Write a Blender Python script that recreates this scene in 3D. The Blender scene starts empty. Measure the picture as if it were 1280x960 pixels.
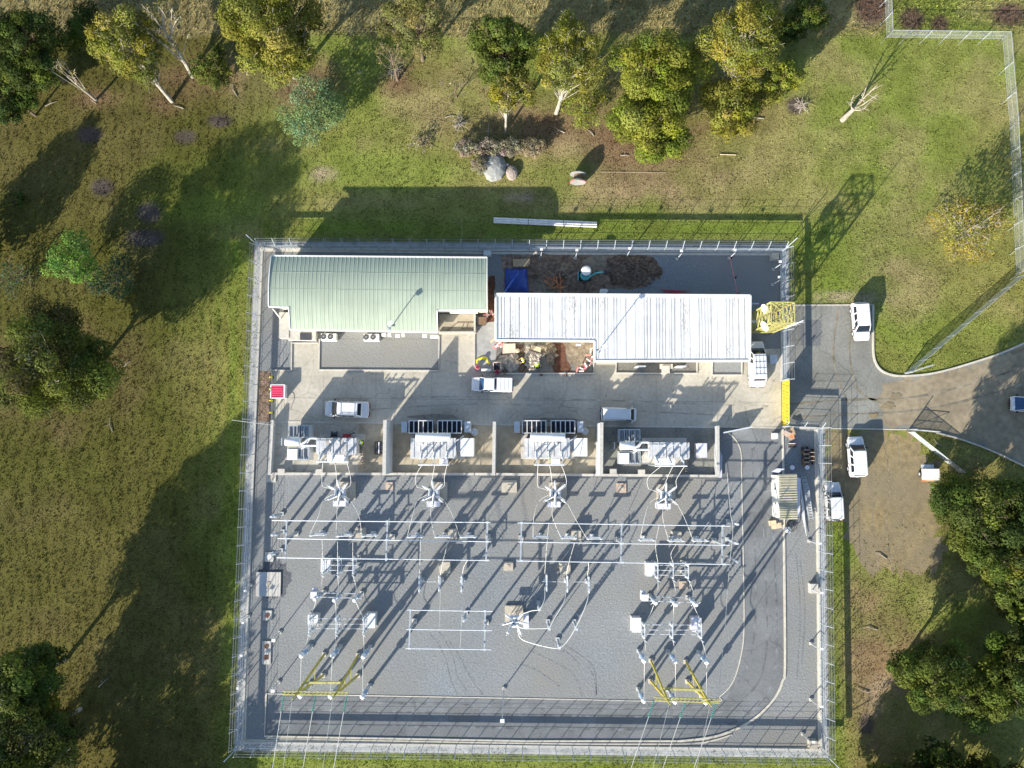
import bpy, bmesh, math, random
import numpy as np
from mathutils import Vector, Matrix
from mathutils.geometry import delaunay_2d_cdt

random.seed(7)
rng = np.random.default_rng(7)
R = math.radians
scene = bpy.context.scene
COL = scene.collection

# ------------------------------------------------------------------ camera
CH, FPX = 95.0, 974.0
_d = Vector((8.0, -75.0, -FPX)).normalized()          # straight down, in camera axes
_zc = -_d
_xc = (Vector((1, 0, 0)) - _zc * _zc.x).normalized()
_yc = _zc.cross(_xc)
CAMR = Matrix((_xc, _yc, _zc))                         # camera -> world
cam = bpy.data.cameras.new('camera')
cam.sensor_width = 36.0
cam.lens = 36.0 * FPX / 1280.0
cam.clip_end = 2000
camo = bpy.data.objects.new('camera', cam)
COL.objects.link(camo)
camo.matrix_world = Matrix.Translation((0, 0, CH)) @ CAMR.to_4x4()
scene.camera = camo


def P(u, v, z=0.0):
    """survey point of the aerial photograph -> world position at height z"""
    w = CAMR @ Vector((u - 640.0, 480.0 - v, -FPX))
    return Vector((0, 0, CH)) + w * ((z - CH) / w.z)


_Rn = np.array(CAMR)


def pix(x, y):
    """world ground points -> survey coordinates (arrays)"""
    w = np.stack([x, y, np.full_like(x, -CH)], -1)
    c = w @ _Rn                                        # world -> camera (R^T)
    k = FPX / -c[..., 2]
    return 640 + c[..., 0] * k, 480 - c[..., 1] * k


# ------------------------------------------------------------------ light
SUN_AZ, SUN_EL = R(37.0), R(21.0)
scene.world = bpy.data.worlds.new('World')
scene.world.use_nodes = True
wn = scene.world.node_tree
wn.nodes.clear()
sky = wn.nodes.new('ShaderNodeTexSky')
sky.sky_type = 'NISHITA'
sky.sun_disc = False
sky.sun_elevation = SUN_EL
sky.sun_rotation = R(180) + SUN_AZ
sky.air_density = 1.0
sky.dust_density = 0.6
bg = wn.nodes.new('ShaderNodeBackground')
bg.inputs[1].default_value = 0.108
wo = wn.nodes.new('ShaderNodeOutputWorld')
wn.links.new(sky.outputs[0], bg.inputs[0])
wn.links.new(bg.outputs[0], wo.inputs[0])
sl = bpy.data.lights.new('sun', 'SUN')
sl.energy = 4.7
sl.angle = R(0.5)
sl.color = (1.0, 0.92, 0.79)
so = bpy.data.objects.new('sun', sl)
COL.objects.link(so)
sdir = Vector((-math.sin(SUN_AZ) * math.cos(SUN_EL), -math.cos(SUN_AZ) * math.cos(SUN_EL), math.sin(SUN_EL)))
so.rotation_euler = sdir.to_track_quat('Z', 'Y').to_euler()
so.location = sdir * 200
vs = scene.view_settings
vs.view_transform = 'Standard'
vs.look = 'None'
vs.gamma = 1
vs.use_curve_mapping = False
vs.exposure = 1.30

# ------------------------------------------------------------------ materials
M = {}


def mat(name, col, rough=0.7, var=0.15, scale=1.5, metal=0.0, bump=0.0, bscale=8.0, var2=0.0, scale2=0.15, attr=False,
        alpha=1.0, trans=0.0, spec=0.5, col2=None, scale3=0.2, flakes=None, streak=0.0, cracks=False):
    m = bpy.data.materials.new(name)
    m.use_nodes = True
    nt = m.node_tree
    N, L = nt.nodes, nt.links
    b = N['Principled BSDF']
    b.inputs['Roughness'].default_value = rough
    b.inputs['Metallic'].default_value = metal
    b.inputs['Specular IOR Level'].default_value = spec
    pos = N.new('ShaderNodeNewGeometry')

    def noise(sc, det=4.0):
        t = N.new('ShaderNodeTexNoise')
        t.inputs['Scale'].default_value = sc
        t.inputs['Detail'].default_value = det
        L.new(pos.outputs['Position'], t.inputs['Vector'])
        return t.outputs['Fac']

    def ramp(fac, lo, hi):
        mr = N.new('ShaderNodeMapRange')
        mr.inputs['From Min'].default_value = 0.3
        mr.inputs['From Max'].default_value = 0.7
        mr.inputs['To Min'].default_value = lo
        mr.inputs['To Max'].default_value = hi
        L.new(fac, mr.inputs['Value'])
        return mr.outputs[0]

    def mul(a, fac):
        mx = N.new('ShaderNodeVectorMath')
        mx.operation = 'SCALE'
        L.new(a, mx.inputs[0])
        L.new(fac, mx.inputs['Scale'])
        return mx.outputs[0]
    if attr:
        at = N.new('ShaderNodeAttribute')
        at.attribute_name = 'Col'
        c = at.outputs['Color']
    else:
        rgb = N.new('ShaderNodeRGB')
        rgb.outputs[0].default_value = (*col, 1)
        c = rgb.outputs[0]
    if var:
        c = mul(c, ramp(noise(scale), 1 - var, 1 + var))
    if var2:
        c = mul(c, ramp(noise(scale2, 3.0), 1 - var2, 1 + var2))
    if col2:                                            # second natural colour in broad patches
        mx = N.new('ShaderNodeMix')
        mx.data_type = 'RGBA'
        L.new(ramp(noise(scale3, 4.0), 0.0, 1.0), mx.inputs['Factor'])
        L.new(c, mx.inputs['A'])
        mx.inputs['B'].default_value = (*col2, 1)
        c = mx.outputs['Result']
    if streak:                                          # run-off streaks along the sheets, and sheet to sheet differences
        mp = N.new('ShaderNodeMapping')
        mp.inputs['Scale'].default_value = (3.2, 0.16, 1.0)
        L.new(pos.outputs['Position'], mp.inputs['Vector'])
        t = N.new('ShaderNodeTexNoise')
        t.inputs['Scale'].default_value = 1.0
        t.inputs['Detail'].default_value = 5.0
        L.new(mp.outputs[0], t.inputs['Vector'])
        c = mul(c, ramp(t.outputs['Fac'], 1 - streak, 1 + streak))
    if cracks:                                          # sealed cracks and oil drips
        vo = N.new('ShaderNodeTexVoronoi')
        vo.feature = 'DISTANCE_TO_EDGE'
        vo.inputs['Scale'].default_value = 0.16
        ns = N.new('ShaderNodeTexNoise')
        ns.inputs['Scale'].default_value = 0.7
        L.new(pos.outputs['Position'], ns.inputs['Vector'])
        va = N.new('ShaderNodeVectorMath')
        va.operation = 'MULTIPLY_ADD'
        va.inputs[1].default_value = (1.6, 1.6, 0)
        L.new(ns.outputs['Color'], va.inputs[0])
        L.new(pos.outputs['Position'], va.inputs[2])
        L.new(va.outputs[0], vo.inputs['Vector'])
        mr = N.new('ShaderNodeMapRange')
        mr.inputs['From Min'].default_value = 0.0
        mr.inputs['From Max'].default_value = 0.010
        mr.inputs['To Min'].default_value = 0.72
        mr.inputs['To Max'].default_value = 1.0
        L.new(vo.outputs['Distance'], mr.inputs['Value'])
        c = mul(c, mr.outputs[0])
        dn = noise(1.1, 6.0)
        mr2 = N.new('ShaderNodeMapRange')
        mr2.inputs['From Min'].default_value = 0.66
        mr2.inputs['From Max'].default_value = 0.74
        mr2.inputs['To Min'].default_value = 1.0
        mr2.inputs['To Max'].default_value = 0.72
        L.new(dn, mr2.inputs['Value'])
        c = mul(c, mr2.outputs[0])
    if flakes:                                          # flaking paint: small stretched specks in some bays
        mp = N.new('ShaderNodeMapping')
        mp.inputs['Scale'].default_value = (7.0, 3.0, 1.0)
        L.new(pos.outputs['Position'], mp.inputs['Vector'])
        t = N.new('ShaderNodeTexNoise')
        t.inputs['Scale'].default_value = 1.0
        t.inputs['Detail'].default_value = 3.0
        L.new(mp.outputs[0], t.inputs['Vector'])
        m2 = N.new('ShaderNodeMapping')
        m2.inputs['Scale'].default_value = (0.55, 0.10, 1.0)
        L.new(pos.outputs['Position'], m2.inputs['Vector'])
        t2 = N.new('ShaderNodeTexNoise')
        t2.inputs['Scale'].default_value = 1.0
        L.new(m2.outputs[0], t2.inputs['Vector'])
        ad = N.new('ShaderNodeMath')
        ad.operation = 'ADD'
        L.new(t.outputs['Fac'], ad.inputs[0])
        L.new(t2.outputs['Fac'], ad.inputs[1])
        mr = N.new('ShaderNodeMapRange')
        mr.inputs['From Min'].default_value = 1.16
        mr.inputs['From Max'].default_value = 1.22
        mr.inputs['To Max'].default_value = 0.75
        L.new(ad.outputs[0], mr.inputs['Value'])
        mx = N.new('ShaderNodeMix')
        mx.data_type = 'RGBA'
        L.new(mr.outputs[0], mx.inputs['Factor'])
        L.new(c, mx.inputs['A'])
        mx.inputs['B'].default_value = (*flakes, 1)
        c = mx.outputs['Result']
    L.new(c, b.inputs['Base Color'])
    if bump:
        bp = N.new('ShaderNodeBump')
        bp.inputs['Strength'].default_value = 1.0
        bp.inputs['Distance'].default_value = bump
        L.new(noise(bscale, 5.0), bp.inputs['Height'])
        L.new(bp.outputs[0], b.inputs['Normal'])
    out = N['Material Output']
    if trans:
        tb = N.new('ShaderNodeBsdfTranslucent')
        L.new(c, tb.inputs['Color'])
        mx = N.new('ShaderNodeMixShader')
        mx.inputs[0].default_value = trans
        L.new(b.outputs[0], mx.inputs[1])
        L.new(tb.outputs[0], mx.inputs[2])
        L.new(mx.outputs[0], out.inputs[0])
    if alpha < 1:
        tr = N.new('ShaderNodeBsdfTransparent')
        mx = N.new('ShaderNodeMixShader')
        mx.inputs[0].default_value = alpha
        L.new(tr.outputs[0], mx.inputs[1])
        L.new(b.outputs[0], mx.inputs[2])
        L.new(mx.outputs[0], out.inputs[0])
    M[name] = m
    return m


mat('ground', (1, 1, 1), 0.95, 0.28, 5.0, bump=0.05, bscale=6.0, var2=0.2, scale2=0.4, attr=True, spec=0.03)
mat('grass', (1, 1, 1), 0.95, 0.2, 0.8, attr=True, trans=0.25, spec=0.03)
mat('leaf', (1, 1, 1), 0.75, 0.2, 0.7, attr=True, trans=0.28, spec=0.10)
mat('gravel', (0.205, 0.226, 0.244), 0.95, 0.22, 4.5, bump=0.042, bscale=5.0, var2=0.10, scale2=0.12, spec=0.1, col2=(0.226, 0.220, 0.202), scale3=0.07)
mat('dark_gravel', (0.17, 0.165, 0.15), 0.95, 0.3, 7.0, bump=0.035, bscale=12.0, var2=0.12, scale2=0.3, spec=0.1)
mat('asphalt', (0.172, 0.182, 0.188), 0.92, 0.12, 6.0, bump=0.006, bscale=25, var2=0.16, scale2=0.3, spec=0.1, cracks=True)
mat('drive_asphalt', (0.205, 0.205, 0.185), 0.92, 0.14, 4.0, bump=0.008, bscale=25, var2=0.2, scale2=0.3, spec=0.1, cracks=True)
mat('road_dust', (0.255, 0.215, 0.150), 0.95, 0.18, 1.4, bump=0.015, bscale=9, var2=0.2, scale2=0.3, spec=0.1)
mat('track_dirt', (0.245, 0.190, 0.095), 0.95, 0.30, 1.4, bump=0.04, bscale=5, var2=0.25, scale2=0.3, spec=0.1, col2=(0.195, 0.168, 0.118), scale3=0.14)
mat('concrete', (0.42, 0.395, 0.335), 0.9, 0.10, 2.5, bump=0.004, bscale=20, var2=0.15, scale2=0.28, spec=0.1, cracks=True)
mat('bay_floor', (0.36, 0.315, 0.235), 0.9, 0.14, 1.6, bump=0.004, bscale=20, var2=0.2, scale2=0.35, spec=0.2)
mat('pale_concrete', (0.47, 0.45, 0.41), 0.85, 0.12, 3.0, spec=0.2)
mat('kerb', (0.50, 0.47, 0.40), 0.85, 0.15, 1.5, spec=0.2)
mat('fire_wall', (0.42, 0.44, 0.46), 0.85, 0.10, 1.0, spec=0.2)
mat('soil', (0.205, 0.148, 0.108), 0.95, 0.45, 2.5, bump=0.12, bscale=4.0, var2=0.3, scale2=0.6, spec=0.1)
mat('dark_soil', (0.145, 0.105, 0.080), 0.95, 0.45, 3.0, bump=0.2, bscale=3.5, var2=0.3, scale2=0.5, spec=0.1)
mat('red_soil', (0.125, 0.062, 0.042), 0.95, 0.3, 2.5, bump=0.06, bscale=5.0, spec=0.1)
mat('tan_soil', (0.235, 0.195, 0.145), 0.95, 0.3, 2.5, bump=0.06, bscale=5.0, var2=0.25, scale2=0.7, spec=0.1)
mat('green_roof', (0.305, 0.360, 0.285), 0.5, 0.04, 0.7, spec=0.3, var2=0.05, streak=0.09)
mat('white_roof', (0.60, 0.62, 0.645), 0.5, 0.06, 1.2, spec=0.3, var2=0.06, scale2=0.4, streak=0.17, flakes=(0.36, 0.33, 0.29))
mat('lap_green', (0.29, 0.35, 0.285), 0.6, 0.2, 0.8)
mat('roof_seam', (0.36, 0.34, 0.31), 0.7, 0.35, 0.8)
mat('roof_trim', (0.66, 0.66, 0.62), 0.5, 0.08)
mat('cream_wall', (0.60, 0.57, 0.48), 0.8, 0.06)
mat('white_wall', (0.68, 0.67, 0.63), 0.8, 0.06)
mat('shed_roof', (0.46, 0.43, 0.32), 0.5, 0.18, 1.2)
mat('shed_gap', (0.36, 0.34, 0.24), 0.6, 0.25, 1.2)
mat('white_paint', (0.66, 0.67, 0.67), 0.4, 0.08, 1.0, var2=0.08, scale2=0.6)
mat('car_paint', (0.64, 0.65, 0.66), 0.22, 0.02, 0.6, spec=0.6)
mat('silver_paint', (0.42, 0.44, 0.46), 0.25, 0.03, metal=0.5)
mat('grey_steel', (0.50, 0.54, 0.58), 0.45, 0.10, 3.0, metal=0.25)
mat('galv', (0.40, 0.44, 0.48), 0.42, 0.10, 3.0, metal=0.25)
mat('aluminium', (0.62, 0.65, 0.68), 0.35, 0.05, metal=0.2)
mat('wire', (0.62, 0.61, 0.57), 0.5, 0.05)
mat('thin_wire', (0.48, 0.48, 0.46), 0.5, 0.05)
mat('porcelain', (0.55, 0.58, 0.60), 0.3, 0.06, 3.0)
mat('blue_porcelain', (0.30, 0.40, 0.52), 0.3, 0.12, 3.0)
mat('green_glass', (0.09, 0.30, 0.25), 0.25, 0.1)
mat('white_polymer', (0.70, 0.71, 0.72), 0.35, 0.04)
mat('dark_steel', (0.045, 0.05, 0.06), 0.5, 0.2)
mat('radiator', (0.035, 0.045, 0.075), 0.45, 0.2, 2.0)  # near-black base paints in the deep shade between the fins
mat('transformer_grey', (0.48, 0.49, 0.50), 0.45, 0.14, 1.5, var2=0.12, scale2=0.8, flakes=(0.30, 0.25, 0.20))
mat('lavender_panel', (0.58, 0.58, 0.66), 0.5, 0.05)
mat('cabinet', (0.58, 0.60, 0.61), 0.5, 0.06)
mat('yellow_steel', (0.40, 0.34, 0.05), 0.55, 0.12, 2.0)
mat('pale_yellow_steel', (0.40, 0.365, 0.125), 0.55, 0.15, 2.0)
mat('yellow_gate', (0.70, 0.53, 0.03), 0.6, 0.14, 2.0, var2=0.1, scale2=0.8)
mat('yellow_plastic', (0.85, 0.72, 0.03), 0.5, 0.05)
mat('lime_cloth', (0.55, 0.75, 0.04), 0.8, 0.1)
mat('yellow_cloth', (0.80, 0.62, 0.03), 0.8, 0.1)
mat('navy_cloth', (0.02, 0.03, 0.06), 0.85, 0.2)
mat('skin', (0.42, 0.26, 0.18), 0.6, 0.08)
mat('hair', (0.03, 0.02, 0.015), 0.7, 0.1)
mat('magenta_sheet', (0.55, 0.02, 0.085), 0.6, 0.2, 1.5, var2=0.15, scale2=0.8)
mat('red_paint', (0.50, 0.04, 0.04), 0.5, 0.15)
mat('pink_mesh', (0.70, 0.22, 0.22), 0.7, 0.25, 3.0)
mat('maroon', (0.16, 0.015, 0.04), 0.6, 0.2)
mat('orange', (0.62, 0.22, 0.08), 0.7, 0.25, 3.0)
mat('blue_tarp', (0.02, 0.06, 0.30), 0.45, 0.2, 0.9, bump=0.08, bscale=1.5)
mat('teal_paint', (0.08, 0.42, 0.42), 0.4, 0.1)
mat('rubber', (0.02, 0.02, 0.021), 0.85, 0.2)
mat('glass', (0.012, 0.018, 0.03), 0.06, 0.0, spec=0.7)
mat('blue_glass', (0.02, 0.06, 0.14), 0.08, 0.0, spec=0.7)
mat('lamp_glass', (0.75, 0.75, 0.72), 0.15, 0.0, spec=0.7)
mat('red_lens', (0.35, 0.02, 0.02), 0.2, 0.0)
mat('black_plastic', (0.025, 0.025, 0.028), 0.5, 0.1)
mat('plywood', (0.40, 0.29, 0.17), 0.8, 0.15, 2.0)
mat('timber', (0.58, 0.46, 0.31), 0.8, 0.2, 2.0)
mat('brown_wood', (0.16, 0.10, 0.06), 0.85, 0.2)
mat('pink_board', (0.60, 0.47, 0.38), 0.8, 0.15)
mat('sheet_white', (0.72, 0.70, 0.66), 0.7, 0.12, 2.0)
mat('rubble', (0.40, 0.36, 0.30), 0.95, 0.5, 3.0, bump=0.1, bscale=5)
mat('strip_concrete', (0.33, 0.335, 0.33), 0.9, 0.14, 1.5, spec=0.2, var2=0.12, scale2=0.4)
mat('boulder', (0.24, 0.25, 0.24), 0.9, 0.25, 1.6, bump=0.05, bscale=5)
mat('pink_boulder', (0.28, 0.23, 0.20), 0.9, 0.2, 1.6, bump=0.05, bscale=5)
mat('bark_white', (0.31, 0.285, 0.24), 0.85, 0.4, 1.5)
mat('bark_brown', (0.15, 0.11, 0.08), 0.9, 0.3, 1.5)
mat('dead_wood', (0.30, 0.265, 0.22), 0.9, 0.35, 2.0)
mat('mesh', (0.52, 0.60, 0.70), 0.5, 0.1, 2.0, alpha=0.17)
mat('dense_mesh', (0.42, 0.46, 0.50), 0.5, 0.1, 2.0, alpha=0.55)
mat('dark_bar', (0.07, 0.075, 0.08), 0.6, 0.1)
mat('farm_mesh', (0.62, 0.68, 0.66), 0.5, 0.1, 2.0, alpha=0.13)
mat('dark_grey', (0.085, 0.092, 0.105), 0.9, 0.35, 3.0)
mat('oil_stain', (0.25, 0.235, 0.20), 0.8, 0.35, 1.5)
mat('rut_gravel', (0.172, 0.184, 0.192), 0.95, 0.3, 4.0, bump=0.05, bscale=6, spec=0.1)
mat('tyre_mark', (0.158, 0.166, 0.170), 0.92, 0.3, 1.2, var2=0.25, scale2=0.6, spec=0.1)
mat('road_mark', (0.195, 0.175, 0.135), 0.92, 0.3, 1.2, var2=0.3, scale2=0.5, spec=0.1)
mat('worn_dirt', (0.21, 0.175, 0.115), 0.95, 0.3, 1.5, bump=0.03, bscale=6, spec=0.1)
mat('worn_concrete', (0.37, 0.345, 0.29), 0.9, 0.2, 1.2, var2=0.15, scale2=0.6, spec=0.1)
mat('patch_asphalt', (0.150, 0.156, 0.158), 0.92, 0.12, 5.0, bump=0.006, bscale=25, spec=0.1)
mat('pit_brown', (0.10, 0.045, 0.03), 0.8, 0.2)
mat('tan_pad', (0.42, 0.38, 0.31), 0.85, 0.12, 3.0)
mat('pink_pad', (0.45, 0.35, 0.28), 0.85, 0.12, 3.0)
mat('line_paint', (0.62, 0.60, 0.54), 0.8, 0.12)


# ------------------------------------------------------------------ mesh builder
OFF = {}


class MB:
    def __init__(s):
        s.v, s.f = [], []

    def add(s, vs_, fs_):
        n = len(s.v)
        s.v += [tuple(p) for p in vs_]
        s.f += [tuple(i + n for i in f) for f in fs_]
        return s

    def hexa(s, b, t):                       # four bottom, four top points (ccw from above)
        return s.add(list(b) + list(t), [(3, 2, 1, 0), (4, 5, 6, 7), (0, 1, 5, 4), (1, 2, 6, 5), (2, 3, 7, 6), (3, 0, 4, 7)])

    def box(s, c, d, rz=0.0):
        c = Vector(c)
        x, y, z = d[0] / 2, d[1] / 2, d[2] / 2
        m = Matrix.Rotation(rz, 3, 'Z')
        q = [(-x, -y), (x, -y), (x, y), (-x, y)]
        return s.hexa([c + m @ Vector((a, b, -z)) for a, b in q], [c + m @ Vector((a, b, z)) for a, b in q])

    def beam(s, p, q, w, h=None):
        p, q = Vector(p), Vector(q)
        h = h or w
        d = (q - p).normalized()
        up = Vector((0, 0, 1)) if abs(d.z) < 0.95 else Vector((0, 1, 0))
        a = d.cross(up).normalized()
        b = a.cross(d)
        o = [(-a * w - b * h) / 2, (a * w - b * h) / 2, (a * w + b * h) / 2, (-a * w + b * h) / 2]
        return s.add([p + k for k in o] + [q + k for k in o],
                     [(0, 1, 2, 3), (7, 6, 5, 4), (1, 0, 4, 5), (2, 1, 5, 6), (3, 2, 6, 7), (0, 3, 7, 4)])

    def tube(s, pts, r, n=6, r1=None, cap=True):
        pts = [Vector(p) for p in pts]
        m = len(pts)
        vs_, fs_ = [], []
        a = None
        for i, p in enumerate(pts):
            d = (pts[min(i + 1, m - 1)] - pts[max(i - 1, 0)]).normalized()
            if a is None:
                a = d.orthogonal().normalized()
            else:
                a = (a - d * a.dot(d))
                a = a.normalized() if a.length > 1e-6 else d.orthogonal().normalized()
            b = d.cross(a)
            rr = r if r1 is None else r + (r1 - r) * i / max(1, m - 1)
            for k in range(n):
                t = 2 * math.pi * k / n
                vs_.append(p + (a * math.cos(t) + b * math.sin(t)) * rr)
        for i in range(m - 1):
            for k in range(n):
                fs_.append((i * n + k, i * n + (k + 1) % n, (i + 1) * n + (k + 1) % n, (i + 1) * n + k))
        if cap:
            fs_.append(tuple(range(n - 1, -1, -1)))
            fs_.append(tuple(range((m - 1) * n, m * n)))
        return s.add(vs_, fs_)

    def lathe(s, p, q, prof, n=10):          # prof: (t along p->q, radius)
        p, q = Vector(p), Vector(q)
        d = (q - p)
        u = d.normalized()
        a = u.orthogonal().normalized()
        b = u.cross(a)
        vs_, fs_ = [], []
        for t, r in prof:
            for k in range(n):
                g = 2 * math.pi * k / n
                vs_.append(p + d * t + (a * math.cos(g) + b * math.sin(g)) * r)
        for i in range(len(prof) - 1):
            for k in range(n):
                fs_.append((i * n + k, i * n + (k + 1) % n, (i + 1) * n + (k + 1) % n, (i + 1) * n + k))
        fs_.append(tuple(range(n - 1, -1, -1)))
        fs_.append(tuple(range((len(prof) - 1) * n, len(prof) * n)))
        return s.add(vs_, fs_)

    def insul(s, p, q, r=0.09, sheds=7, n=8):
        pr = [(0, r * 0.6)]
        for i in range(sheds):
            t = (i + 0.25) / sheds
            pr += [(t, r * 0.6), (t + 0.15 / sheds, r * 1.35), (t + 0.35 / sheds, r * 1.25), (t + 0.5 / sheds, r * 0.6)]
        pr += [(1, r * 0.6)]
        return s.lathe(p, q, pr, n)

    def prism(s, pts, z0, z1):
        n = len(pts)
        pts = [Vector(p) for p in pts]
        if sum(pts[i].x * pts[(i + 1) % n].y - pts[(i + 1) % n].x * pts[i].y for i in range(n)) < 0:
            pts = pts[::-1]
        vs_ = [(p.x, p.y, z0) for p in pts] + [(p.x, p.y, z1) for p in pts]
        fs_ = [tuple(range(n - 1, -1, -1)), tuple(range(n, 2 * n))]
        fs_ += [(i, (i + 1) % n, n + (i + 1) % n, n + i) for i in range(n)]
        return s.add(vs_, fs_)

    def sheet(s, pts, z):
        n = len(pts)
        pts = [Vector(p) for p in pts]
        if sum(pts[i].x * pts[(i + 1) % n].y - pts[(i + 1) % n].x * pts[i].y for i in range(n)) < 0:
            pts = pts[::-1]
        return s.add([(p.x, p.y, z) for p in pts], [tuple(range(n))])

    def ball(s, c, r, n=8, m=6, sq=(1, 1, 1), jit=0.0):
        c = Vector(c)
        vs_ = [c + Vector((0, 0, -r * sq[2]))]
        for i in range(1, m):
            f = -math.pi / 2 + math.pi * i / m
            for k in range(n):
                t = 2 * math.pi * k / n
                j = 1 + random.uniform(-jit, jit)
                vs_.append(c + Vector((math.cos(f) * math.cos(t) * sq[0], math.cos(f) * math.sin(t) * sq[1], math.sin(f) * sq[2])) * r * j)
        vs_.append(c + Vector((0, 0, r * sq[2])))
        fs_ = [(0, 1 + (k + 1) % n, 1 + k) for k in range(n)]
        for i in range(m - 2):
            for k in range(n):
                a = 1 + i * n
                fs_.append((a + k, a + (k + 1) % n, a + n + (k + 1) % n, a + n + k))
        e = len(vs_) - 1
        a = 1 + (m - 2) * n
        fs_ += [(a + k, a + (k + 1) % n, e) for k in range(n)]
        return s.add(vs_, fs_)

    def build(s, name, material, parent=None, smooth=False):
        o0 = OFF.get(parent.name, Vector()) if parent else Vector()
        me = bpy.data.meshes.new(name)
        me.from_pydata([(p[0] - o0.x, p[1] - o0.y, p[2] - o0.z) for p in s.v], [], s.f)
        me.materials.append(M[material])
        if smooth:
            me.polygons.foreach_set('use_smooth', [True] * len(me.polygons))
        me.update()
        o = bpy.data.objects.new(name, me)
        COL.objects.link(o)
        if parent:
            o.parent = parent
            OFF[o.name] = o0
        return o


def tag(o, label=None, cat=None, group=None, kind=None):
    for k, v in (('label', label), ('category', cat), ('group', group), ('kind', kind)):
        if v:
            o[k] = v
    return o


def thing(name, label, cat, loc=(0, 0, 0), group=None):
    o = bpy.data.objects.new(name, None)
    o.empty_display_size = 0.2
    COL.objects.link(o)
    o.location = loc
    OFF[o.name] = Vector(loc)
    return tag(o, label, cat, group)


def copy_tree(o, parent=None):
    c = o.copy()
    COL.objects.link(c)
    if parent:
        c.parent = parent
    for ch in list(KIDS(o)):
        copy_tree(ch, c)
    return c


def KIDS(o):
    return [c for c in o.children]


def smoothpts(pts, n=6):
    pts = [Vector(p) for p in pts]
    out = []
    for i in range(len(pts) - 1):
        p0, p1, p2, p3 = pts[max(i - 1, 0)], pts[i], pts[i + 1], pts[min(i + 2, len(pts) - 1)]
        for k in range(n):
            t = k / n
            out.append(0.5 * ((2 * p1) + (p2 - p0) * t + (2 * p0 - 5 * p1 + 4 * p2 - p3) * t * t + (3 * p1 - p0 - 3 * p2 + p3) * t ** 3))
    out.append(pts[-1])
    return out


def PP(l, z=0.0):
    return [P(u, v, z) for u, v in l]


def noise2(x, y, sc, seed=0, octv=4):
    r = np.random.default_rng(seed)
    out = np.zeros_like(x)
    amp = 1.0
    tot = 0
    for o in range(octv):
        g = r.random((64, 64))
        fx, fy = x * sc + 100.3 * (o + 1), y * sc + 57.7 * (o + 1)
        ix, iy = np.floor(fx).astype(int), np.floor(fy).astype(int)
        tx, ty = fx - ix, fy - iy
        tx, ty = tx * tx * (3 - 2 * tx), ty * ty * (3 - 2 * ty)
        a, b = g[ix % 64, iy % 64], g[(ix + 1) % 64, iy % 64]
        c, d = g[ix % 64, (iy + 1) % 64], g[(ix + 1) % 64, (iy + 1) % 64]
        out += amp * ((a * (1 - tx) + b * tx) * (1 - ty) + (c * (1 - tx) + d * tx) * ty)
        tot += amp
        amp *= 0.5
        sc *= 2
    return out / tot


def inpoly(x, y, poly):
    c = np.zeros(x.shape, bool)
    n = len(poly)
    for i in range(n):
        x0, y0, x1, y1 = poly[i][0], poly[i][1], poly[i - 1][0], poly[i - 1][1]
        if y0 == y1:
            continue
        c ^= ((y0 > y) != (y1 > y)) & (x < (x1 - x0) * (y - y0) / (y1 - y0) + x0)
    return c


def fast_mesh(name, V, FQ, material, cols=None, parent=None, offset=None):
    """V (n,3), FQ (m,k) faces of one size, cols per vertex (n,3)"""
    me = bpy.data.meshes.new(name)
    n, (m, k) = len(V), FQ.shape
    me.vertices.add(n)
    me.vertices.foreach_set('co', np.asarray(V, np.float32).ravel())
    me.loops.add(m * k)
    me.loops.foreach_set('vertex_index', FQ.astype(np.int32).ravel())
    me.polygons.add(m)
    me.polygons.foreach_set('loop_start', np.arange(0, m * k, k, dtype=np.int32))
    me.polygons.foreach_set('loop_total', np.full(m, k, np.int32))
    if cols is not None:
        ca = me.color_attributes.new('Col', 'FLOAT_COLOR', 'POINT')
        ca.data.foreach_set('color', np.concatenate([cols, np.ones((n, 1))], 1).astype(np.float32).ravel())
    me.materials.append(M[material])
    me.update()
    me.validate()
    o = bpy.data.objects.new(name, me)
    COL.objects.link(o)
    if parent:
        o.parent = parent
    return o
# ------------------------------------------------------------------ ground (grass sheet) and its natural colours
YARD = [(328, 311), (976, 315), (977, 476), (977, 533), (1021, 535), (1026, 937), (303, 928)]
DRIVE = [(977, 382), (1091, 381), (1091, 420), (1092, 446), (1099, 461), (1112, 468), (1131, 470), (1170, 466), (1220, 452),
         (1262, 437), (1330, 405), (1330, 605), (1280, 582), (1240, 563), (1200, 549), (1170, 541), (1133, 538), (977, 536)]
TRACK = [(1034, 536), (1133, 538), (1152, 560), (1168, 590), (1174, 640), (1182, 690), (1170, 716), (1120, 712), (1085, 716),
         (1066, 700), (1058, 668), (1048, 645), (1034, 640)]


def ell(u, v, cu, cv, ru, rv, soft=0.35):
    d = np.sqrt(((u - cu) / ru) ** 2 + ((v - cv) / rv) ** 2)
    return np.clip((1 + soft - d) / (2 * soft), 0, 1)


def mixc(c, col, f):
    return c * (1 - f[..., None]) + np.array(col) * f[..., None]


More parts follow.
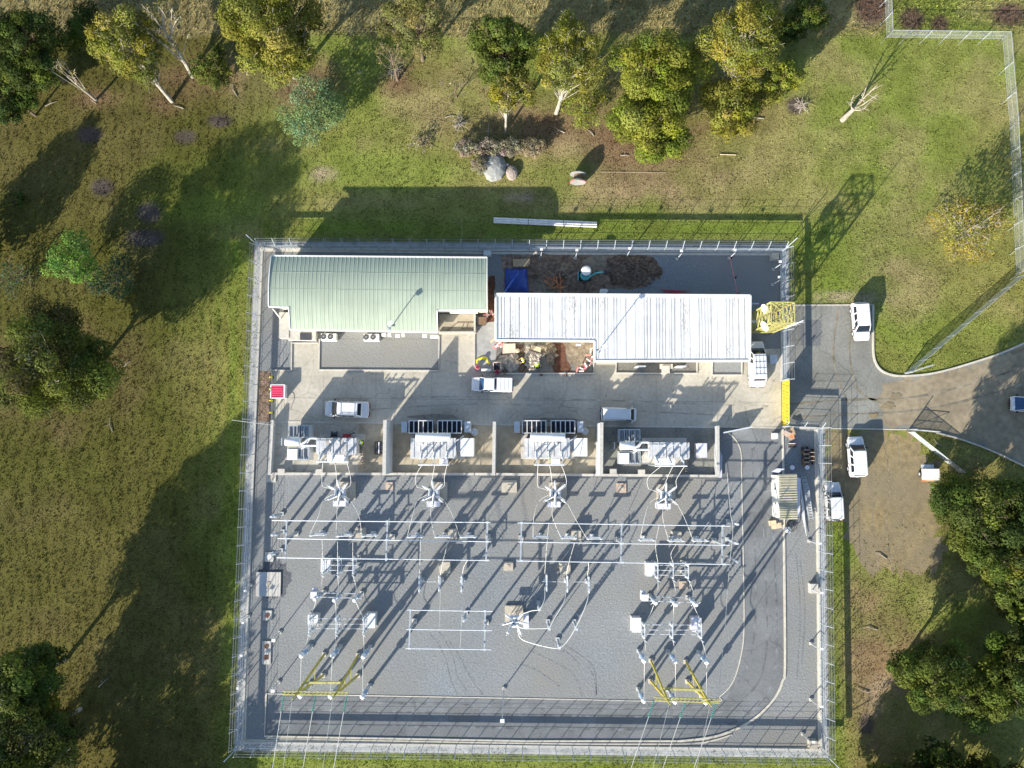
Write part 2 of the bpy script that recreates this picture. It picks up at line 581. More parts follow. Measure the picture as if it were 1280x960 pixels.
def gcol(x, y):
    u, v = pix(x, y)
    n1, n2, n3 = noise2(x, y, 0.06, 1), noise2(x, y, 0.22, 2), noise2(x, y, 0.03, 3, 3)
    nn = lambda n, a, b: np.clip((n - a) / (b - a), 0, 1)
    c = np.zeros(x.shape + (3,)) + np.array((0.190, 0.190, 0.056))
    c = mixc(c, (0.148, 0.185, 0.036), nn(n1, 0.42, 0.62) * 0.8)
    c = mixc(c, (0.235, 0.200, 0.090), nn(n2, 0.48, 0.72) * 0.55)
    # dry brown paddock to the west, also painted darker for vignette at that edge
    west = np.clip((360 - u + 120 * (n3 - 0.5)) / 140, 0, 1)
    cw = np.zeros_like(c) + np.array((0.100, 0.090, 0.027))
    cw = mixc(cw, (0.078, 0.080, 0.019), nn(n1, 0.42, 0.6) * 0.8)
    cw = mixc(cw, (0.098, 0.080, 0.034), nn(n2, 0.5, 0.7) * 0.4)
    c = c * (1 - west[..., None]) + cw * west[..., None]
    # lush strips beside the station fence
    lush = np.clip(1 - np.abs(u - 296) / 28, 0, 1) * (v > 300) * (v < 960)
    lush = np.maximum(lush, np.clip(1 - np.abs(v - 285) / 30, 0, 1) * (u > 330) * (u < 1000))
    lush = np.maximum(lush, np.clip(1 - np.abs(u - 1044) / 18, 0, 1) * (v > 540))
    lush = np.maximum(lush, np.clip(1 - np.abs(v - 948) / 22, 0, 1) * (u > 300) * (u < 1040))
    lush = np.maximum(lush, ell(u, v, 1030, 330, 60, 60) * 0.9)
    lush = np.maximum(lush, ell(u, v, 1105, 440, 30, 50) * 0.8)
    lush = np.maximum(lush, ell(u, v, 1190, 430, 90, 40) * 0.7)
    lush = np.maximum(lush, ell(u, v, 480, 215, 110, 28) * 0.7)
    lush = np.maximum(lush, ell(u, v, 270, 240, 90, 45) * 0.7)
    c = mixc(c, (0.140, 0.185, 0.030), np.clip(lush, 0, 1) * (0.35 + 0.65 * nn(n2, 0.35, 0.6)))
    # drier ground
    for cu, cv, ru, rv, k in ((850, 215, 90, 45, .7), (700, 160, 120, 40, .8), (780, 235, 100, 18, .7), (1130, 320, 60, 60, .5), (330, 100, 70, 40, .8),
                              (1100, 800, 45, 90, .7), (1085, 780, 25, 70, .6), (700, 258, 60, 12, .6), (560, 130, 60, 40, .4)):
        c = mixc(c, (0.245, 0.185, 0.105), ell(u, v, cu, cv, ru, rv, 0.5) * k * (0.3 + 0.7 * nn(n2, 0.3, 0.6)))
    # tall dry verge beyond the paddock
    c = mixc(c, (0.24, 0.20, 0.095), np.clip((48 - v + 14 * (n2 - 0.5)) / 10, 0, 1) * (u < 1105) * 0.8)
    # leaf litter and bark under the trees of the belt
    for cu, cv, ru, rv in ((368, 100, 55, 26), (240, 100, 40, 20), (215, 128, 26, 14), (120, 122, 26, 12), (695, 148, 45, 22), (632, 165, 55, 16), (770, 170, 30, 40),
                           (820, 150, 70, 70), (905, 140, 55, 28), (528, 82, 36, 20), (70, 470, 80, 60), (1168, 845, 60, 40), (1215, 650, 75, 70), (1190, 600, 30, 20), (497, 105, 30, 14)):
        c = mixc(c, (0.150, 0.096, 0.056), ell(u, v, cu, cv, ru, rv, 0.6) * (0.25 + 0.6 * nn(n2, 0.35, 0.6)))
    c = mixc(c, (0.200, 0.140, 0.075), np.clip(1 - np.abs(u - 1098) / 42, 0, 1) ** .5 * np.clip((v - 700) / 40, 0, 1) * (0.35 + 0.6 * nn(n2, 0.35, 0.6)))
    # pale mown streaks along the west fence
    st = np.clip(1 - np.abs(u - 275) / 60, 0, 1) * np.clip(1 - np.abs(v - 470) / 170, 0, 1)
    c = mixc(c, (0.19, 0.165, 0.050), st * np.clip(0.5 + 0.9 * np.sin(x * 2 * math.pi / 1.9 + 3 * n1), 0, 1) * 0.75)
    # bare rings of old burn heaps
    for cu, cv, ru, rv in ((112, 168, 15, 10), (232, 171, 14, 9), (275, 151, 16, 8), (128, 234, 14, 11), (186, 266, 15, 13), (182, 297, 22, 11),
                           (995, 132, 11, 10), (1083, 905, 10, 14)):
        d = ell(u, v, cu, cv, ru, rv, 0.25)
        c = mixc(c, (0.075, 0.060, 0.055), np.clip(d * (0.6 + 0.8 * n2), 0, 1) * 0.95)
    for cu, cv, ru, rv in ((1090, 10, 22, 22), (1140, 24, 16, 14), (1175, 30, 12, 10), (1262, 18, 22, 14)):
        c = mixc(c, (0.10, 0.062, 0.052), ell(u, v, cu, cv, ru, rv, 0.3) * 0.9)
    # dirt showing beside driveway and yard, bare soil by the white planks
    for cu, cv, ru, rv in ((1040, 373, 60, 8), (1105, 880, 20, 30), (660, 248, 26, 6), (403, 218, 16, 9)):
        c = mixc(c, (0.33, 0.26, 0.18), ell(u, v, cu, cv, ru, rv, 0.5) * nn(n2, 0.4, 0.55) * 0.8)
    c *= (0.85 + 0.3 * n2)[..., None]
    return c


gx, gy = np.arange(-90, 90.01, 0.5), np.arange(-70, 82.01, 0.5)
gx = np.concatenate([[-420, -250, -150, -110], gx, [110, 150, 250, 420]])
gy = np.concatenate([[-420, -250, -150, -100], gy, [100, 150, 250, 420]])
X, Y = np.meshgrid(gx, gy)
nx, ny = len(gx), len(gy)
idx = np.arange(nx * ny).reshape(ny, nx)
FQ = np.stack([idx[:-1, :-1].ravel(), idx[:-1, 1:].ravel(), idx[1:, 1:].ravel(), idx[1:, :-1].ravel()], 1)
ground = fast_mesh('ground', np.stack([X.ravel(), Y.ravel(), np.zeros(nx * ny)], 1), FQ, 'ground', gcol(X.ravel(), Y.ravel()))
tag(ground, kind='structure')

# grass tufts
yw, dw, tw = [[(p.x, p.y) for p in PP(q)] for q in (YARD, DRIVE, TRACK)]
NT = 420000
tx, ty = rng.uniform(-82, 82, NT), rng.uniform(-58, 68, NT)
tu, tv = pix(tx, ty)
keep = (tu > -30) & (tu < 1310) & (tv > -30) & (tv < 990)
keep &= ~(inpoly(tx, ty, yw) | inpoly(tx, ty, dw) | (inpoly(tx, ty, tw) & (rng.random(NT) > np.clip((tv - 640) / 250, 0.02, 0.4))))
for (cu, cv, ru, rv) in ((186, 266, 14, 12), (995, 132, 9, 9), (182, 297, 20, 10), (112, 168, 13, 9), (232, 171, 12, 8)):
    keep &= ~((((tu - cu) / ru) ** 2 + ((tv - cv) / rv) ** 2 < 1) & (rng.random(NT) > 0.25))
warp = 1.6 * (noise2(tx, ty, 0.10, 9) - 0.5) * 9
rows = np.where(tu < 420, np.sin((tx + warp * 0.35) * 2 * math.pi / 1.15), np.sin((ty + warp) * 2 * math.pi / 0.95))
keep &= rng.random(NT) < (0.74 + 0.26 * rows)
tx, ty, tu, tv, rows = tx[keep], ty[keep], tu[keep], tv[keep], rows[keep]
n = len(tx)
clump = noise2(tx, ty, 0.5, 12, 3)
hgt = (0.05 + 0.11 * clump * rng.random(n)) * (1 + 0.3 * rows) * np.where(tv < 46, 2.6, 1.0) * np.where(tu < 300, 1.15, 1.0)
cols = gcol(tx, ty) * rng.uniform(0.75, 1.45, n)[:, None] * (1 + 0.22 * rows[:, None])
V, C = [], []
for b in range(2):
    a = rng.uniform(0, 2 * math.pi, n)
    w = rng.uniform(0.04, 0.09, n)
    ln = rng.uniform(0.0, 0.9, n) * hgt
    la = rng.uniform(0, 2 * math.pi, n)
    ox, oy = rng.normal(0, 0.10, n), rng.normal(0, 0.10, n)
    p0 = np.stack([tx + ox - w * np.cos(a), ty + oy - w * np.sin(a), np.zeros(n)], 1)
    p1 = np.stack([tx + ox + w * np.cos(a), ty + oy + w * np.sin(a), np.zeros(n)], 1)
    p2 = np.stack([tx + ox + ln * np.cos(la), ty + oy + ln * np.sin(la), hgt], 1)
    V.append(np.stack([p0, p1, p2], 1).reshape(-1, 3))
    C.append(np.repeat(cols, 3, 0))
V, C = np.concatenate(V), np.concatenate(C)
grass = fast_mesh('grass', V, np.arange(len(V)).reshape(-1, 3), 'grass', C)
tag(grass, kind='stuff')


# ------------------------------------------------------------------ yard surfaces
def struct(name, pts, z, material, jag=0.0, thick=None):
    w = [p for p in pts]
    if jag:
        out = []
        for i in range(len(w)):
            a, b = w[i], w[(i + 1) % len(w)]
            k = max(1, int((b - a).length / 0.5))
            for j in range(k):
                p = a.lerp(b, j / k)
                out.append(p + Vector((random.gauss(0, jag), random.gauss(0, jag), 0)))
        w = out
    vv, _, ff = delaunay_2d_cdt([Vector((p.x, p.y)) for p in w], [], [list(range(len(w)))], 1, 1e-4)[:3]
    mb = MB()
    for f in ff:
        q = [vv[i] for i in f]
        ar = sum(q[i].x * q[(i + 1) % len(q)].y - q[(i + 1) % len(q)].x * q[i].y for i in range(len(q)))
        mb.f.append(tuple(f) if ar > 0 else tuple(f)[::-1])
    mb.v = [(p.x, p.y, z) for p in vv]
    return tag(mb.build(name, material), kind='structure')


def S(pxs, closed=False, n=5):
    return smoothpts(PP(pxs), n)


sw = PP([(328, 311), (976, 315), (977, 476), (977, 533), (1021, 535), (1026, 937), (303, 928)])
a_, b_ = .95, .06
struct('mowing_strip', [sw[0] + Vector((-a_, a_, 0)), sw[1] + Vector((a_, a_, 0)), sw[1] + Vector((a_, -.4, 0)), sw[1] + Vector((0, -.4, 0)), sw[0] + Vector((.1, -.4, 0)), sw[6] + Vector((.1, .3, 0)),
                        sw[5] + Vector((0, .3, 0)), sw[4] + Vector((0, 0, 0)), sw[4] + Vector((a_, 0, 0)), sw[5] + Vector((a_, -a_, 0)), sw[6] + Vector((-a_, -a_, 0))], 0.024, 'strip_concrete')
struct('mowing_strip', [sw[1] + Vector((0, -.3, 0)), sw[1] + Vector((a_, -.3, 0)), sw[2] + Vector((a_, 0, 0)), sw[2]], 0.028, 'strip_concrete')
struct('gravel_yard', PP(YARD), 0.030, 'gravel')
RO = [(978, 535), (979, 600), (980, 700), (981, 830)] + [(978, 850), (970, 868), (955, 886), (935, 902), (910, 914), (885, 921), (850, 925)]
ring = PP([(333, 867), (660, 873), (880, 877)]) + S([(880, 877), (900, 870), (917, 850), (927, 815), (930, 780), (929, 700), (927, 600), (926, 565), (918, 548), (906, 539)])[1:] \
    + PP([(898, 534)]) + PP(RO) + PP([(660, 925), (331, 919)])
struct('ring_road', ring, 0.036, 'asphalt')
struct('east_road', PP([(897, 535), (906, 539), (918, 548), (926, 565), (927, 596), (898, 596)]), 0.034, 'asphalt')
struct('driveway', PP(DRIVE), 0.020, 'drive_asphalt')
struct('dusty_road', PP([(1103, 480), (1135, 474), (1172, 468), (1222, 455), (1330, 410), (1330, 603), (1280, 580), (1240, 561), (1200, 547), (1170, 539),
                        (1135, 535), (1108, 534), (1098, 512)]), 0.026, 'road_dust', jag=0.25)
struct('dirt_track', PP(TRACK), 0.012, 'track_dirt', jag=0.55)
struct('grass_verge', PP([(1262, 440), (1290, 430), (1290, 433), (1266, 444)]), 0.030, 'track_dirt')

APR = [(340, 463), (365, 463), (365, 428), (399, 428), (399, 463), (549, 464), (549, 392), (596, 392), (596, 466), (742, 467), (742, 440),
       (936, 440), (940, 436), (975, 436), (976, 476), (977, 533), (897, 534), (340, 526)]
struct('concrete_apron', PP(APR), 0.042, 'concrete')
struct('side_pavement', PP([(596, 400), (621, 400), (621, 466), (596, 466)]), 0.038, 'strip_concrete')
struct('soil_strip', PP([(324, 464), (339, 464), (339, 527), (322, 527)]), 0.038, 'soil')
struct('bay_floor', PP([(342, 528), (897, 533), (896, 592), (338, 591)]), 0.046, 'bay_floor')
for i, q in enumerate(([(744, 533), (897, 534), (897, 594), (753, 593)], [(342, 528), (448, 529), (448, 592), (338, 591)])):
    struct('bay_slab', PP(q), 0.050, 'concrete' if i else 'drive_asphalt')
# planted beds and pits along the buildings
struct('gravel_bed', PP([(400, 424), (548, 424), (548, 462), (400, 461)]), 0.048, 'gravel')
struct('rock_bed', PP([(770, 450), (870, 450), (870, 466), (770, 466)]), 0.048, 'dark_gravel')
struct('rock_bed', PP([(891, 450), (926, 450), (926, 468), (891, 468)]), 0.048, 'gravel')
struct('work_area', PP([(622, 424), (742, 424), (742, 466), (618, 466)]), 0.044, 'dark_gravel')
# wheel ruts in the gravel and tyre marks on the roads
def rut(pxs, w, z, material):
    pts = S(pxs, n=8)
    L_, R_ = [], []
    for i, p in enumerate(pts):
        d = (pts[min(i + 1, len(pts) - 1)] - pts[max(i - 1, 0)]).normalized()
        ww = w * random.uniform(.35, 1.0) / 2
        nrm = Vector((-d.y, d.x, 0)) * ww
        L_.append(p + nrm)
        R_.append(p - nrm)
    mb = MB()
    for i in range(len(pts) - 1):
        mb.add([(q.x, q.y, z) for q in (R_[i], R_[i + 1], L_[i + 1], L_[i])], [(0, 1, 2, 3)])
    tag(mb.build('wheel_rut', material), kind='structure')


for q in ([(545, 785), (556, 800), (566, 820), (572, 845), (585, 866)], [(536, 790), (548, 806), (558, 826), (563, 848), (572, 868)], [(560, 800), (572, 816), (590, 850), (604, 868)],
          [(690, 800), (720, 815), (742, 835), (746, 868)], [(660, 812), (690, 826), (716, 842), (728, 870)], [(650, 830), (672, 838), (700, 858)], [(735, 832), (743, 848), (745, 870)],
          [(700, 812), (712, 818), (724, 830)], [(1000, 700), (1006, 760), (1002, 830)], [(995, 690), (1000, 765), (996, 850)]):
    rut(q, .22, .0335, 'rut_gravel')
for q in ([(360, 886), (600, 892), (860, 895), (930, 872), (957, 820), (956, 700), (950, 600)], [(360, 904), (600, 909), (870, 910), (945, 884), (970, 825), (968, 700), (962, 600)],
          [(940, 560), (944, 700), (942, 800), (920, 855), (860, 884), (600, 881), (380, 876)]):
    rut(q, .30, .0385, 'tyre_mark')
for q in ([(985, 505), (1060, 500), (1150, 495), (1240, 472), (1300, 450)], [(985, 522), (1060, 518), (1150, 512), (1240, 492), (1300, 472)], [(1070, 385), (1062, 440), (1075, 490), (1120, 508)], [(1048, 385), (1042, 450), (1060, 505)]):
    rut(q, .34, .0275, 'road_mark')
for q in ([(1085, 540), (1095, 600), (1090, 660), (1100, 715)], [(1102, 540), (1112, 600), (1108, 660), (1116, 715)], [(1120, 545), (1130, 610), (1128, 680)]):
    rut(q, .32, .0165, 'worn_dirt')
for q in ([(420, 500), (560, 496), (740, 500), (960, 508)], [(420, 515), (600, 505), (760, 512), (960, 522)]):
    rut(q, .25, .0465, 'worn_concrete')
for q in ([(1000, 400), (1026, 400), (1026, 432), (1001, 432)], [(1110, 480), (1128, 481), (1127, 500), (1108, 499)]):
    struct('road_patch', PP(q), .0235, 'patch_asphalt')
for q in ([(935, 640), (958, 640), (958, 672), (935, 672)], [(560, 885), (600, 886), (600, 903), (560, 902)]):
    struct('road_patch', PP(q), .0372, 'patch_asphalt')
# lines, joints and edgings
E = MB()


def edging(name, pxs, w, z0, z1, material, smooth=False, label=None):
    pts = S(pxs) if smooth else PP(pxs)
    mb = MB()
    for i in range(len(pts)):
        pts[i].z = 0
    L_, R_ = [], []
    for i, p in enumerate(pts):
        d = (pts[min(i + 1, len(pts) - 1)] - pts[max(i - 1, 0)]).normalized()
        nrm = Vector((-d.y, d.x, 0)) * w / 2
        L_.append(p + nrm)
        R_.append(p - nrm)
    for i in range(len(pts) - 1):
        a, b, c, d = R_[i], R_[i + 1], L_[i + 1], L_[i]
        mb.hexa([(q.x, q.y, z0) for q in (a, b, c, d)], [(q.x, q.y, z1) for q in (a, b, c, d)])
    return tag(mb.build(name, material), kind='structure')


edging('road_edging', [(333, 867), (660, 873), (880, 877), (900, 870), (917, 850), (927, 815), (930, 780), (929, 700), (927, 600), (926, 565), (918, 548), (906, 539)], 0.11, 0.0, 0.075, 'kerb', True)
edging('road_kerb', [(333, 866), (331, 920), (660, 926), (850, 926)], 0.20, 0.0, 0.14, 'kerb')
edging('road_kerb', [(850, 926), (885, 922), (910, 915), (935, 903), (955, 887), (970, 869), (978, 851), (981, 830), (980, 700), (979, 600), (978, 536)], 0.24, 0.0, 0.14, 'kerb', True)
edging('road_kerb', [(333, 922.5), (660, 929), (850, 929.5), (890, 925.5), (915, 918)], 0.16, 0.0, 0.10, 'kerb', True)
edging('drive_kerb', [(1091, 381), (1091, 420), (1092, 446), (1099, 461), (1112, 468), (1131, 470), (1170, 466), (1220, 452), (1262, 437), (1330, 405)], 0.22, 0.0, 0.14, 'kerb', True)
edging('drive_edge', [(990, 381.5), (1091, 381)], 0.12, 0.0, 0.07, 'kerb')
edging('road_joint', [(898, 533.6), (978, 535), (1040, 535.5), (1133, 537)], 0.13, 0.0, 0.055, 'kerb')
edging('verge_pipe', [(1170, 541), (1200, 549), (1240, 564), (1280, 583), (1330, 608)], 0.16, 0.0, 0.20, 'kerb', True)
for q in ([(399.5, 424), (399.5, 462.5), (548.5, 463.5), (549, 420)], [(770, 450), (770, 466.5), (833, 467)], [(842, 467), (871, 467), (871, 451)],
          [(890, 450), (890, 469), (927, 469), (927, 450)], [(340, 463), (364.5, 463), (365, 429), (398, 429)], [(618, 467), (742, 467), (742, 452)], [(593, 415), (593, 466)],
          [(340, 463), (340, 526)]):
    edging('bed_kerb', q, 0.17, 0.0, 0.19, 'pale_concrete')
for q in ([(342, 527.2), (480, 528.5)], [(492, 529), (616, 530.5)], [(620, 530.5), (747, 532.5)], [(757, 532.5), (897, 534)]):
    edging('bay_sill', q, 0.22, 0.0, 0.075, 'pale_concrete')
edging('yard_drain', [(303, 925.5), (660, 932), (1025, 936)], 0.30, 0.0, 0.06, 'kerb')
edging('yard_drain', [(1019, 537), (1022, 700), (1024, 936)], 0.32, 0.0, 0.07, 'kerb')
edging('yard_drain', [(331, 313), (700, 317), (975, 318)], 0.30, 0.0, 0.06, 'kerb')
edging('yard_drain', [(330, 313), (316, 600), (306, 927)], 0.22, 0.0, 0.055, 'kerb')
# slab joints of the apron
for q in ([(405, 464), (404, 528)], [(470, 464), (470, 528)], [(540, 465), (540, 529)], [(610, 467), (610, 530)], [(680, 468), (680, 531)], [(750, 468), (750, 532)],
          [(820, 468), (820, 533)], [(890, 470), (890, 534)], [(345, 497), (975, 503)]):
    edging('slab_joint', q, 0.05, 0.040, 0.0445, 'oil_stain')
# stains on the slabs
for (u, v, ru, rv, m_) in ((545, 521, 40, 4, 'oil_stain'), (688, 525, 34, 4, 'oil_stain'), 
                           (1120, 495, 8, 5, 'track_dirt'), (1110, 507, 9, 5, 'track_dirt'), (1092, 520, 6, 4, 'track_dirt')):
    pts = []
    for k in range(11):
        a = 2 * math.pi * k / 11
        j = random.uniform(0.6, 1.1)
        pts.append((u + ru * math.cos(a) * j, v + rv * math.sin(a) * j))
    struct('stain', smoothpts(PP(pts + pts[:1]), 5)[:-1], 0.058, m_)
# darker bluish sheet with a ragged edge round the sump
pts = []
for k in range(60):
    a = 2 * math.pi * k / 60
    j = random.uniform(0.8, 1.08)
    pts.append((343 + 22 * math.cos(a) * j, 723 + 26 * math.sin(a) * j))
struct('dark_gravel_patch', PP(pts), 0.034, 'dark_grey')
pts = [(385 + 75 * math.cos(2 * math.pi * k / 50) * random.uniform(.75, 1.1), 820 + 40 * math.sin(2 * math.pi * k / 50) * random.uniform(.75, 1.1)) for k in range(50)]
# earth works behind the white building
struct('dug_ground', PP([(628, 320), (665, 316), (760, 316), (822, 322), (825, 345), (800, 360), (752, 362), (745, 384), (628, 384)]), 0.040, 'soil', jag=0.22)
struct('clay_path', PP([(610, 345), (618, 345), (619, 402), (609, 402)]), 0.046, 'red_soil', jag=0.1)
struct('clay_path', PP([(692, 430), (704, 430), (708, 445), (716, 465), (694, 466), (690, 450)]), 0.062, 'red_soil', jag=0.12)
struct('sandy_ground', PP([(666, 350), (690, 352), (695, 366), (690, 380), (664, 380)]), 0.046, 'tan_soil', jag=0.2)
struct('sandy_ground', PP([(704, 427), (740, 427), (738, 448), (722, 464), (712, 452)]), 0.056, 'tan_soil', jag=0.2)
struct('sandy_ground', PP([(672, 428), (692, 428), (692, 462), (686, 450), (676, 440)]), 0.056, 'tan_soil', jag=0.2)
struct('sandy_ground', PP([(738, 318), (768, 318), (768, 336), (740, 338), (728, 328)]), 0.050, 'tan_soil', jag=0.2)
struct('trench', PP([(645, 430), (656, 430), (656, 445), (661, 466), (648, 466), (645, 450)]), 0.060, 'dark_soil', jag=0.08)


# heaps of earth
def heap(label, cu, cv, ru, rv, h, material, group=None):
    nU, nV = 46, 30
    w = [[None] * nU for _ in range(nV)]
    c = P(cu, cv)
    rx, ry = ru / 10.1, rv / 9.9
    vs_, fs_ = [], []
    for j in range(nV):
        for i in range(nU):
            a, b = -1.15 + 2.3 * i / (nU - 1), -1.15 + 2.3 * j / (nV - 1)
            th = math.atan2(b, a)
            r = math.hypot(a, b) * (1 + .14 * math.sin(3 * th + cu) + .10 * math.sin(5 * th + cv) + .06 * math.sin(9 * th))
            z = max(0.0, 1 - r ** 2.5)
            z = z * h * random.uniform(0.78, 1.12) - (0.06 if r >= 1 else 0)
            vs_.append((c.x + a * rx + random.gauss(0, .06), c.y + b * ry + random.gauss(0, .06), z + 0.05))
    for j in range(nV - 1):
        for i in range(nU - 1):
            fs_.append((j * nU + i, j * nU + i + 1, (j + 1) * nU + i + 1, (j + 1) * nU + i))
    o = MB().add(vs_, fs_).build('earth_heap', material)
    return tag(o, label, 'earth heap', group)


heap('long dark stony earth heap at the east end of the dig behind the white roof', 790, 338, 32, 19, 0.85, 'dark_soil')
heap('low brown earth heap between the plywood sheet and the small digger', 690, 334, 26, 14, 0.5, 'soil')
heap('small spoil heap beside the clay path in front of the white roof', 688, 443, 6, 14, 0.5, 'tan_soil')
heap('pale rubble heap in the corner of the dug bay below the white roof', 636, 452, 15, 11, 0.45, 'rubble')
heap('grey broken concrete heap beside the dark trench', 664, 447, 9, 13, 0.35, 'rubble')
# ------------------------------------------------------------------ perimeter fence
def fence_run(label, a, b, out, npost, posts_h=1.78, inner=0):
    """security fence from a to b (world); out = outward unit vector"""
    t = thing('security_fence', label, 'fence', (a + b) / 2, 'security fence runs round the substation')
    L = (b - a).length
    d = (b - a).normalized()
    up = Vector((0, 0, 1))
    MB().hexa([a + out * .12, b + out * .12, b - out * .12, a - out * .12] if d.cross(out).z < 0 else [a - out * .12, b - out * .12, b + out * .12, a + out * .12],
              [q + up * 0.16 for q in ([a + out * .12, b + out * .12, b - out * .12, a - out * .12] if d.cross(out).z < 0 else [a - out * .12, b - out * .12, b + out * .12, a + out * .12])]).build('plinth', 'pale_concrete', t)
    m = MB()
    m.add([a + up * .16, b + up * .16, b + up * posts_h, a + up * posts_h], [(0, 1, 2, 3)])
    m.build('mesh_panel', 'mesh', t)
    m = MB()                                             # climb barrier: flat bars on edge, cantilevered outwards
    for k in range(8):
        q = out * (.30 + .095 * k) + up * (posts_h - .02)
        m.hexa([a + q - out * .003, b + q - out * .003, b + q + out * .003, a + q + out * .003][::-1 if d.cross(out).z < 0 else 1],
               [p + up * .065 for p in [a + q - out * .003, b + q - out * .003, b + q + out * .003, a + q + out * .003][::-1 if d.cross(out).z < 0 else 1]])
    m.build('overhang_mesh', 'dark_bar', t)
    rails = MB()
    for z in (0.35, 1.1, posts_h):
        rails.tube([a + up * z, b + up * z], 0.016, 5)
    rails.build('rail', 'galv', t)
    w = MB()
    for k in (0.4, 0.7, 1.0):
        q = out * k * 0.55 + up * (posts_h + k * 1.1)
        w.tube([a + q, b + q], 0.010, 4)
    w.build('barbed_wire', 'galv', t)
    proto = None
    for i in range(npost + 1):
        p = a.lerp(b, i / npost)
        if proto is None:
            pm = MB().tube([p, p + up * posts_h, p + up * (posts_h + 1.15) + out * 0.58], 0.042, 6).beam(p + up * posts_h, p + out * 1.0 + up * posts_h, .03)
            proto = pm.build('post', 'galv', t)
        else:
            c = proto.copy()
            COL.objects.link(c)
            c.parent = t
            c.location = p - a
    return t


ex, ey = Vector((1, 0, 0)), Vector((0, 1, 0))
NW, NE, GE1, GE2, JE, SE, SW = PP([(328, 311), (976, 315), (977, 476), (977, 533.5), (1021, 535), (1026, 937), (303, 928)])
fence_run('long north run of grey mesh fence behind the green and white roofs', NW, NE, ey, 31)
fence_run('west run of grey mesh fence beside the dry paddock', SW, NW, -ex, 28)
fence_run('south run of grey mesh fence below the overhead lines', SW, SE, -ey, 35)
fence_run('east run of grey mesh fence beside the two utes on the dirt', SE, JE, ex, 18)
fence_run('short run of grey mesh fence between yellow gate and east corner', GE2, JE, ey, 2)
fence_run('run of grey mesh fence north of the yellow gate past the lattice tower', GE1, NE, ex, 8)
# corner outriggers
for k, (p, o, l) in enumerate(((NW, Vector((-1, 1, 0)), 'north west'), (NE, Vector((1, 1, 0)), 'north east'), (SE, Vector((1, -1, 0)), 'south east'), (SW, Vector((-1, -1, 0)), 'south west'))):
    t = thing('corner_post', 'thick grey corner post at the %s corner of the security fence' % l, 'fence post', p)
    MB().tube([p, p + Vector((0, 0, 2.0)), p + Vector((0, 0, 3.2)) + o * .95], 0.055, 8).build('post', 'galv', t)
    MB().box(p + Vector((0, 0, .05)), (.5, .5, .25)).build('footing', 'pale_concrete', t)

# yellow sliding gate
t = thing('yellow_gate', 'bright yellow sliding gate panel closing the concrete apron', 'gate', GE1)
a, b = GE1 + Vector((0.1, -0.15, 0)), GE2 + Vector((0.1, 0.15, 0))
m = MB()
for z in (0.15, 1.25, 2.35):
    m.beam(a + Vector((0, 0, z)), b + Vector((0, 0, z)), 0.09)
for i in range(8):
    p = a.lerp(b, i / 7)
    m.beam(p + Vector((0, 0, .15)), p + Vector((0, 0, 2.35)), 0.07)
m.build('gate_frame', 'yellow_gate', t)
m = MB()
m.hexa([a + Vector((.03, 0, .2)), b + Vector((.03, 0, .2)), b + Vector((.05, 0, .2)), a + Vector((.05, 0, .2))],
       [a + Vector((.03, 0, 2.3)), b + Vector((.03, 0, 2.3)), b + Vector((.05, 0, 2.3)), a + Vector((.05, 0, 2.3))])
m.build('gate_panel', 'yellow_gate', t)
m = MB()
for i in range(14):
    p, q = a.lerp(b, i / 14), a.lerp(b, (i + 1) / 14)
    m.beam(p + Vector((-.03, 0, .2)), q + Vector((-.03, 0, 2.3)), 0.04)
m.build('gate_bracing', 'pale_yellow_steel', t)
for k in (0, 1):
    p = (GE1, GE2)[k]
    MB().beam(p, p + Vector((0, 0, 2.7)), 0.16).build('gate_post', 'galv', t)

# paddock fences
def paddock(label, pts, n, mesh='farm_mesh', h=1.8, post='galv', stays=True, rail=0.03, group='wire paddock fences'):
    t = thing('paddock_fence', label, 'fence', pts[0], group)
    up = Vector((0, 0, 1))
    m, r = MB(), MB()
    proto = None
    for a, b in zip(pts, pts[1:]):
        m.add([a + up * .05, b + up * .05, b + up * h, a + up * h], [(0, 1, 2, 3)])
        for z in (h, h * .5, 0.1):
            r.tube([a + up * z, b + up * z], rail * (1 if z == h else .4), 5)
        k = max(1, int(n * (b - a).length / sum((q - p).length for p, q in zip(pts, pts[1:]))))
        side = (b - a).normalized().cross(up)
        for i in range(k + 1):
            p = a.lerp(b, i / k)
            if proto is None:
                pm = MB().tube([p, p + up * (h + .05)], 0.045, 6)
                if stays:
                    pm.tube([p + up * h * .8, p - Vector((0.8, 0.8, 0))], 0.018, 5)
                proto = pm.build('post', post, t)
            else:
                c = proto.copy()
                COL.objects.link(c)
                c.parent = t
                c.location = p - pts[0]
    if mesh:
        m.build('mesh_panel', mesh, t)
    r.build('rail', post, t)
    return t


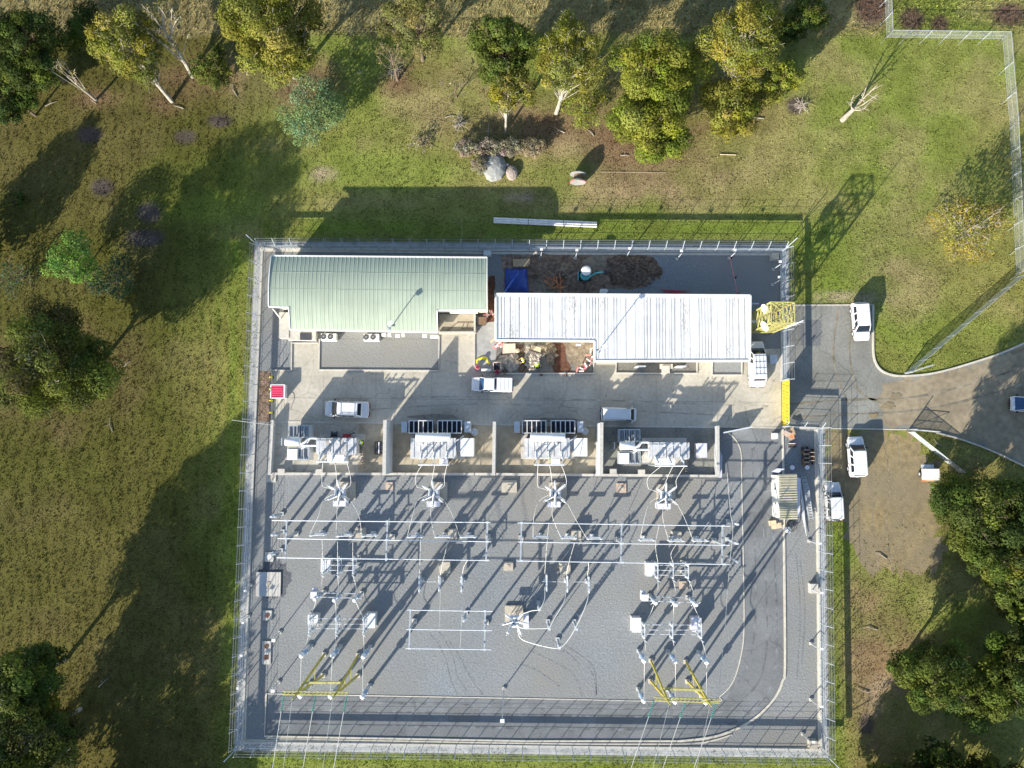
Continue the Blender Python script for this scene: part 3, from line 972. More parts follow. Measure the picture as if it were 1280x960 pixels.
paddock('white topped mesh fence along the north edge of the east paddock', PP([(1108, 47), (1253, 49)]), 6)
paddock('pale mesh fence down the east side of the paddock', PP([(1253, 49), (1262, 160), (1270, 342)]), 10)
paddock('diagonal pale mesh fence from the paddock corner down to the driveway', PP([(1270, 347), (1131, 466)]), 8, mesh='dense_mesh', stays=False)
paddock('short pale mesh fence running north beside the red bare soil', PP([(1108, 47), (1105, -20)]), 3)
paddock('short angled mesh fence beside the white trailer', PP([(1135, 540), (1198, 590)]), 4, mesh='dense_mesh', h=1.5, stays=False)
paddock('old post and wire fence in tall dry grass beyond the trees', PP([(-40, 46), (300, 44), (580, 46), (1090, 46)]), 18, mesh=None, h=1.2, post='bark_brown', stays=False, rail=0.015)
for nm, q in (('open grey pipe farm gate standing on the grass beside the driveway kerb', [(1131, 467), (1162, 457)]), ('open grey pipe farm gate at the mouth of the dirt track', [(1136, 537), (1169, 540)])):
    a, b = PP(q)
    t = thing('farm_gate', nm, 'gate', a)
    m = MB()
    for z in (0.15, 0.6, 1.2):
        m.tube([a + Vector((0, 0, z)), b + Vector((0, 0, z))], 0.035, 6)
    m.tube([a + Vector((0, 0, .15)), b + Vector((0, 0, 1.2))], 0.025, 6)
    for i in range(4):
        p = a.lerp(b, i / 3)
        m.tube([p + Vector((0, 0, .15)), p + Vector((0, 0, 1.2))], 0.025, 6)
    m.build('gate_frame', 'aluminium', t)
    MB().tube([a, a + Vector((0, 0, 2.0))], 0.06, 8).build('gate_post', 'galv', t)

# ------------------------------------------------------------------ buildings
def ribbed(corners, zf, pitch, rib, wr, nv, mb=None, joff=0.0, skip=None):
    """ribbed sheet between four corners TL TR BR BL; ribs run TL->BL"""
    TL, TR, BR, BL = [Vector(c) for c in corners]
    W = (TR.xy - TL.xy).length
    n = int(round(W / pitch))
    us = []
    for i in range(n):
        u = i / n
        us += [(u, 0), (u + (0.5 - wr) / n, 0), (u + (0.5 - wr / 2) / n, rib), (u + (0.5 + wr / 2) / n, rib), (u + (0.5 + wr) / n, 0)]
    us.append((1, 0))
    vs_, fs_ = [], []
    for j in range(nv + 1):
        v = j / nv
        for (u, h) in us:
            p = TL.lerp(TR, u).lerp(BL.lerp(BR, u), v)
            vs_.append((p.x, p.y, zf(p) + h))
    m = len(us)
    for j in range(nv):
        for i in range(m - 1):
            fs_.append((j * m + i, (j + 1) * m + i, (j + 1) * m + i + 1, j * m + i + 1))
    mb = mb or MB()
    return mb.add(vs_, fs_)


# green roofed control building
GZ = 4.6
g = PP([(339.5, 320), (609, 322.5), (609, 388.5), (547, 389), (547, 415), (366, 412), (363, 385.5), (338, 384.5)], GZ)
g[5].x = g[6].x
yN, yS = g[0].y, g[4].y
ym, hh = (yN + yS) / 2 + .4, (yN - yS) / 2
garch = lambda p: GZ + 0.85 * (1 - ((p.y - ym) / hh) ** 2) - 0.05
t = thing('control_building', 'long building under a pale green curved ribbed metal roof', 'building', (g[0] + g[4]) / 2)
mb = MB()
ribbed([g[0], Vector((g[7].x + (g[6].x - g[7].x), g[0].y, 0)), g[6], g[7]], garch, 0.48, 0.022, 0.12, 40, mb)
x1 = g[6].x
ribbed([Vector((x1, g[0].y, 0)), Vector((g[3].x, g[1].y, 0)), g[4], g[5]], garch, 0.48, 0.022, 0.12, 40, mb)
ribbed([Vector((g[3].x, g[1].y, 0)), g[1], g[2], g[3]], garch, 0.48, 0.022, 0.12, 40, mb)
roof = mb.build('roof', 'green_roof', t)
mb = MB()
for a, b in zip(g, g[1:] + g[:1]):
    if abs(a.x - b.x) < 1.2 and abs(a.y - b.y) > 1:                      # gable trims follow the curve
        k = 14
        for i in range(k):
            p, q = a.lerp(b, i / k), a.lerp(b, (i + 1) / k)
            p, q = Vector((p.x, p.y, garch(p) + .03)), Vector((q.x, q.y, garch(q) + .03))
            mb.beam(p, q, 0.12, 0.16)
    else:
        p, q = Vector((a.x, a.y, garch(a) - .04)), Vector((b.x, b.y, garch(b) - .04))
        mb.beam(p, q, 0.20, 0.16)
mb.build('gutter', 'roof_trim', roof)
m = MB()
for f in (.33, .66):
    a, b = g[0].lerp(g[7], f), g[1].lerp(g[2], f)
    k = 60
    for i in range(k):
        p, q = a.lerp(b, i / k), a.lerp(b, (i + 1) / k)
        m.beam(Vector((p.x, p.y, garch(p) + .012)), Vector((q.x, q.y, garch(q) + .012)), .05, .02)
m.build('sheet_lap', 'lap_green', roof)
ins = [Vector((p.x + dx, p.y + dy, 0)) for p, dx, dy in zip(g, (.35, -.08, -.08, -.5, -.5, .35, .35, .35), (-.4, -.4, .45, .45, .6, .6, .45, .45))]
bm_w = MB().prism(ins, 0, 4.3)
bm_w.build('wall', 'cream_wall', t)
# west porch, landing and dock
pw = PP([(340, 386), (364, 388), (364, 413), (357, 414), (356, 394)], 0)
MB().prism(PP([(352, 392), (364, 392), (364, 424), (352, 424)], 0), 0, 1.0).build('porch', 'pale_concrete', t)
MB().beam(P(341, 386, 4.3), P(352, 400, .6), 0.10).build('downpipe', 'roof_trim', t)
MB().prism(PP([(362, 415), (397, 415), (397, 427), (362, 426)], 0), 0, 0.9).build('landing', 'pale_concrete', t)
m = MB()
gq = PP([(375, 416), (389, 416), (389, 425), (375, 425)], 0.96)
m.hexa([(p.x, p.y, .91) for p in gq][::-1], [(p.x, p.y, .97) for p in gq][::-1])
m.build('grating', 'dark_steel', t)
dk = PP([(549, 392), (595, 392), (595, 416), (549, 417)], 0.9)
dock = MB().prism(dk, 0, 0.9).build('loading_dock', 'bay_floor', t)
m = MB()
for l in ([(556, 416), (572, 403), (593, 403)], [(580, 404), (577, 411), (592, 411)], [(585, 404), (583, 410)], [(551, 416), (594, 416)]):
    pts = PP(l, .93)
    for a, b in zip(pts, pts[1:]):
        m.beam(a, b, 0.06, 0.05)
m.build('hatch_edge', 'brown_wood', dock)
m = MB()
pts = PP([(549.5, 417), (594, 417), (594, 392)], 0)
for a, b in zip(pts, pts[1:]):
    m.beam(a + Vector((0, 0, 1.05)), b + Vector((0, 0, 1.05)), 0.20, 0.30)
m.build('parapet', 'pale_concrete', dock)
a, b = PP([(557, 393), (594, 393)], 0)
d1 = MB().box(a.lerp(b, .35) + Vector((0, -.02, 2.1)), (1.2, .12, 2.2)).build('door', 'white_paint', t)
MB().box(a.lerp(b, .35) + Vector((.45, -.1, 1.9)), (.12, .06, .06)).build('handle', 'dark_steel', d1)
MB().box(a.lerp(b, .8) + Vector((0, -.02, 2.1)), (2.2, .12, 2.2)).build('roller_door', 'white_wall', t)
m = MB()
for (u, v, w, h) in ((480, 418.5, .5, .5), (487, 419, .4, .6), (497, 420, .5, .4), (504, 419, .35, .4), (531, 420, .5, .6), (543, 421, 1.0, .5)):
    m.box(P(u, v, 2.2), (w, .35, h))
m.build('meter_box', 'white_paint', t)

# air conditioners
ac = None
for (u, v), lb in (((412, 422), 'white twin fan air conditioner beside the landing of the green roofed building'),
                   ((465, 422.5), 'white twin fan air conditioner against the middle of the south wall')):
    if ac is None:
        ac = thing('air_conditioner', lb, 'air conditioner', (0, 0, 0), 'twin fan air conditioners')
        MB().box((0, 0, .62), (1.85, .85, .95)).build('casing', 'white_paint', ac)
        for s in (-1, 1):
            f = MB().lathe((s * .42 - .2, .05, 1.095), (s * .42 - .2, .05, 1.14), [(0, .34), (1, .34)], 18).build('fan', 'black_plastic', ac)
            q = MB()
            for k in range(4):
                a = k * math.pi / 4
                c_ = Vector((s * .42 - .2, .05, 1.15))
                q.beam(c_ + Vector((math.cos(a), math.sin(a), 0)) * .33, c_ - Vector((math.cos(a), math.sin(a), 0)) * .33, .018)
            q.build('fan_guard', 'grey_steel', f)
        for s in (-1, 1):
            MB().box((s * .7, 0, .1), (.12, .8, .12)).build('foot', 'dark_steel', ac)
        o = ac
    else:
        o = copy_tree(ac)
        tag(o, lb)
    o.location = P(u, v, .6) - Vector((0, 0, .6)) + Vector((0, 0, .045))

# white roofed switch building
WZ = 3.25
w = PP([(619.5, 368), (937, 370), (937, 451), (743, 451.5), (743, 426.5), (619.5, 425.5)], WZ)
t = thing('switch_building', 'long building under a stained white ribbed metal roof', 'building', (w[0] + w[2]) / 2)
wz = lambda p: WZ + (p.y - w[2].y) * 0.03
mb = MB()
xm = w[4].x
ribbed([w[0], Vector((xm, w[0].y - .05, 0)), Vector((xm, w[4].y, 0)), w[5]], wz, 0.36, 0.018, 0.10, 4, mb)
ribbed([Vector((xm, w[0].y - .05, 0)), w[1], w[2], w[3]], wz, 0.36, 0.018, 0.10, 5, mb)
roof = mb.build('roof', 'white_roof', t)
m = MB()
for a, b in zip(w, w[1:] + w[:1]):
    p, q = Vector((a.x, a.y, wz(a) - .02)), Vector((b.x, b.y, wz(b) - .02))
    m.beam(p, q, 0.26, 0.22)
m.build('gutter', 'roof_trim', roof)
m = MB()
W_ = w[1].x - w[0].x
x = w[0].x + .3
k = 0
while x < w[1].x - .4:
    yb = w[5].y if x < xm else w[2].y
    yt = w[0].y + (w[1].y - w[0].y) * (x - w[0].x) / W_
    a, b = Vector((x, yt - .35, 0)), Vector((x, yb + .3, 0))
    a.z, b.z = wz(a) + .03, wz(b) + .03
    m.beam(a, b, random.choice((0.03, .045, .06)), 0.02)
    x += 0.36 * random.choice((1, 1, 2, 3))
m.build('lap_seam', 'roof_seam', roof)
ins = [Vector((p.x + dx, p.y + dy, 0)) for p, dx, dy in zip(w, (.08, -.35, -.35, .35, .35, .08), (-.4, -.4, .45, .45, .45, .45))]
MB().prism(ins, 0, 3.0).build('wall', 'cream_wall', t)
for (u, v) in ((800, 456), (850, 456)):
    d1 = MB().box(P(u, v, 1.1) + Vector((0, -.25, 0)), (1.1, .12, 2.1)).build('door', 'grey_steel', t)
    MB().box(P(u, v, 1.1) + Vector((.4, -.33, 0)), (.12, .06, .06)).build('handle', 'dark_steel', d1)
MB().prism(PP([(825, 455), (841, 455), (841, 461), (825, 461)], .5), 0, .5).build('door_step', 'pale_concrete', t)
MB().box(P(832, 462, .3), (.9, .9, .6)).build('sump_box', 'pale_concrete', t)
m = MB()
for (u, v) in ((942, 379.5), (943, 402)):
    p = P(936, v, 2.7)
    m.beam(p + Vector((-.4, 0, 0)), p + Vector((1.2, 0, 0)), .14 if v < 390 else .3, .1)
m.build('cable_tray', 'grey_steel', t)

# roof flood lights
for (u, v, z, h, lb) in ((487, 411, 4.9, 2.3, 'grey flood light pole on the south eave of the green roof'), (747, 440, 3.3, 3.2, 'grey flood light pole on the notch of the white roof'),):
    p = P(u, v, z)
    t = thing('flood_light', lb, 'flood light', p)
    MB().tube([p, p + Vector((0, 0, h))], 0.055, 7).build('pole', 'galv', t)
    MB().beam(p + Vector((-.05, 0, h)), p + Vector((.45, .25, h + .1)), .07).build('arm', 'galv', t)
    MB().box(p + Vector((.5, .3, h + .1)), (.55, .45, .18), .5).build('lamp_head', 'white_paint', t)
    MB().box(p + Vector((0, 0, .05)), (.35, .35, .1)).build('base_plate', 'galv', t)

# sloping shed by the kerb
s = PP([(973, 593), (996, 592.5), (997, 649), (974.5, 649.5)], 2.5)
t = thing('shed', 'small shed with cream ribbed roof and white west wall', 'shed', (s[0] + s[2]) / 2)
mb = MB()
ribbed([s[1], s[2], s[3], s[0]], lambda p: 2.5 + (p.x - s[0].x) * 0.02, 0.27, 0.05, 0.10, 3, mb)
roof = mb.build('roof', 'shed_roof', t)
m = MB()
for i in range(1, 18):
    a, b = s[0].lerp(s[3], i / 18), s[1].lerp(s[2], i / 18)
    m.beam(a + Vector((.1, 0, .07)), b + Vector((-.1, 0, .11)), random.choice((.03, .05, .08)), .02)
m.build('roof_stripe', 'shed_gap', roof)
ins = [Vector((p.x + dx, p.y + dy, 0)) for p, dx, dy in zip(s, (-.05, -.15, -.15, -.05), (-.15, -.15, .15, .15))]
MB().prism(ins, 0, 2.44).build('wall', 'white_wall', t)
a, b = s[0].copy(), s[3].copy()
for k in (.1, .33, .66, .9):
    p = a.lerp(b, k)
    MB().box((p.x - .09, p.y, 1.5), (.06, .25, .2)).build('wall_vent', 'dark_steel', t)
m = MB()
q = PP([(994, 596), (1001, 598), (1000, 646), (995, 646)], 1.0)
m.hexa([(p.x, p.y, .9) for p in q[::-1]], [(p.x, p.y, 1.0) for p in q[::-1]])
m.build('side_bench', 'lavender_panel', t)
t = tag(MB().hexa([p for p in PP([(964, 589.5), (973, 591), (981, 586), (971, 585.5)], 2.2)][::1], [p + Vector((0, 0, .06)) for p in PP([(964, 589.5), (973, 591), (981, 586), (971, 585.5)], 2.2)]).build('door_leaf', 'lavender_panel'),
        'open lavender door panel at the north end of the cream roofed shed', 'door')
for l, bx in (('pile of pale timber boxes at the south end of the shed', ((966.5, 654, .5), (973, 657, .35), (969, 658, .25))),):
    t = thing('timber_boxes', l, 'boxes', P(970, 655))
    for u, v, h in bx:
        MB().box(P(u, v, h) - Vector((0, 0, h / 2)), (.75, .6, h), .1).build('crate', 'timber', t)

# ------------------------------------------------------------------ lattice tower with dishes
b4 = PP([(936.5, 393), (963, 393.5), (963, 417), (936.5, 416.5)], 0)
t = thing('lattice_tower', 'yellow lattice communication tower beside the white roof', 'tower', (b4[0] + b4[2]) / 2)
H_ = 8.4
m, br = MB(), MB()
proto = None
for i, p in enumerate(b4):
    MB().beam(p, p + Vector((0, 0, H_)), 0.14).build('leg', 'pale_yellow_steel', t)
nb = 7
for i in range(4):
    a, b = b4[i], b4[(i + 1) % 4]
    for k in range(nb):
        z0, z1 = H_ * k / nb, H_ * (k + 1) / nb
        br.beam(a + Vector((0, 0, z0)), b + Vector((0, 0, z1)), .07)
        br.beam(b + Vector((0, 0, z0)), a + Vector((0, 0, z1)), .07)
        br.beam(a + Vector((0, 0, z1)), b + Vector((0, 0, z1)), .09)
for k in (3, 5, 7):
    z = H_ * k / nb
    br.beam(b4[0] + Vector((0, 0, z)), b4[2] + Vector((0, 0, z)), .06)
    br.beam(b4[0].lerp(b4[1], .5) + Vector((0, 0, z)), b4[3].lerp(b4[2], .5) + Vector((0, 0, z)), .09)
br.build('bracing', 'pale_yellow_steel', t)
p = b4[2] + Vector((.1, -.1, 0))
MB().tube([p + Vector((0, 0, 5)), p + Vector((0, 0, 10.8))], .06, 7).build('antenna_mast', 'aluminium', t)
m = MB()
for k, z in enumerate((7.2, 8.2, 9.4)):
    m.tube([p + Vector((-.6, 0, z)), p + Vector((.6, 0, z))], .025, 5)
m.build('antenna', 'aluminium', t)
for (u, v, z) in ((959, 385, 6.4), (958.5, 406.5, 6.0)):
    c = P(u, v, z)
    d = Vector((-1, -.5, 0.25)).normalized()
    MB().lathe(c, c + d * .35, [(0, .12), (.3, .42), (.85, .62), (1.0, .62), (1.02, .05)], 16).build('dish', 'white_polymer', t)
# ------------------------------------------------------------------ transformer bays
def wall_px(name, label, pxs, w, z, cat='wall', material='fire_wall', group=None, cap=None):
    pts = PP(pxs)
    t = thing(name, label, cat, pts[0], group)
    m, c = MB(), MB()
    for a, b in zip(pts, pts[1:]):
        d = (b - a).normalized()
        m.beam(a + Vector((0, 0, z / 2)) - d * w * .0, b + Vector((0, 0, z / 2)), w, z)
        c.beam(a + Vector((0, 0, z + .031)) - d * .05, b + Vector((0, 0, z + .031)) + d * .05, w + .06, .06)
    m.build('wall_panel', material, t)
    c.build('coping', cap or 'pale_concrete', t)
    return t


wall_px('fire_wall', 'tall grey concrete fire wall east of the first transformer', [(490, 527), (489, 591)], .34, 5.0, group='fire walls between the transformers')
wall_px('fire_wall', 'tall thin concrete fire wall between the two transformers with dark radiators', [(619.5, 529), (618.5, 591)], .30, 5.0, group='fire walls between the transformers')
wall_px('fire_wall', 'tall white lit concrete fire wall west of the last transformer', [(746.5, 530), (746, 592)], .34, 5.0, group='fire walls between the transformers')
wall_px('bund_wall', 'low concrete bund wall at the west side of the transformer bays', [(343.5, 526), (340, 592)], .30, 1.0)
wall_px('bund_wall', 'long low concrete bund wall along the south side of the transformer bays', [(337, 592), (620, 592.5), (896, 595)], .24, .45)
wall_px('bund_wall', 'concrete bund wall with white coping at the east side of the last transformer', [(894, 533), (894.5, 594)], .30, 1.2)
for i, (u, v) in enumerate(((353, 590), (399, 590.5), (766, 590), (801, 591))):
    t = thing('bund_buttress', 'short concrete buttress on the bund wall, %s of its bay' % ('west' if i % 2 == 0 else 'middle') + (' below the first transformer' if i < 2 else ' below the last transformer'), 'buttress', P(u, v))
    MB().box(P(u, v) + Vector((0, .1, .25)), (.75, .5, .5)).build('block', 'pale_concrete', t)
    MB().box(P(u, v) + Vector((0, .1, .53)), (.85, .6, .06)).build('cap', 'pale_concrete', t)
wall_px('barrier_rail', 'white pipe rail gate reaching west from the driveway fence over the apron edge', [(902, 541), (936, 534)], .10, 1.1, 'gate', 'aluminium', cap='aluminium')
t = thing('wall_pipes', 'bundle of pale blue grey pipes against the outside of the east bund wall', 'pipes', P(899, 575))
for k in range(4):
    a, b = P(898.5 + k * 1.3, 560 + k * 3, .3), P(898 + k * 1.3, 597, .3)
    MB().tube([a, b], .05, 6).build('pipe', 'lavender_panel', t)


def transformer_b(label):
    t = thing('transformer', label, 'transformer', (0, 0, 0), 'transformers with dark radiator banks')
    # local metres, origin = middle of the tank, +y north
    MB().box((0, 0, .25), (6.6, 3.0, .3)).build('plinth', 'pale_concrete', t)
    tank = MB().box((-.2, -.15, 1.75), (5.2, 2.2, 2.7)).build('tank', 'transformer_grey', t)
    m = MB()
    m.box((-.2, -.15, 3.14), (5.35, 2.35, .08))
    for k in range(7):
        m.box((-2.5 + k * .76, -.15, 3.21), (.06, 2.2, .06))
    m.build('tank_lid', 'transformer_grey', tank)
    m = MB()
    for k in range(8):
        for s in (-1, 1):
            m.box((-2.6 + k * .68, -.15 + s * 1.15, 1.7), (.1, .14, 2.4))
    m.build('stiffener', 'transformer_grey', tank)
    MB().lathe((-2.2, 1.15, 3.75), (1.9, 1.15, 3.75), [(0, .1), (.005, .46), (.02, .5), (.98, .5), (.995, .46), (1, .1)], 18).build('conservator', 'white_paint', t, True)
    m = MB()
    for x in (-1.6, 1.3):
        m.beam((x, 1.15, 2.6), (x, 1.15, 3.4), .14)
    m.build('conservator_bracket', 'transformer_grey', t)
    for x0 in (-3.05, .35):
        for k in range(5):
            f = MB()
            x = x0 + k * .56
            for j in range(4):
                f.box((x + j * .12, 2.35, 1.6), (.035, 1.45, 2.3))
            f.build('radiator', 'radiator', t)
    m = MB()
    for x0 in (-3.12, .28):
        for k in range(6):
            m.beam((x0 + k * .56, 1.62, 2.85), (x0 + k * .56, 3.08, 2.85), .085)
        for y in (1.62, 3.08):
            m.beam((x0, y, 2.85), (x0 + 2.8, y, 2.85), .10)
    m.build('header_pipe', 'white_paint', t)
    for s in (-1, 1):
        MB().box((s * 3.75, 2.35, 1.5), (.7, 1.3, 2.0)).build('fan_box', 'grey_steel', t)
    m = MB()
    for x in (-1.7, -.3, 1.1):
        m.tube([(x, 1.9, 2.5), (x, 1.2, 2.9), (x, .6, 3.1)], .09, 6)
    m.tube([(2.3, .6, 3.0), (2.9, .9, 3.2), (3.3, 1.3, 2.7)], .1, 6)
    m.build('oil_pipe', 'transformer_grey', t)
    MB().box((3.75, -.05, 1.5), (1.55, 2.15, 2.9)).build('cable_box', 'white_paint', t)
    MB().box((2.75, .2, 1.5), (.5, 1.5, 2.3)).build('cooler_pipe_box', 'transformer_grey', t)
    MB().box((.9, -1.75, 1.1), (.95, .7, 1.8)).build('control_cubicle', 'lavender_panel', t)
    for k, x in enumerate((-1.5, 0, 1.5)):
        MB().insul((x, -.55, 3.1), (x, -1.35, 4.6), .13, 9).build('bushing', 'porcelain', t)
        MB().insul((x * .8 - .3, .25, 3.1), (x * .8 - .3, .45, 3.9), .10, 5).build('low_voltage_bushing', 'porcelain', t)
    MB().tube([(-1.75, -2.05, 4.75), (1.75, -2.05, 4.75)], .075, 8).build('busbar', 'white_paint', t)
    m = MB()
    for x in (-1.5, 0, 1.5):
        m.tube([(x, -1.35, 4.6), (x, -2.05, 4.75)], .05, 6)
    m.build('bushing_lead', 'aluminium', t)
    for x in (-1.75, 1.75):
        MB().beam((x, -2.05, .1), (x, -2.05, 4.7), .10).build('support_post', 'galv', t)
    return t


def transformer_a(label):
    t = thing('transformer', label, 'transformer', (0, 0, 0), 'transformers with conservators on a separate frame')
    MB().box((0, -.1, .2), (5.4, 3.2, .25)).build('plinth', 'pale_concrete', t)
    tank = MB().box((0, 0, 1.8), (4.6, 1.75, 2.9)).build('tank', 'transformer_grey', t)
    m = MB()
    m.box((0, 0, 3.29), (4.75, 1.9, .08))
    m.box((-1.5, 0, 3.36), (1.6, 1.4, .06))
    for k in range(6):
        m.box((-2.0 + k * .8, 0, 3.37), (.05, 1.85, .07))
    m.build('tank_lid', 'transformer_grey', tank)
    m = MB()
    for k in range(7):
        for s in (-1, 1):
            m.box((-2.1 + k * .7, s * 1.0, 1.7), (.1, .12, 2.5))
    m.build('stiffener', 'transformer_grey', tank)
    MB().box((-.2, -1.35, 1.5), (2.0, .75, 2.4)).build('tap_changer', 'white_paint', t)
    MB().lathe((-5.85, .55, 3.9), (-4.1, .55, 3.9), [(0, .1), (.006, .42), (.03, .48), (.97, .48), (.994, .42), (1, .1)], 18).build('conservator', 'white_paint', t, True)
    m = MB()
    for x in (-6.4, -4.5):
        for y in (.2, .9):
            m.beam((x, y, .05), (x, y, 3.5), .12)
        m.beam((x, .1, 3.45), (x, 1.0, 3.45), .12)
    m.build('conservator_frame', 'galv', t)
    for (y, n_) in ((1.75, 9), (-.85, 9)):
        for k in range(n_):
            f = MB()
            x = -5.7 + k * .27
            for j in range(2):
                f.box((x + j * .1, y, 1.6), (.04, 1.5, 2.3))
            f.build('radiator', 'grey_steel', t)
        m = MB()
        m.beam((-5.8, y - .7, 2.85), (-3.3, y - .7, 2.85), .12)
        m.beam((-5.8, y + .7, 2.85), (-3.3, y + .7, 2.85), .12)
        for k in range(5):
            m.beam((-5.8 + k * .62, y - .7, 2.85), (-5.8 + k * .62, y + .7, 2.85), .09)
        m.build('header_pipe', 'galv', t)
    m = MB()
    q = [(-5.85, -1.55), (-4.65, -1.55), (-4.65, -.3), (-5.85, -.3)]
    m.hexa([(x, y, 2.93) for x, y in q], [(x, y, 3.0) for x, y in q])
    m.build('fan_cover', 'white_paint', t)
    m = MB()
    m.tube(smoothpts([(-4.2, .3, 3.3), (-3.7, .5, 3.4), (-3.2, .95, 3.3), (-2.3, .95, 3.1)]), .13, 8)
    m.tube([(-4.2, .1, 3.2), (-2.3, .1, 3.1)], .13, 8)
    m.tube(smoothpts([(-4.2, -.3, 3.0), (-3.7, .1, 3.1), (-3.2, .85, 3.1)]), .08, 6)
    m.build('oil_pipe', 'white_paint', t)
    for k, x in enumerate((-1.5, 0, 1.5)):
        MB().insul((x - .1, -.7, 3.2), (x - .1, -1.35, 4.7), .13, 9).build('bushing', 'porcelain', t)
        MB().insul((x * .6 + .3, .5, 3.2), (x * .6 + .3, .7, 4.0), .10, 5).build('low_voltage_bushing', 'porcelain', t)
    MB().tube([(-1.95, -1.75, 4.8), (1.75, -1.75, 4.8)], .075, 8).build('busbar', 'white_paint', t)
    m = MB()
    for x in (-1.6, -.1, 1.4):
        m.tube([(x, -1.35, 4.7), (x, -1.75, 4.8)], .05, 6)
    m.build('bushing_lead', 'aluminium', t)
    for x in (-1.95, 1.75):
        MB().beam((x, -1.75, .1), (x, -1.75, 4.75), .10).build('support_post', 'galv', t)
    m = MB()
    for k in range(11):
        m.box((2.6, -2.5 + k * .29, .6 + .2 * (k % 2)), (.25, .13, 1.0))
    m.build('valve_set', 'pink_boulder', t)
    return t


ta = transformer_a('first transformer, its conservator and radiators on a frame beside the west bund wall')
ta2 = copy_tree(ta)
tag(ta2, 'last transformer, standing between the white lit fire wall and the east bund wall')
ta.location = P(424.5, 558, 1.6) - Vector((0, 0, 1.6))
ta2.location = P(833, 563, 1.6) - Vector((0, 0, 1.6))
tb = transformer_b('second transformer from the west with dark radiators, east of the tall grey fire wall')
tb2 = copy_tree(tb)
tag(tb2, 'third transformer from the west with dark radiators, beside the white lit fire wall')
tb.location = P(545.5, 558.5, 1.6) - Vector((0, 0, 1.6))
tb2.location = P(685.5, 558.5, 1.6) - Vector((0, 0, 1.6))

# kiosks and clutter in the bays
def kiosk(label, u, v, z, d, material='cabinet', cat='cabinet', group=None, roof=None, name='cabinet'):
    """cabinet whose lid is seen at (u,v) at height z"""
    c = P(u, v, z)
    t = thing(name, label, cat, Vector((c.x, c.y, 0)), group)
    MB().box((c.x, c.y, .06), (d[0] + .2, d[1] + .2, .12)).build('plinth', 'pale_concrete', t)
    b = MB().box((c.x, c.y, .12 + (z - .18) / 2), (d[0], d[1], z - .18)).build('body', material, t)
    MB().box((c.x, c.y, z - .02), (d[0] + .1, d[1] + .1, .07)).build('lid', roof or material, t)
    dr = MB().box((c.x, c.y - d[1] / 2 - .015, z / 2 + .05), (d[0] * .86, .03, z * .72)).build('door', material, t)
    MB().box((c.x + d[0] * .3, c.y - d[1] / 2 - .05, z / 2), (.05, .05, .18)).build('handle', 'dark_steel', dr)
    return t


kiosk('grey louvred cabinet near the east bund wall of the last bay', 877.5, 563, 1.3, (1.1, 1.6), 'lavender_panel')
t = thing('valve_rack', 'row of black valves on a pallet beside the first fire wall', 'valves', P(474, 561))
for k in range(3):
    MB().box(P(471 + k * 3, 560, .35), (.14, 1.4, .6)).build('valve', 'dark_steel' if k != 1 else 'lavender_panel', t)
MB().box(P(474, 560, .05), (1.1, 1.6, .1)).build('pallet', 'brown_wood', t)
t = thing('oil_pump', 'small red wheeled pump with an arm behind the first transformer', 'pump', P(436, 545))
MB().box(P(434, 545.5, .5), (.9, .6, .7)).build('body', 'red_paint', t)
MB().beam(P(437, 544, .9), P(443, 540.5, 1.1), .12).build('arm', 'dark_steel', t)
for du in (-3, 3):
    p = P(434 + du, 547, .22)
    MB().lathe(p - Vector((0, .08, 0)), p + Vector((0, .08, 0)), [(0, .2), (1, .2)], 12).build('wheel', 'rubber', t)
t = thing('hose_reel', 'black hose reel frame on the floor behind the first transformer', 'hose reel', P(418, 543))
MB().lathe(P(418, 543, .4) - Vector((.35, 0, 0)), P(418, 543, .4) + Vector((.35, 0, 0)), [(0, .4), (.1, .4), (.1, .25), (.9, .25), (.9, .4), (1, .4)], 14).build('drum', 'dark_steel', t)
MB().box(P(418, 543, .06), (.9, .7, .1)).build('base_frame', 'grey_steel', t)
for (u, v, lb) in ((593, 540, 'green grey valve pit cover beside the white cable box of the second transformer'), (731, 539, 'pale concrete valve pit cover east of the third transformer')):
    t = thing('valve_pit', lb, 'pit cover', P(u, v))
    MB().lathe(P(u, v, .02), P(u, v, .28), [(0, .5), (1, .5)], 18).build('ring', 'pale_concrete', t)
    MB().lathe(P(u, v, .28), P(u, v, .32), [(0, .38), (1, .38)], 18).build('cover', 'grey_steel', t)

# ------------------------------------------------------------------ switchyard
def base_px(u, v, z=0):
    return P(u, v, z)


def post_insulator(label=None, h=4.4, group='post insulators carrying the busbars'):
    t = thing('post_insulator', label, 'insulator post', (0, 0, 0), group)
    MB().box((0, 0, .1), (.45, .45, .28)).build('footing', 'fire_wall', t)
    MB().box((0, 0, (h - 1.3) / 2 + .2), (.24, .24, h - 1.7)).build('column', 'galv', t)
    MB().box((0, 0, h - 1.42), (.42, .42, .05)).build('base_plate', 'galv', t)
    MB().insul((0, 0, h - 1.4), (0, 0, h - .1), .11, 7).build('insulator', 'porcelain', t)
    MB().box((0, 0, h - .05), (.26, .22, .12)).build('clamp', 'aluminium', t)
    return t


pi0 = post_insulator()
first = [True]


def put(proto, label, loc, rz=0.0, used={}):
    if proto.name not in used:
        used[proto.name] = 1
        o = proto
    else:
        o = copy_tree(proto)
    o.location = loc
    o.rotation_euler = (0, 0, rz)
    tag(o, label)
    return o


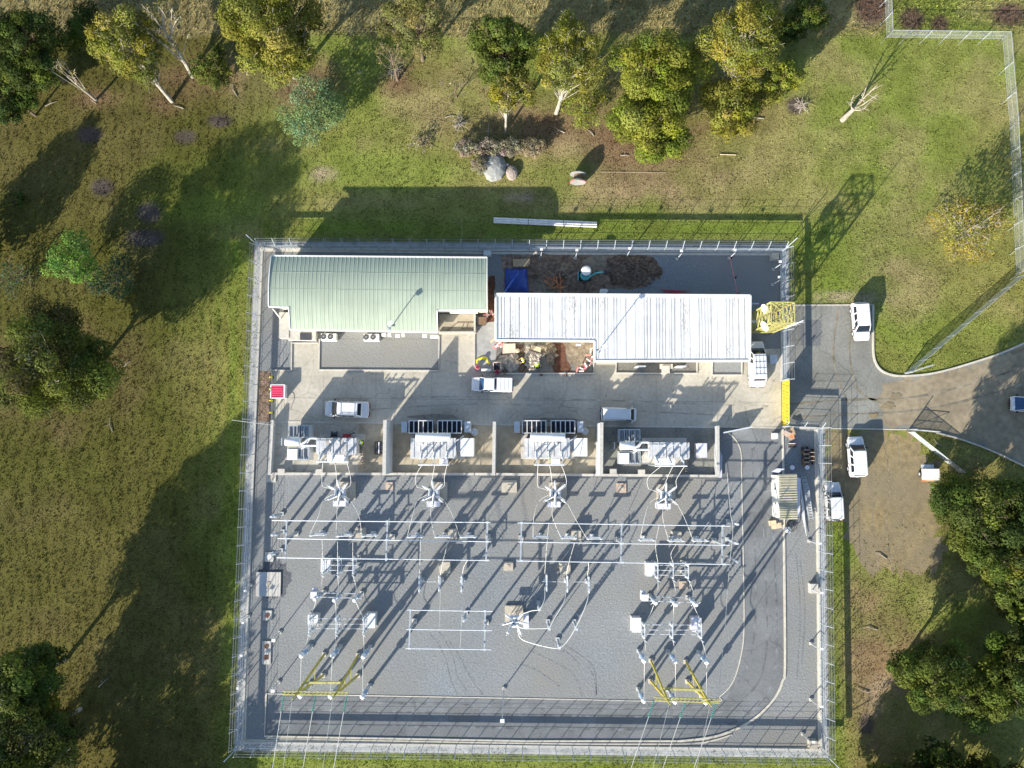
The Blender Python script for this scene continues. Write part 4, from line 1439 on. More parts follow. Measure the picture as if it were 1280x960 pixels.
ROWN = ('north', 'middle', 'south')
for i, (u, v) in enumerate(((353, 642), (354, 664), (352, 687.5))):
    put(pi0, 'grey insulator post at the west end of the %s tube of the west busbar' % ROWN[i], P(u, v))
for i, (u, v) in enumerate(((909.5, 651), (909, 674), (910.6, 696.5))):
    put(pi0, 'grey insulator post at the east end of the %s tube of the east busbar' % ROWN[i], P(u, v))
put(pi0, 'lone grey insulator post just north of the empty tube frame', P(582.5, 766))
for (u, v), lb in (((673, 753), 'topmost'), ((685, 776), 'second from the top'), ((717.5, 776), 'eastmost'), ((697, 798.6), 'lowest')):
    put(pi0, '%s grey insulator post under the curved white loop near the lone breaker' % lb, P(u, v))


def bus(label, tubes, beams, zt=4.6, group='tubular busbars on T shaped supports'):
    """three tubes on crossbeams, each crossbeam on one column"""
    a0 = P(*tubes[1][0], zt)
    t = thing('busbar', label, 'busbar', Vector((a0.x, a0.y, 0)), group)
    for (a, b) in tubes:
        MB().tube([P(*a, zt), P(*b, zt)], .055, 8).build('tube', 'aluminium', t)
    for (a, b) in beams:
        p, q = P(*a, zt - .45), P(*b, zt - .45)
        bm_ = MB().beam(p, q, .17, .18).build('crossbeam', 'galv', t)
        c = (p + q) / 2
        MB().beam(Vector((c.x, c.y, .25)), c - Vector((0, 0, .09)), .2).build('column', 'galv', t)
        MB().box((c.x, c.y, .12), (.6, .6, .3)).build('footing', 'pale_concrete', t)
        for (ta_, tb_) in tubes:
            f = (p.x - P(*ta_, zt).x) / (P(*tb_, zt).x - P(*ta_, zt).x)
            s = P(*ta_, zt).lerp(P(*tb_, zt), f)
            MB().insul(Vector((s.x, s.y, zt - .36)), Vector((s.x, s.y, zt - .04)), .10, 2).build('insulator', 'porcelain', t)
            MB().box((s.x, s.y, zt), (.34, .18, .17)).build('clamp', 'aluminium', t)
    return t


bus('west busbar of three long white tubes below the first two transformers', [((340, 650.5), (613, 653)), ((347, 673), (614, 677)), ((346, 697), (612, 700.5))],
    [((358.5, 651), (357, 693)), ((484.5, 650.5), (482.5, 701.5)), ((609.5, 651), (607.5, 701.5))])
bus('east busbar of three long white tubes below the last two transformers', [((647, 653.5), (913, 657.5)), ((647, 677.3), (912, 681.5)), ((646, 701), (913, 705.5))],
    [((652, 653), (650.5, 702)), ((777, 655), (776, 704)), ((903, 657), (902.5, 704.5))])
bus('short low frame of three white tubes alone on the gravel by the south road', [((509, 762.5), (616, 764)), ((508, 786.5), (615, 788)), ((507, 810.5), (614, 812))],
    [((513, 761.5), (511.5, 811)), ((606.5, 762.5), (605.5, 813))], group='tubular busbars on T shaped supports')


def single_disconnector():
    t = thing('disconnector', None, 'disconnector', (0, 0, 0), 'single pole disconnectors under the busbars')
    MB().box((0, 0, .1), (.45, .45, .28)).build('footing', 'fire_wall', t)
    MB().box((0, 0, 1.25), (.26, .26, 2.1)).build('column', 'galv', t)
    MB().box((0, 0, 2.38), (1.9, .24, .16)).build('base_beam', 'galv', t)
    for x in (-.75, .75):
        MB().insul((x, 0, 2.46), (x, 0, 3.25), .10, 5).build('insulator', 'porcelain', t)
    MB().tube([(-.95, 0, 3.32), (.95, 0, 3.32)], .055, 6).build('blade', 'aluminium', t)
    MB().box((0, .2, 1.3), (.3, .2, .4)).build('operator_box', 'cabinet', t)
    return t


sd = single_disconnector()
BAYN = ('first', 'second', 'third', 'last')
PHN = ('west', 'middle', 'east')
DISC = [[(405, 665), (437.6, 666), (468, 666)], [(523, 667.5), (556.6, 667.5), (587, 667.5)], [(675, 668), (709, 668.7), (740, 669.4)], [(803.6, 671.4), (838.8, 672), (868.4, 672)]]
for k in range(4):
    for j, (u, v) in enumerate(DISC[k]):
        put(sd, '%s pole of the row of disconnectors under the busbar below the %s transformer' % (PHN[j], BAYN[k]), P(u, v), 0.0 if k else 0.06)
for (u, v, k) in ((450, 666.5, 0), (565, 668, 1), (721, 669.5, 2), (846.5, 671, 3)):
    kiosk('tan square topped kiosk among the disconnectors below the %s transformer' % BAYN[k], u, v, .9, (.95, 1.0), 'tan_pad', group='kiosks under the busbars')


def earthed_disc(label, u, v):
    return put(sd2, label, P(u, v), R(90))


sd2 = copy_tree(sd)
sd2.name = 'disconnector.north_south'
sd2.name = 'disconnector'
sd2['group'] = 'single pole disconnectors in the middle bays'
used_first = [True]
for n_, tri in (('west', ((532, 721), (556, 720.5), (583, 721))), ('east', ((686, 720), (711, 721), (737, 722)))):
    for j, (u, v) in enumerate(tri):
        lb = '%s pole of the row of disconnectors below the middle of the %s busbar' % (PHN[j], n_)
        if used_first[0]:
            o = sd2
            used_first[0] = False
        else:
            o = copy_tree(sd2)
        tag(o, lb)
        o.location = P(u, v) - Vector((.35, .3, 0))
        o.rotation_euler = (0, 0, R(90))
    a, b = P(tri[0][0] - 8, 727, 2.2), P(tri[2][0] + 8, 727.5, 2.2)
    r_ = tag(MB().tube([a, b], .03, 6).build('linkage_rod', 'aluminium'), 'thin white linkage rod across the disconnectors below the %s busbar' % n_, 'rod')
kiosk('tan kiosk north of the disconnectors below the west busbar', 555.5, 709.5, 1.0, (1.2, 1.2), 'tan_pad')
kiosk('tan kiosk north of the disconnectors below the east busbar', 706.5, 711, 1.0, (1.15, 1.1), 'tan_pad')


# spider breakers
def breaker():
    t = thing('circuit_breaker', None, 'circuit breaker', (0, 0, 0), 'circuit breakers with splayed bushings')
    MB().box((.35, .1, .12), (2.0, 2.15, .26)).build('pad', 'tan_pad', t)
    m = MB()
    q = [(-.55, -.45), (.55, -.45), (.55, .45), (-.55, .45)]
    for i, (x, y) in enumerate(q):
        x2, y2 = q[(i + 1) % 4]
        m.beam((x, y, .25), (x, y, 2.2), .09)
        m.beam((x, y, .35), (x2, y2, 2.1), .05)
        m.beam((x2, y2, .35), (x, y, 2.1), .05)
        m.beam((x, y, 2.2), (x2, y2, 2.2), .10)
    m.build('support_frame', 'galv', t)
    for y in (-.42, 0, .42):
        MB().lathe((y * 1.1, -.55, 2.55), (y * 1.1, .55, 2.55), [(0, .08), (.03, .21), (.97, .21), (1, .08)], 12).build('tank', 'grey_steel', t, True)
    MB().box((0, 0, 2.32), (1.2, .9, .12)).build('tank_cradle', 'dark_steel', t)
    for (az, y) in ((148, .3), (95, .4), (45, .3), (205, -.3), (268, -.4), (322, -.3)):
        a = R(az)
        d = Vector((math.cos(a) * .86, math.sin(a) * .86, .72)).normalized()
        p = Vector((math.cos(a) * .35, y, 2.65))
        b = MB().insul(p, p + d * 1.35, .115, 8).build('bushing', 'white_polymer', t)
        MB().tube([p + d * 1.33, p + d * 1.55], .05, 6).build('terminal', 'aluminium', b)
    MB().box((-.15, -1.3, 1.25), (1.5, .65, 1.9)).build('mechanism_cabinet', 'lavender_panel', t)
    MB().box((-.15, -1.3, .2), (1.3, .55, .3)).build('cabinet_plinth', 'pale_concrete', t)
    MB().box((1.05, .2, .95), (.75, 1.3, .12)).build('walkway', 'tan_pad', t)
    for s in (-.35, .75):
        MB().beam((1.05, s, .2), (1.05, s, .9), .08).build('walkway_leg', 'galv', t)
    return t


BRK = [(425, 616), (542.5, 616.5), (694.4, 617), (832.5, 619.5)]
b0 = breaker()
for k, (u, v) in enumerate(BRK):
    o = b0 if k == 0 else copy_tree(b0)
    tag(o, 'circuit breaker with six splayed white bushings below the %s transformer' % BAYN[k])
    c = P(u, v, 2.6)
    o.location = (c.x, c.y, 0.03)
o = copy_tree(b0)
tag(o, 'lone circuit breaker with splayed white bushings on the gravel by the curved loop')
c = P(643.5, 777, 2.6)
o.location = (c.x, c.y, .03)
o.rotation_euler = (0, 0, R(90))


# wires
def wire(label, pts, r=.027, material='wire', group='white dropper wires', name='dropper_wire', n=6, cat='wire'):
    w = smoothpts([P(*p) for p in pts], n) if len(pts) > 2 else [P(*p) for p in pts]
    o = MB().tube(w, r, 5).build(name, material)
    return tag(o, label, cat, group)


FRM = [((403.5, 418.5, 434), 579), ((528, 543.5, 559), 580.5), ((672.5, 687, 702), 582), ((826, 841, 855.5), 583)]
for k in range(4):
    xs, fy = FRM[k]
    bu, bv = BRK[k]
    tn = BAYN[k]
    wire('white wire from the west side of the %s transformer round to its breaker' % tn, [(xs[0], fy, 4.75), (bu - 22.5, bv - 22, 4.0), (bu - 22, bv - 9, 3.7), (bu - 16, bv - 6.5, 3.6), (bu - 9, bv - 3.5, 3.7)])
    wire('white wire straight down from the middle of the %s transformer to its breaker' % tn, [(xs[1], fy, 4.75), ((xs[1] + bu - 3) / 2, fy + 12, 4.2), (bu - 4, bv - 8, 3.75)])
    wire('white wire from the east side of the %s transformer round to its breaker' % tn, [(xs[2], fy, 4.75), (bu + 13, bv - 20, 4.0), (bu + 13, bv - 10, 3.7), (bu + 7, bv - 5, 3.7)])
    dx = [P(u, v) + Vector((s, 0, 3.35)) for (u, v), s in zip(DISC[k], (-.9, -.9, -.9))]
    for j, q in enumerate(dx):
        w0 = [P(bu - 9, bv + 2, 3.7), P(bu - 21, bv + 10, 3.5), P(bu - 27, bv + 29, 3.7)] if j == 0 else \
             [P(bu - 2, bv + 8, 3.7), P(bu - 4, bv + 28, 3.6)] if j == 1 else [P(bu + 6, bv + 4, 3.7), P(bu + 14, bv + 11, 3.5), P(bu + 24, bv + 30, 3.7)]
        o = MB().tube(smoothpts(w0 + [q], 6), .026, 5).build('dropper_wire', 'wire')
        tag(o, 'white wire from the breaker to the %s disconnector under the %s transformer' % (PHN[j], tn), 'wire', 'white dropper wires')

for nm, xx in (('west', ((526.5, 652, 525, 700, 524.5, 717), (560, 677, 553, 705, 550.5, 719), (585, 700, 580, 708, 578, 717))),
               ('east', ((686, 653, 683, 690, 681, 717), (718.5, 678, 712, 700, 708, 718), (736, 702, 735.5, 710, 734.5, 719)))):
    for j, q in enumerate(xx):
        wire('white dropper from the %s busbar to the %s middle bay disconnector' % (nm, PHN[j]), [(q[0], q[1], 4.6), (q[2], q[3], 4.1), (q[4], q[5], 3.4)])
for j, q in enumerate(((524.5, 735, 524, 762), (550.5, 736, 549.5, 784), (578, 736, 577, 762))):
    wire('thin white wire from the %s disconnector south to the empty tube frame' % PHN[j], [(q[0], q[1], 3.4), (q[2], q[3], 4.6)], r=.022)
wire('thin white wire hanging between two tubes of the empty tube frame', [(577.5, 768, 4.4), (575, 812, 4.6)], r=.02)
wire('white curved loop from the west disconnector down to the lone breaker', [(681, 734, 3.4), (680.5, 750, 4.2), (674, 761.5, 4.4), (664, 763.5, 4.1), (652, 768, 3.7)], r=.05)
wire('white curved wire from the middle disconnector to the second insulator post', [(708, 735, 3.4), (705, 752, 4.2), (692, 775, 4.4), (686.5, 785.5, 4.4)], r=.045)
wire('straight white wire between the second insulator post and the lone breaker', [(686.5, 785.5, 4.4), (655, 785.5, 4.2), (646, 781, 3.8)], r=.045)
wire('long white curved loop from the east disconnector round to the lone breaker', [(734.5, 736, 3.4), (734, 752, 4.2), (720, 784, 4.4), (707, 804, 4.4), (698.5, 809.5, 4.4), (688, 809.5, 4.4), (665, 804, 4.2), (651, 798, 4.0), (647, 787, 3.8)], r=.055)
wire('thin overhead earth wire along the east side of the switchyard', [(909, 591, 6), (913, 640, 5.6), (916, 664, 5.4), (911, 717, 5.4), (905, 800, 7.5), (897, 876, 11.8)], r=.022, material='thin_wire', name='earth_wire', group='overhead earth wires')
wire('long thin pale pole resting across the west fence and bund wall', [(290, 525, 2.3), (330, 530, 1.9), (344, 531, 1.05)], r=.03, material='thin_wire', name='loose_pole', group='loose poles', cat='pole')


# ganged three-pole frames
def gang(label, xs, y0, y1, z=3.8, cab=None):
    a, b = P(xs[0], (y0 + y1) / 2, z), P(xs[2], (y0 + y1) / 2, z)
    t = thing('gang_disconnector', label, 'disconnector', Vector(((a.x + b.x) / 2, a.y, 0)), 'ganged three pole disconnectors')
    for i, x in enumerate(xs):
        p, q = P(x, y0, z), P(x, y1, z)
        n, s = Vector((p.x, p.y, 0)), Vector((q.x, q.y, 0))
        MB().beam(n + Vector((-.12, 0, 2.5)), s + Vector((-.12, 0, 2.5)), .10, .14).build('side_channel', 'galv', t)
        MB().beam(n + Vector((.14, 0, 2.5)), s + Vector((.14, 0, 2.5)), .10, .14).build('side_channel', 'galv', t)
        for k, e in enumerate((n.lerp(s, .15), n.lerp(s, .9))):
            MB().insul(e + Vector((0, 0, 2.57)), e + Vector((0, 0, 3.7)), .11, 6).build('insulator', 'porcelain', t)
        MB().beam(n + Vector((0, 0, 3.75)), s + Vector((0, 0, 3.75)), .09).build('blade', 'aluminium', t)
        MB().beam(s + Vector((-.1, 0, 3.78)), s + Vector((.25, -.25, 3.9)), .09).build('contact_arm', 'aluminium', t)
        if i != 1:
            for e in (n.lerp(s, .2), n.lerp(s, .85)):
                MB().beam(e + Vector((0, 0, .1)), e + Vector((0, 0, 2.43)), .13).build('leg', 'galv', t)
                MB().box(e + Vector((0, 0, .1)), (.4, .4, .22)).build('footing', 'pale_concrete', t)
    for f, h in ((.22, 2.38), (.82, 2.38), (.5, 2.72)):
        p = P(xs[0], y0 + (y1 - y0) * f, z)
        q = P(xs[2], y0 + (y1 - y0) * f + .5, z)
        p.z = q.z = h
        MB().tube([p - Vector((.3, 0, 0)), q + Vector((.3, 0, 0))], .04, 6).build('cross_rod', 'aluminium', t)
    return t


gang('upper three pole disconnector of the west line bay, just below the west busbar', (403, 422, 441), 697, 719)
gang('lower three pole disconnector of the west line bay, between two white cabinets', (386, 420, 454), 772, 793)
gang('upper three pole disconnector of the east line bay, just below the east busbar', (822.5, 841.7, 860.7), 704, 725)
gang('lower three pole disconnector of the east line bay, between two pale cabinets', (806, 841, 877), 780, 800)
for lb, u, v, d, m_ in (('white cabinet beside the upper disconnector of the west line bay', 407, 707, (1.05, 1.45), 'cabinet'), ('white topped cabinet at the west end of the lower disconnector of the west line bay', 391, 774.5, (1.1, 1.0), 'cabinet'),
                       ('tall white cabinet at the east end of the lower west line bay disconnector', 463, 776, (1.05, 1.6), 'cabinet'), ('white cabinet beside the upper disconnector of the east line bay', 813.8, 712, (.95, 1.5), 'cabinet'),
                       ('white cabinet west of the lower disconnector of the east line bay', 795.7, 781.5, (1.0, 1.6), 'cabinet'), ('grey topped cabinet at the east end of the lower east line bay disconnector', 871, 781, (1.0, 1.5), 'lavender_panel')):
    kiosk(lb, u, v, 1.2, d, m_, group='line bay cabinets')


def line_breaker(label, poles, cabinet):
    a = P(*poles[1], 3.2)
    t = thing('line_breaker', label, 'circuit breaker', Vector((a.x, a.y, 0)), 'live tank line breakers')
    for i, (u, v) in enumerate(poles):
        p = P(u, v, 3.6)
        g0 = Vector((p.x, p.y, 0))
        MB().beam(g0 + Vector((0, 0, 2.0)), g0 + Vector((0, 0, 2.35)), .34).build('gear_box', 'grey_steel', t)
        MB().insul(g0 + Vector((0, 0, 2.35)), g0 + Vector((0, 0, 3.5)), .15, 8).build('support_insulator', 'blue_porcelain', t)
        MB().insul(g0 + Vector((0, 0, 3.5)), g0 + Vector((0, 0, 4.6)), .19, 8).build('interrupter', 'porcelain', t)
        MB().lathe(g0 + Vector((0, 0, 4.6)), g0 + Vector((0, 0, 4.72)), [(0, .2), (1, .17)], 12).build('cap', 'white_polymer', t)
        MB().beam(g0 + Vector((0, 0, 4.62)), g0 + Vector((.45, .3, 4.66)), .09, .06).build('terminal', 'aluminium', t)
        MB().beam(g0 + Vector((0, 0, 3.52)), g0 + Vector((-.4, -.35, 3.5)), .09, .06).build('terminal', 'aluminium', t)
    p, q = P(*poles[0], 3.6), P(*poles[2], 3.6)
    for dy in (-.25, .25):
        MB().beam(Vector((p.x - .3, p.y + dy, 1.95)), Vector((q.x + .5, q.y + dy, 1.95)), .10, .16).build('support_beam', 'galv', t)
    for s in (p, q):
        MB().beam(Vector((s.x, s.y, .1)), Vector((s.x, s.y, 1.9)), .2).build('leg', 'galv', t)
        MB().box((s.x, s.y, .1), (.5, .5, .25)).build('footing', 'pale_concrete', t)
    c = P(*cabinet, 2.6)
    MB().box((c.x, c.y, 1.9), (.75, .75, 1.5)).build('mechanism_cabinet', 'cabinet', t)
    MB().box((c.x - .1, c.y + .55, 1.6), (.5, .3, .7)).build('relay_box', 'lavender_panel', t)
    return t


line_breaker('three pole line breaker with a white box, in the west line bay', ((396, 747), (420, 748.5), (445, 748.5)), (392, 744))
line_breaker('three pole line breaker with a white box, in the east line bay', ((818, 752), (843, 754), (868, 754)), (806.5, 747.5))


def ct():
    t = thing('current_transformer', None, 'current transformer', (0, 0, 0), 'current transformers and arresters of the line bays')
    MB().box((0, 0, .1), (.45, .45, .28)).build('footing', 'fire_wall', t)
    MB().beam((0, 0, .2), (0, 0, 2.2), .28).build('column', 'galv', t)
    MB().box((0, 0, 2.35), (.55, .5, .35)).build('base_tank', 'grey_steel', t)
    MB().insul((0, 0, 2.5), (0, 0, 3.9), .19, 9, 12).build('insulator', 'blue_porcelain', t)
    MB().lathe((0, 0, 3.9), (0, 0, 4.5), [(0, .2), (.15, .3), (.75, .3), (1, .12)], 14).build('head', 'white_polymer', t, True)
    MB().beam((0, -.4, 4.3), (0, .4, 4.3), .09, .06).build('terminal', 'aluminium', t)
    return t


c0 = ct()
CTS = {'west': [(376.7, 819.7), (415.5, 819.7), (454, 820.8), (375, 870), (413, 870.5), (453, 871)], 'east': [(805.5, 826), (844.4, 826.7), (883.7, 827.6), (805, 876), (844, 877), (882.5, 878)]}
i = 0
for nm in ('west', 'east'):
    for j, (u, v) in enumerate(CTS[nm]):
        o = c0 if i == 0 else copy_tree(c0)
        i += 1
        p = P(u, v, 4.4)
        o.location = (p.x, p.y, .02)
        tag(o, '%s white headed instrument transformer %s in the %s line bay' % (PHN[j % 3], 'north of the yellow gantry' if j < 3 else 'under the yellow gantry beam', nm))
for nm, up, br, lo in (('west', ((402.5, 673, 403, 697), (422, 677, 422, 697), (441, 678, 441, 697)), (396, 420, 445), (386, 420, 454)), ('east', ((824, 657, 822.5, 704), (845, 681, 841.7, 704), (864, 705, 860.7, 707)), (818, 843, 868), (806, 841, 877))):
    yy = (719, 748, 772, 793) if nm == 'west' else (725, 754, 780, 800)
    ux = (403, 422, 441) if nm == 'west' else (822.5, 841.7, 860.7)
    for j in range(3):
        q = up[j]
        wire('thin wire from the %s busbar to the %s pole of the upper line bay disconnector' % (nm, PHN[j]), [(q[0], q[1], 4.6), (q[2] - (3 if nm == 'east' else 0), (q[1] + q[3]) / 2, 4.3), (q[2], q[3], 3.8)], r=.024)
        wire('thin wire from the upper disconnector to the %s pole of the %s line breaker' % (PHN[j], nm), [(ux[j], yy[0], 3.8), ((ux[j] + br[j]) / 2 + 2, yy[0] + 14, 3.6), (br[j], yy[1] - 2, 4.6)], r=.024)
        wire('curved wire from the %s pole of the %s line breaker to the lower disconnector' % (PHN[j], nm), [(br[j] - 1, yy[1] + 3, 3.6), (br[j] * .6 + lo[j] * .4, yy[1] + 13, 3.4), (lo[j], yy[2], 3.8)], r=.03)
        c1, c2 = CTS[nm][j], CTS[nm][j + 3]
        wire('white wire from the lower disconnector to the %s instrument transformer of the %s bay' % (PHN[j], nm), [(lo[j], yy[3], 3.8), (lo[j] * .5 + c1[0] * .5 + 1, yy[3] * .5 + c1[1] * .5, 3.8), (c1[0], c1[1], 4.5)], r=.028)
        wire('white wire between the two %s instrument transformers of the %s bay' % (PHN[j], nm), [(c1[0], c1[1], 4.5), ((c1[0] + c2[0]) / 2, (c1[1] + c2[1]) / 2, 4.1), (c2[0], c2[1], 4.5)], r=.028)


# yellow line gantries
def gantry(label, feetW, feetE, apexW, apexE, beam, zt=11.8, material='yellow_steel'):
    c = P(*feetW[0])
    t = thing('line_gantry', label, 'gantry', c, 'yellow line gantries')
    for feet, ap in ((feetW, apexW), (feetE, apexE)):
        A = P(*ap, zt)
        for f in feet:
            F_ = P(*f)
            MB().beam(F_, A + (F_ - A).normalized() * .1, .20).build('leg', material, t)
            MB().box(F_ + Vector((0, 0, .1)), (.5, .5, .26)).build('footing', 'pale_concrete', t)
        g1, g2 = P(*feet[0]), P(*feet[1])
        for k in (.35, .62, .82):
            MB().beam(g1.lerp(A, k), g2.lerp(A, k), .09).build('brace', material, t)
        MB().beam(A, A + Vector((0, 0, 1.2)), .10).build('earth_peak', material, t)
    a, b = P(*beam[0], zt), P(*beam[1], zt)
    m = MB()
    for dy in (-.16, .16):
        m.beam(a + Vector((0, dy, 0)), b + Vector((0, dy, 0)), .10, .2)
    for i in range(16):
        p, q = a.lerp(b, i / 16), a.lerp(b, (i + 1) / 16)
        m.beam(p + Vector((0, -.16, .1)), q + Vector((0, .16, .1)), .05)
    m.build('cross_beam', 'pale_yellow_steel', t)
    z2 = 9.3
    fW = (P(*feetW[0]) + P(*feetW[1])) / 2
    fE = (P(*feetE[0]) + P(*feetE[1])) / 2
    wA, eA = fW.lerp(P(*apexW, zt), z2 / zt), fE.lerp(P(*apexE, zt), z2 / zt)
    MB().beam(wA + Vector((0, .55, 0)), eA + Vector((0, .55, 0)), .22, .26).build('tie_beam', 'pale_yellow_steel', t)
    return t


gantry('yellow braced line gantry at the west end of the south road', ((405.6, 817.5), (404.5, 843.8)), ((448, 818.6), (448, 843.8)), (369.5, 869), (418.8, 868.5), ((353.5, 866), (435.5, 866.8)))
gantry('yellow braced line gantry at the east end of the south road', ((813.4, 825.3), (813, 851)), ((857, 827), (859, 851.5)), (835, 876.5), (886, 878.5), ((818, 873.5), (900, 876.5)))
for nm, st, en in (('west', ((355, 868), (394.5, 868.5), (433.5, 869)), ((327, 1040), (364, 1040), (402, 1040))), ('east', ((817.5, 876), (857, 877), (895.5, 878)), ((763, 1040), (803, 1040), (842, 1040)))):
    for j in range(3):
        a, b = P(*st[j], 11.7), P(*en[j], 13.5)
        d = (b - a).normalized()
        t = thing('power_line', '%s overhead power line leaving the %s yellow gantry on a green insulator string' % (PHN[j], nm), 'power line', a, 'overhead power lines')
        MB().insul(a, a + d * 1.7, .085, 9).build('insulator_string', 'green_glass', t)
        MB().tube([a + d * 1.7, a.lerp(b, .5) - Vector((0, 0, .2)), b], .03, 5).build('conductor', 'wire', t)
        c2 = CTS[nm][j + 3]
        q = P(c2[0], c2[1], 4.5)
        m = MB().tube(smoothpts([a + d * 1.7, a.lerp(q, .5) - Vector((0, .8, .8)), q], 6), .022, 5).build('jumper', 'thin_wire', t)
    for j, (u, v, e) in enumerate(((365.5, 872, 349), (416, 872, 398)) if nm == 'west' else ((836, 882, 806), (887, 884, 862))):
        o = MB().tube([P(u, v, 12.9), P(e, 1000, 14)], .018, 5).build('earth_wire', 'thin_wire')
        tag(o, 'thin %s overhead earth wire leaving the %s yellow gantry' % (('west', 'east')[j], nm), 'wire')

# pits and pads
def pit(label, u, v, w, h, z=.16, material='pale_concrete', circ=(), ring='pit_brown'):
    c = P(u, v)
    t = thing('pit_cover', label, 'pit', c)
    MB().box(c + Vector((0, 0, z / 2)), (w, h, z)).build('slab', material, t)
    for (dx, dy, r, sq) in circ:
        p = c + Vector((dx, dy, z))
        if sq:
            MB().box(p + Vector((0, 0, .02)), (r * 1.8, r * 1.8, .05)).build('hatch', ring, t)
        else:
            MB().lathe(p, p + Vector((0, 0, .045)), [(0, r), (1, r)], 20).build('manhole', ring, t)
    return t


pit('square concrete pit with a plain round lid just below the west bund wall', 339.5, 596.5, 1.15, 1.2, circ=((0, 0, .30, 0),), ring='tan_pad')
pit('square concrete pit with a white cap beside the west end of the busbar', 337, 696, 1.05, 1.1, circ=((0, 0, .3, 0),), ring='sheet_white')
t = pit('large square concrete sump slab in a dark patch of gravel', 336, 730, 2.95, 2.85, .18, circ=((0, 0, .30, 0),), ring='tan_pad')
c = P(328, 730, .17)
MB().box(c + Vector((0, 0, .02)), (.85, 2.8, .06)).build('hatch', 'fire_wall', t)
pit('small square concrete pit with one brown lid south of the sump', 334.7, 769, 1.1, 1.15, circ=((0, 0, .28, 0),))
pit('long concrete pit with a round and a square brown lid', 333.5, 815.5, 1.05, 2.7, circ=((0, .75, .28, 0), (0, -.55, .28, 1)))
pit('small tan pit lid south of the first fire wall', 487, 607.5, .9, .9, material='pink_pad', circ=((0, 0, .2, 1),), ring='tan_pad')
pit('pinkish pit lid with a ring south of the white lit fire wall', 776.5, 610, 1.15, 1.15, material='pink_pad', circ=((0, 0, .3, 0),), ring='tan_pad')
pit('tan concrete pad south of the thin fire wall', 636.5, 608, 1.85, 1.45, .3, material='tan_pad', circ=((0, 0, .25, 1),), ring='tan_pad')
pit('small tan concrete pad between the two busbars', 635.5, 707.5, 1.15, 1.05, .25, material='tan_pad', circ=((0, 0, .18, 1),), ring='pink_pad')
pit('tan pad beside the upper disconnector of the west line bay', 416, 707, .8, .8, .14, material='tan_pad', circ=((0, 0, .18, 1),), ring='pink_pad')
pit('rusty brown pad below the upper disconnector of the east line bay', 854, 731, 1.0, .9, .14, material='pink_pad', circ=((0, 0, .18, 1),), ring='tan_pad')

# light poles and marker posts
def lamp(label, u, v, h, head=.45, side=(0, -1)):
    p = P(u, v)
    t = thing('light_pole', label, 'light pole', p)
    MB().box(p + Vector((0, 0, .10)), (.35, .35, .2)).build('footing', 'pale_concrete', t)
    MB().tube([p + Vector((0, 0, .2)), p + Vector((0, 0, h))], .07, 7, .045).build('pole', 'grey_steel', t)
    q = p + Vector((side[0] * .35, side[1] * .35, h))
    MB().box(q, (head, head * .8, .14)).build('lamp_head', 'white_paint', t)
    return t


lamp('tall slim light pole standing alone at the north edge of the south road', 630, 860, 10.0)
lamp('short floodlight post on the gravel west of the west line bay', 350.5, 790, 2.6)
lamp('short floodlight post on the gravel west of the west yellow gantry', 349, 852, 2.4)
for i, (u, v) in enumerate(((312, 731), (309, 770), (307, 810), (303, 850))):
    lamp('small sensor post %s inside the west fence' % ('level with the large sump', 'level with the single brown pit lid', 'level with the long two lid pit', 'nearest the south west corner')[i], u + 2, v, 2.0, .3)
for i, (u, v, l) in enumerate(((676, 322, 'by the blue tarp'), (719, 323, 'by the small digger'), (783, 321, 'at the big dark heap'), (846, 324, 'east of the dark heap'), (911, 323, 'at the striped barrier tape'), (966, 337, 'in the north east corner'), (965, 356, 'near the lattice tower'))):
    lamp('small white topped camera post inside the north fence %s' % l, u, v, 2.8, .32, (0, 1))
for i, (u, v, l) in enumerate(((1011, 676, 'south of the round lid'), (1013, 736, 'in the middle of the east strip'), (1013, 804, 'in the lower east strip'), (1013, 874, 'near the dark south east shadow'), (1003, 917, 'in the south east corner'))):
    lamp('small white camera post inside the east fence %s' % l, u, v, 2.6, .32, (1, 0))
kiosk('small white cabinet on the gravel beside the east fence', 1018, 736, .7, (.8, 1.0), 'pale_concrete')
kiosk('small pale cabinet in the south east corner of the yard', 1017, 931, .7, (.8, .8), 'tan_pad')
kiosk('small grey cabinet behind the north east corner of the green roof', 609, 316, .9, (.8, .5), 'cabinet')
kiosk('grey square kiosk beside the van near the lattice tower', 967, 449, .9, (.8, .95), 'grey_steel')
kiosk('tan kiosk in the north east corner of the yard', 969, 320, .6, (.8, .7), 'tan_pad')
kiosk('small white post box on the road edge by the yellow gate', 970, 545, .9, (.4, .6), 'cabinet')
# ------------------------------------------------------------------ vehicles
def loft(mb, secs):
    n = len(secs[0])
    vs_ = [p for s in secs for p in s]
    fs_ = []
    for i in range(len(secs) - 1):
        for k in range(n):
            fs_.append((i * n + k, i * n + (k + 1) % n, (i + 1) * n + (k + 1) % n, (i + 1) * n + k))
    fs_.append(tuple(range(n - 1, -1, -1)))
    fs_.append(tuple(range((len(secs) - 1) * n, len(secs) * n)))
    return mb.add(vs_, fs_)


def quad_on(f, u0, u1, v0, v1, off):
    """inset pane on face f = (a,b,c,d): a->b bottom, d->c top"""
    a, b, c, d = [Vector(q) for q in f]
    nrm = (b - a).cross(d - a).normalized() * off
    g = lambda u, v: a.lerp(b, u).lerp(d.lerp(c, u), v) + nrm
    return [g(u0, v0), g(u1, v0), g(u1, v1), g(u0, v1)]


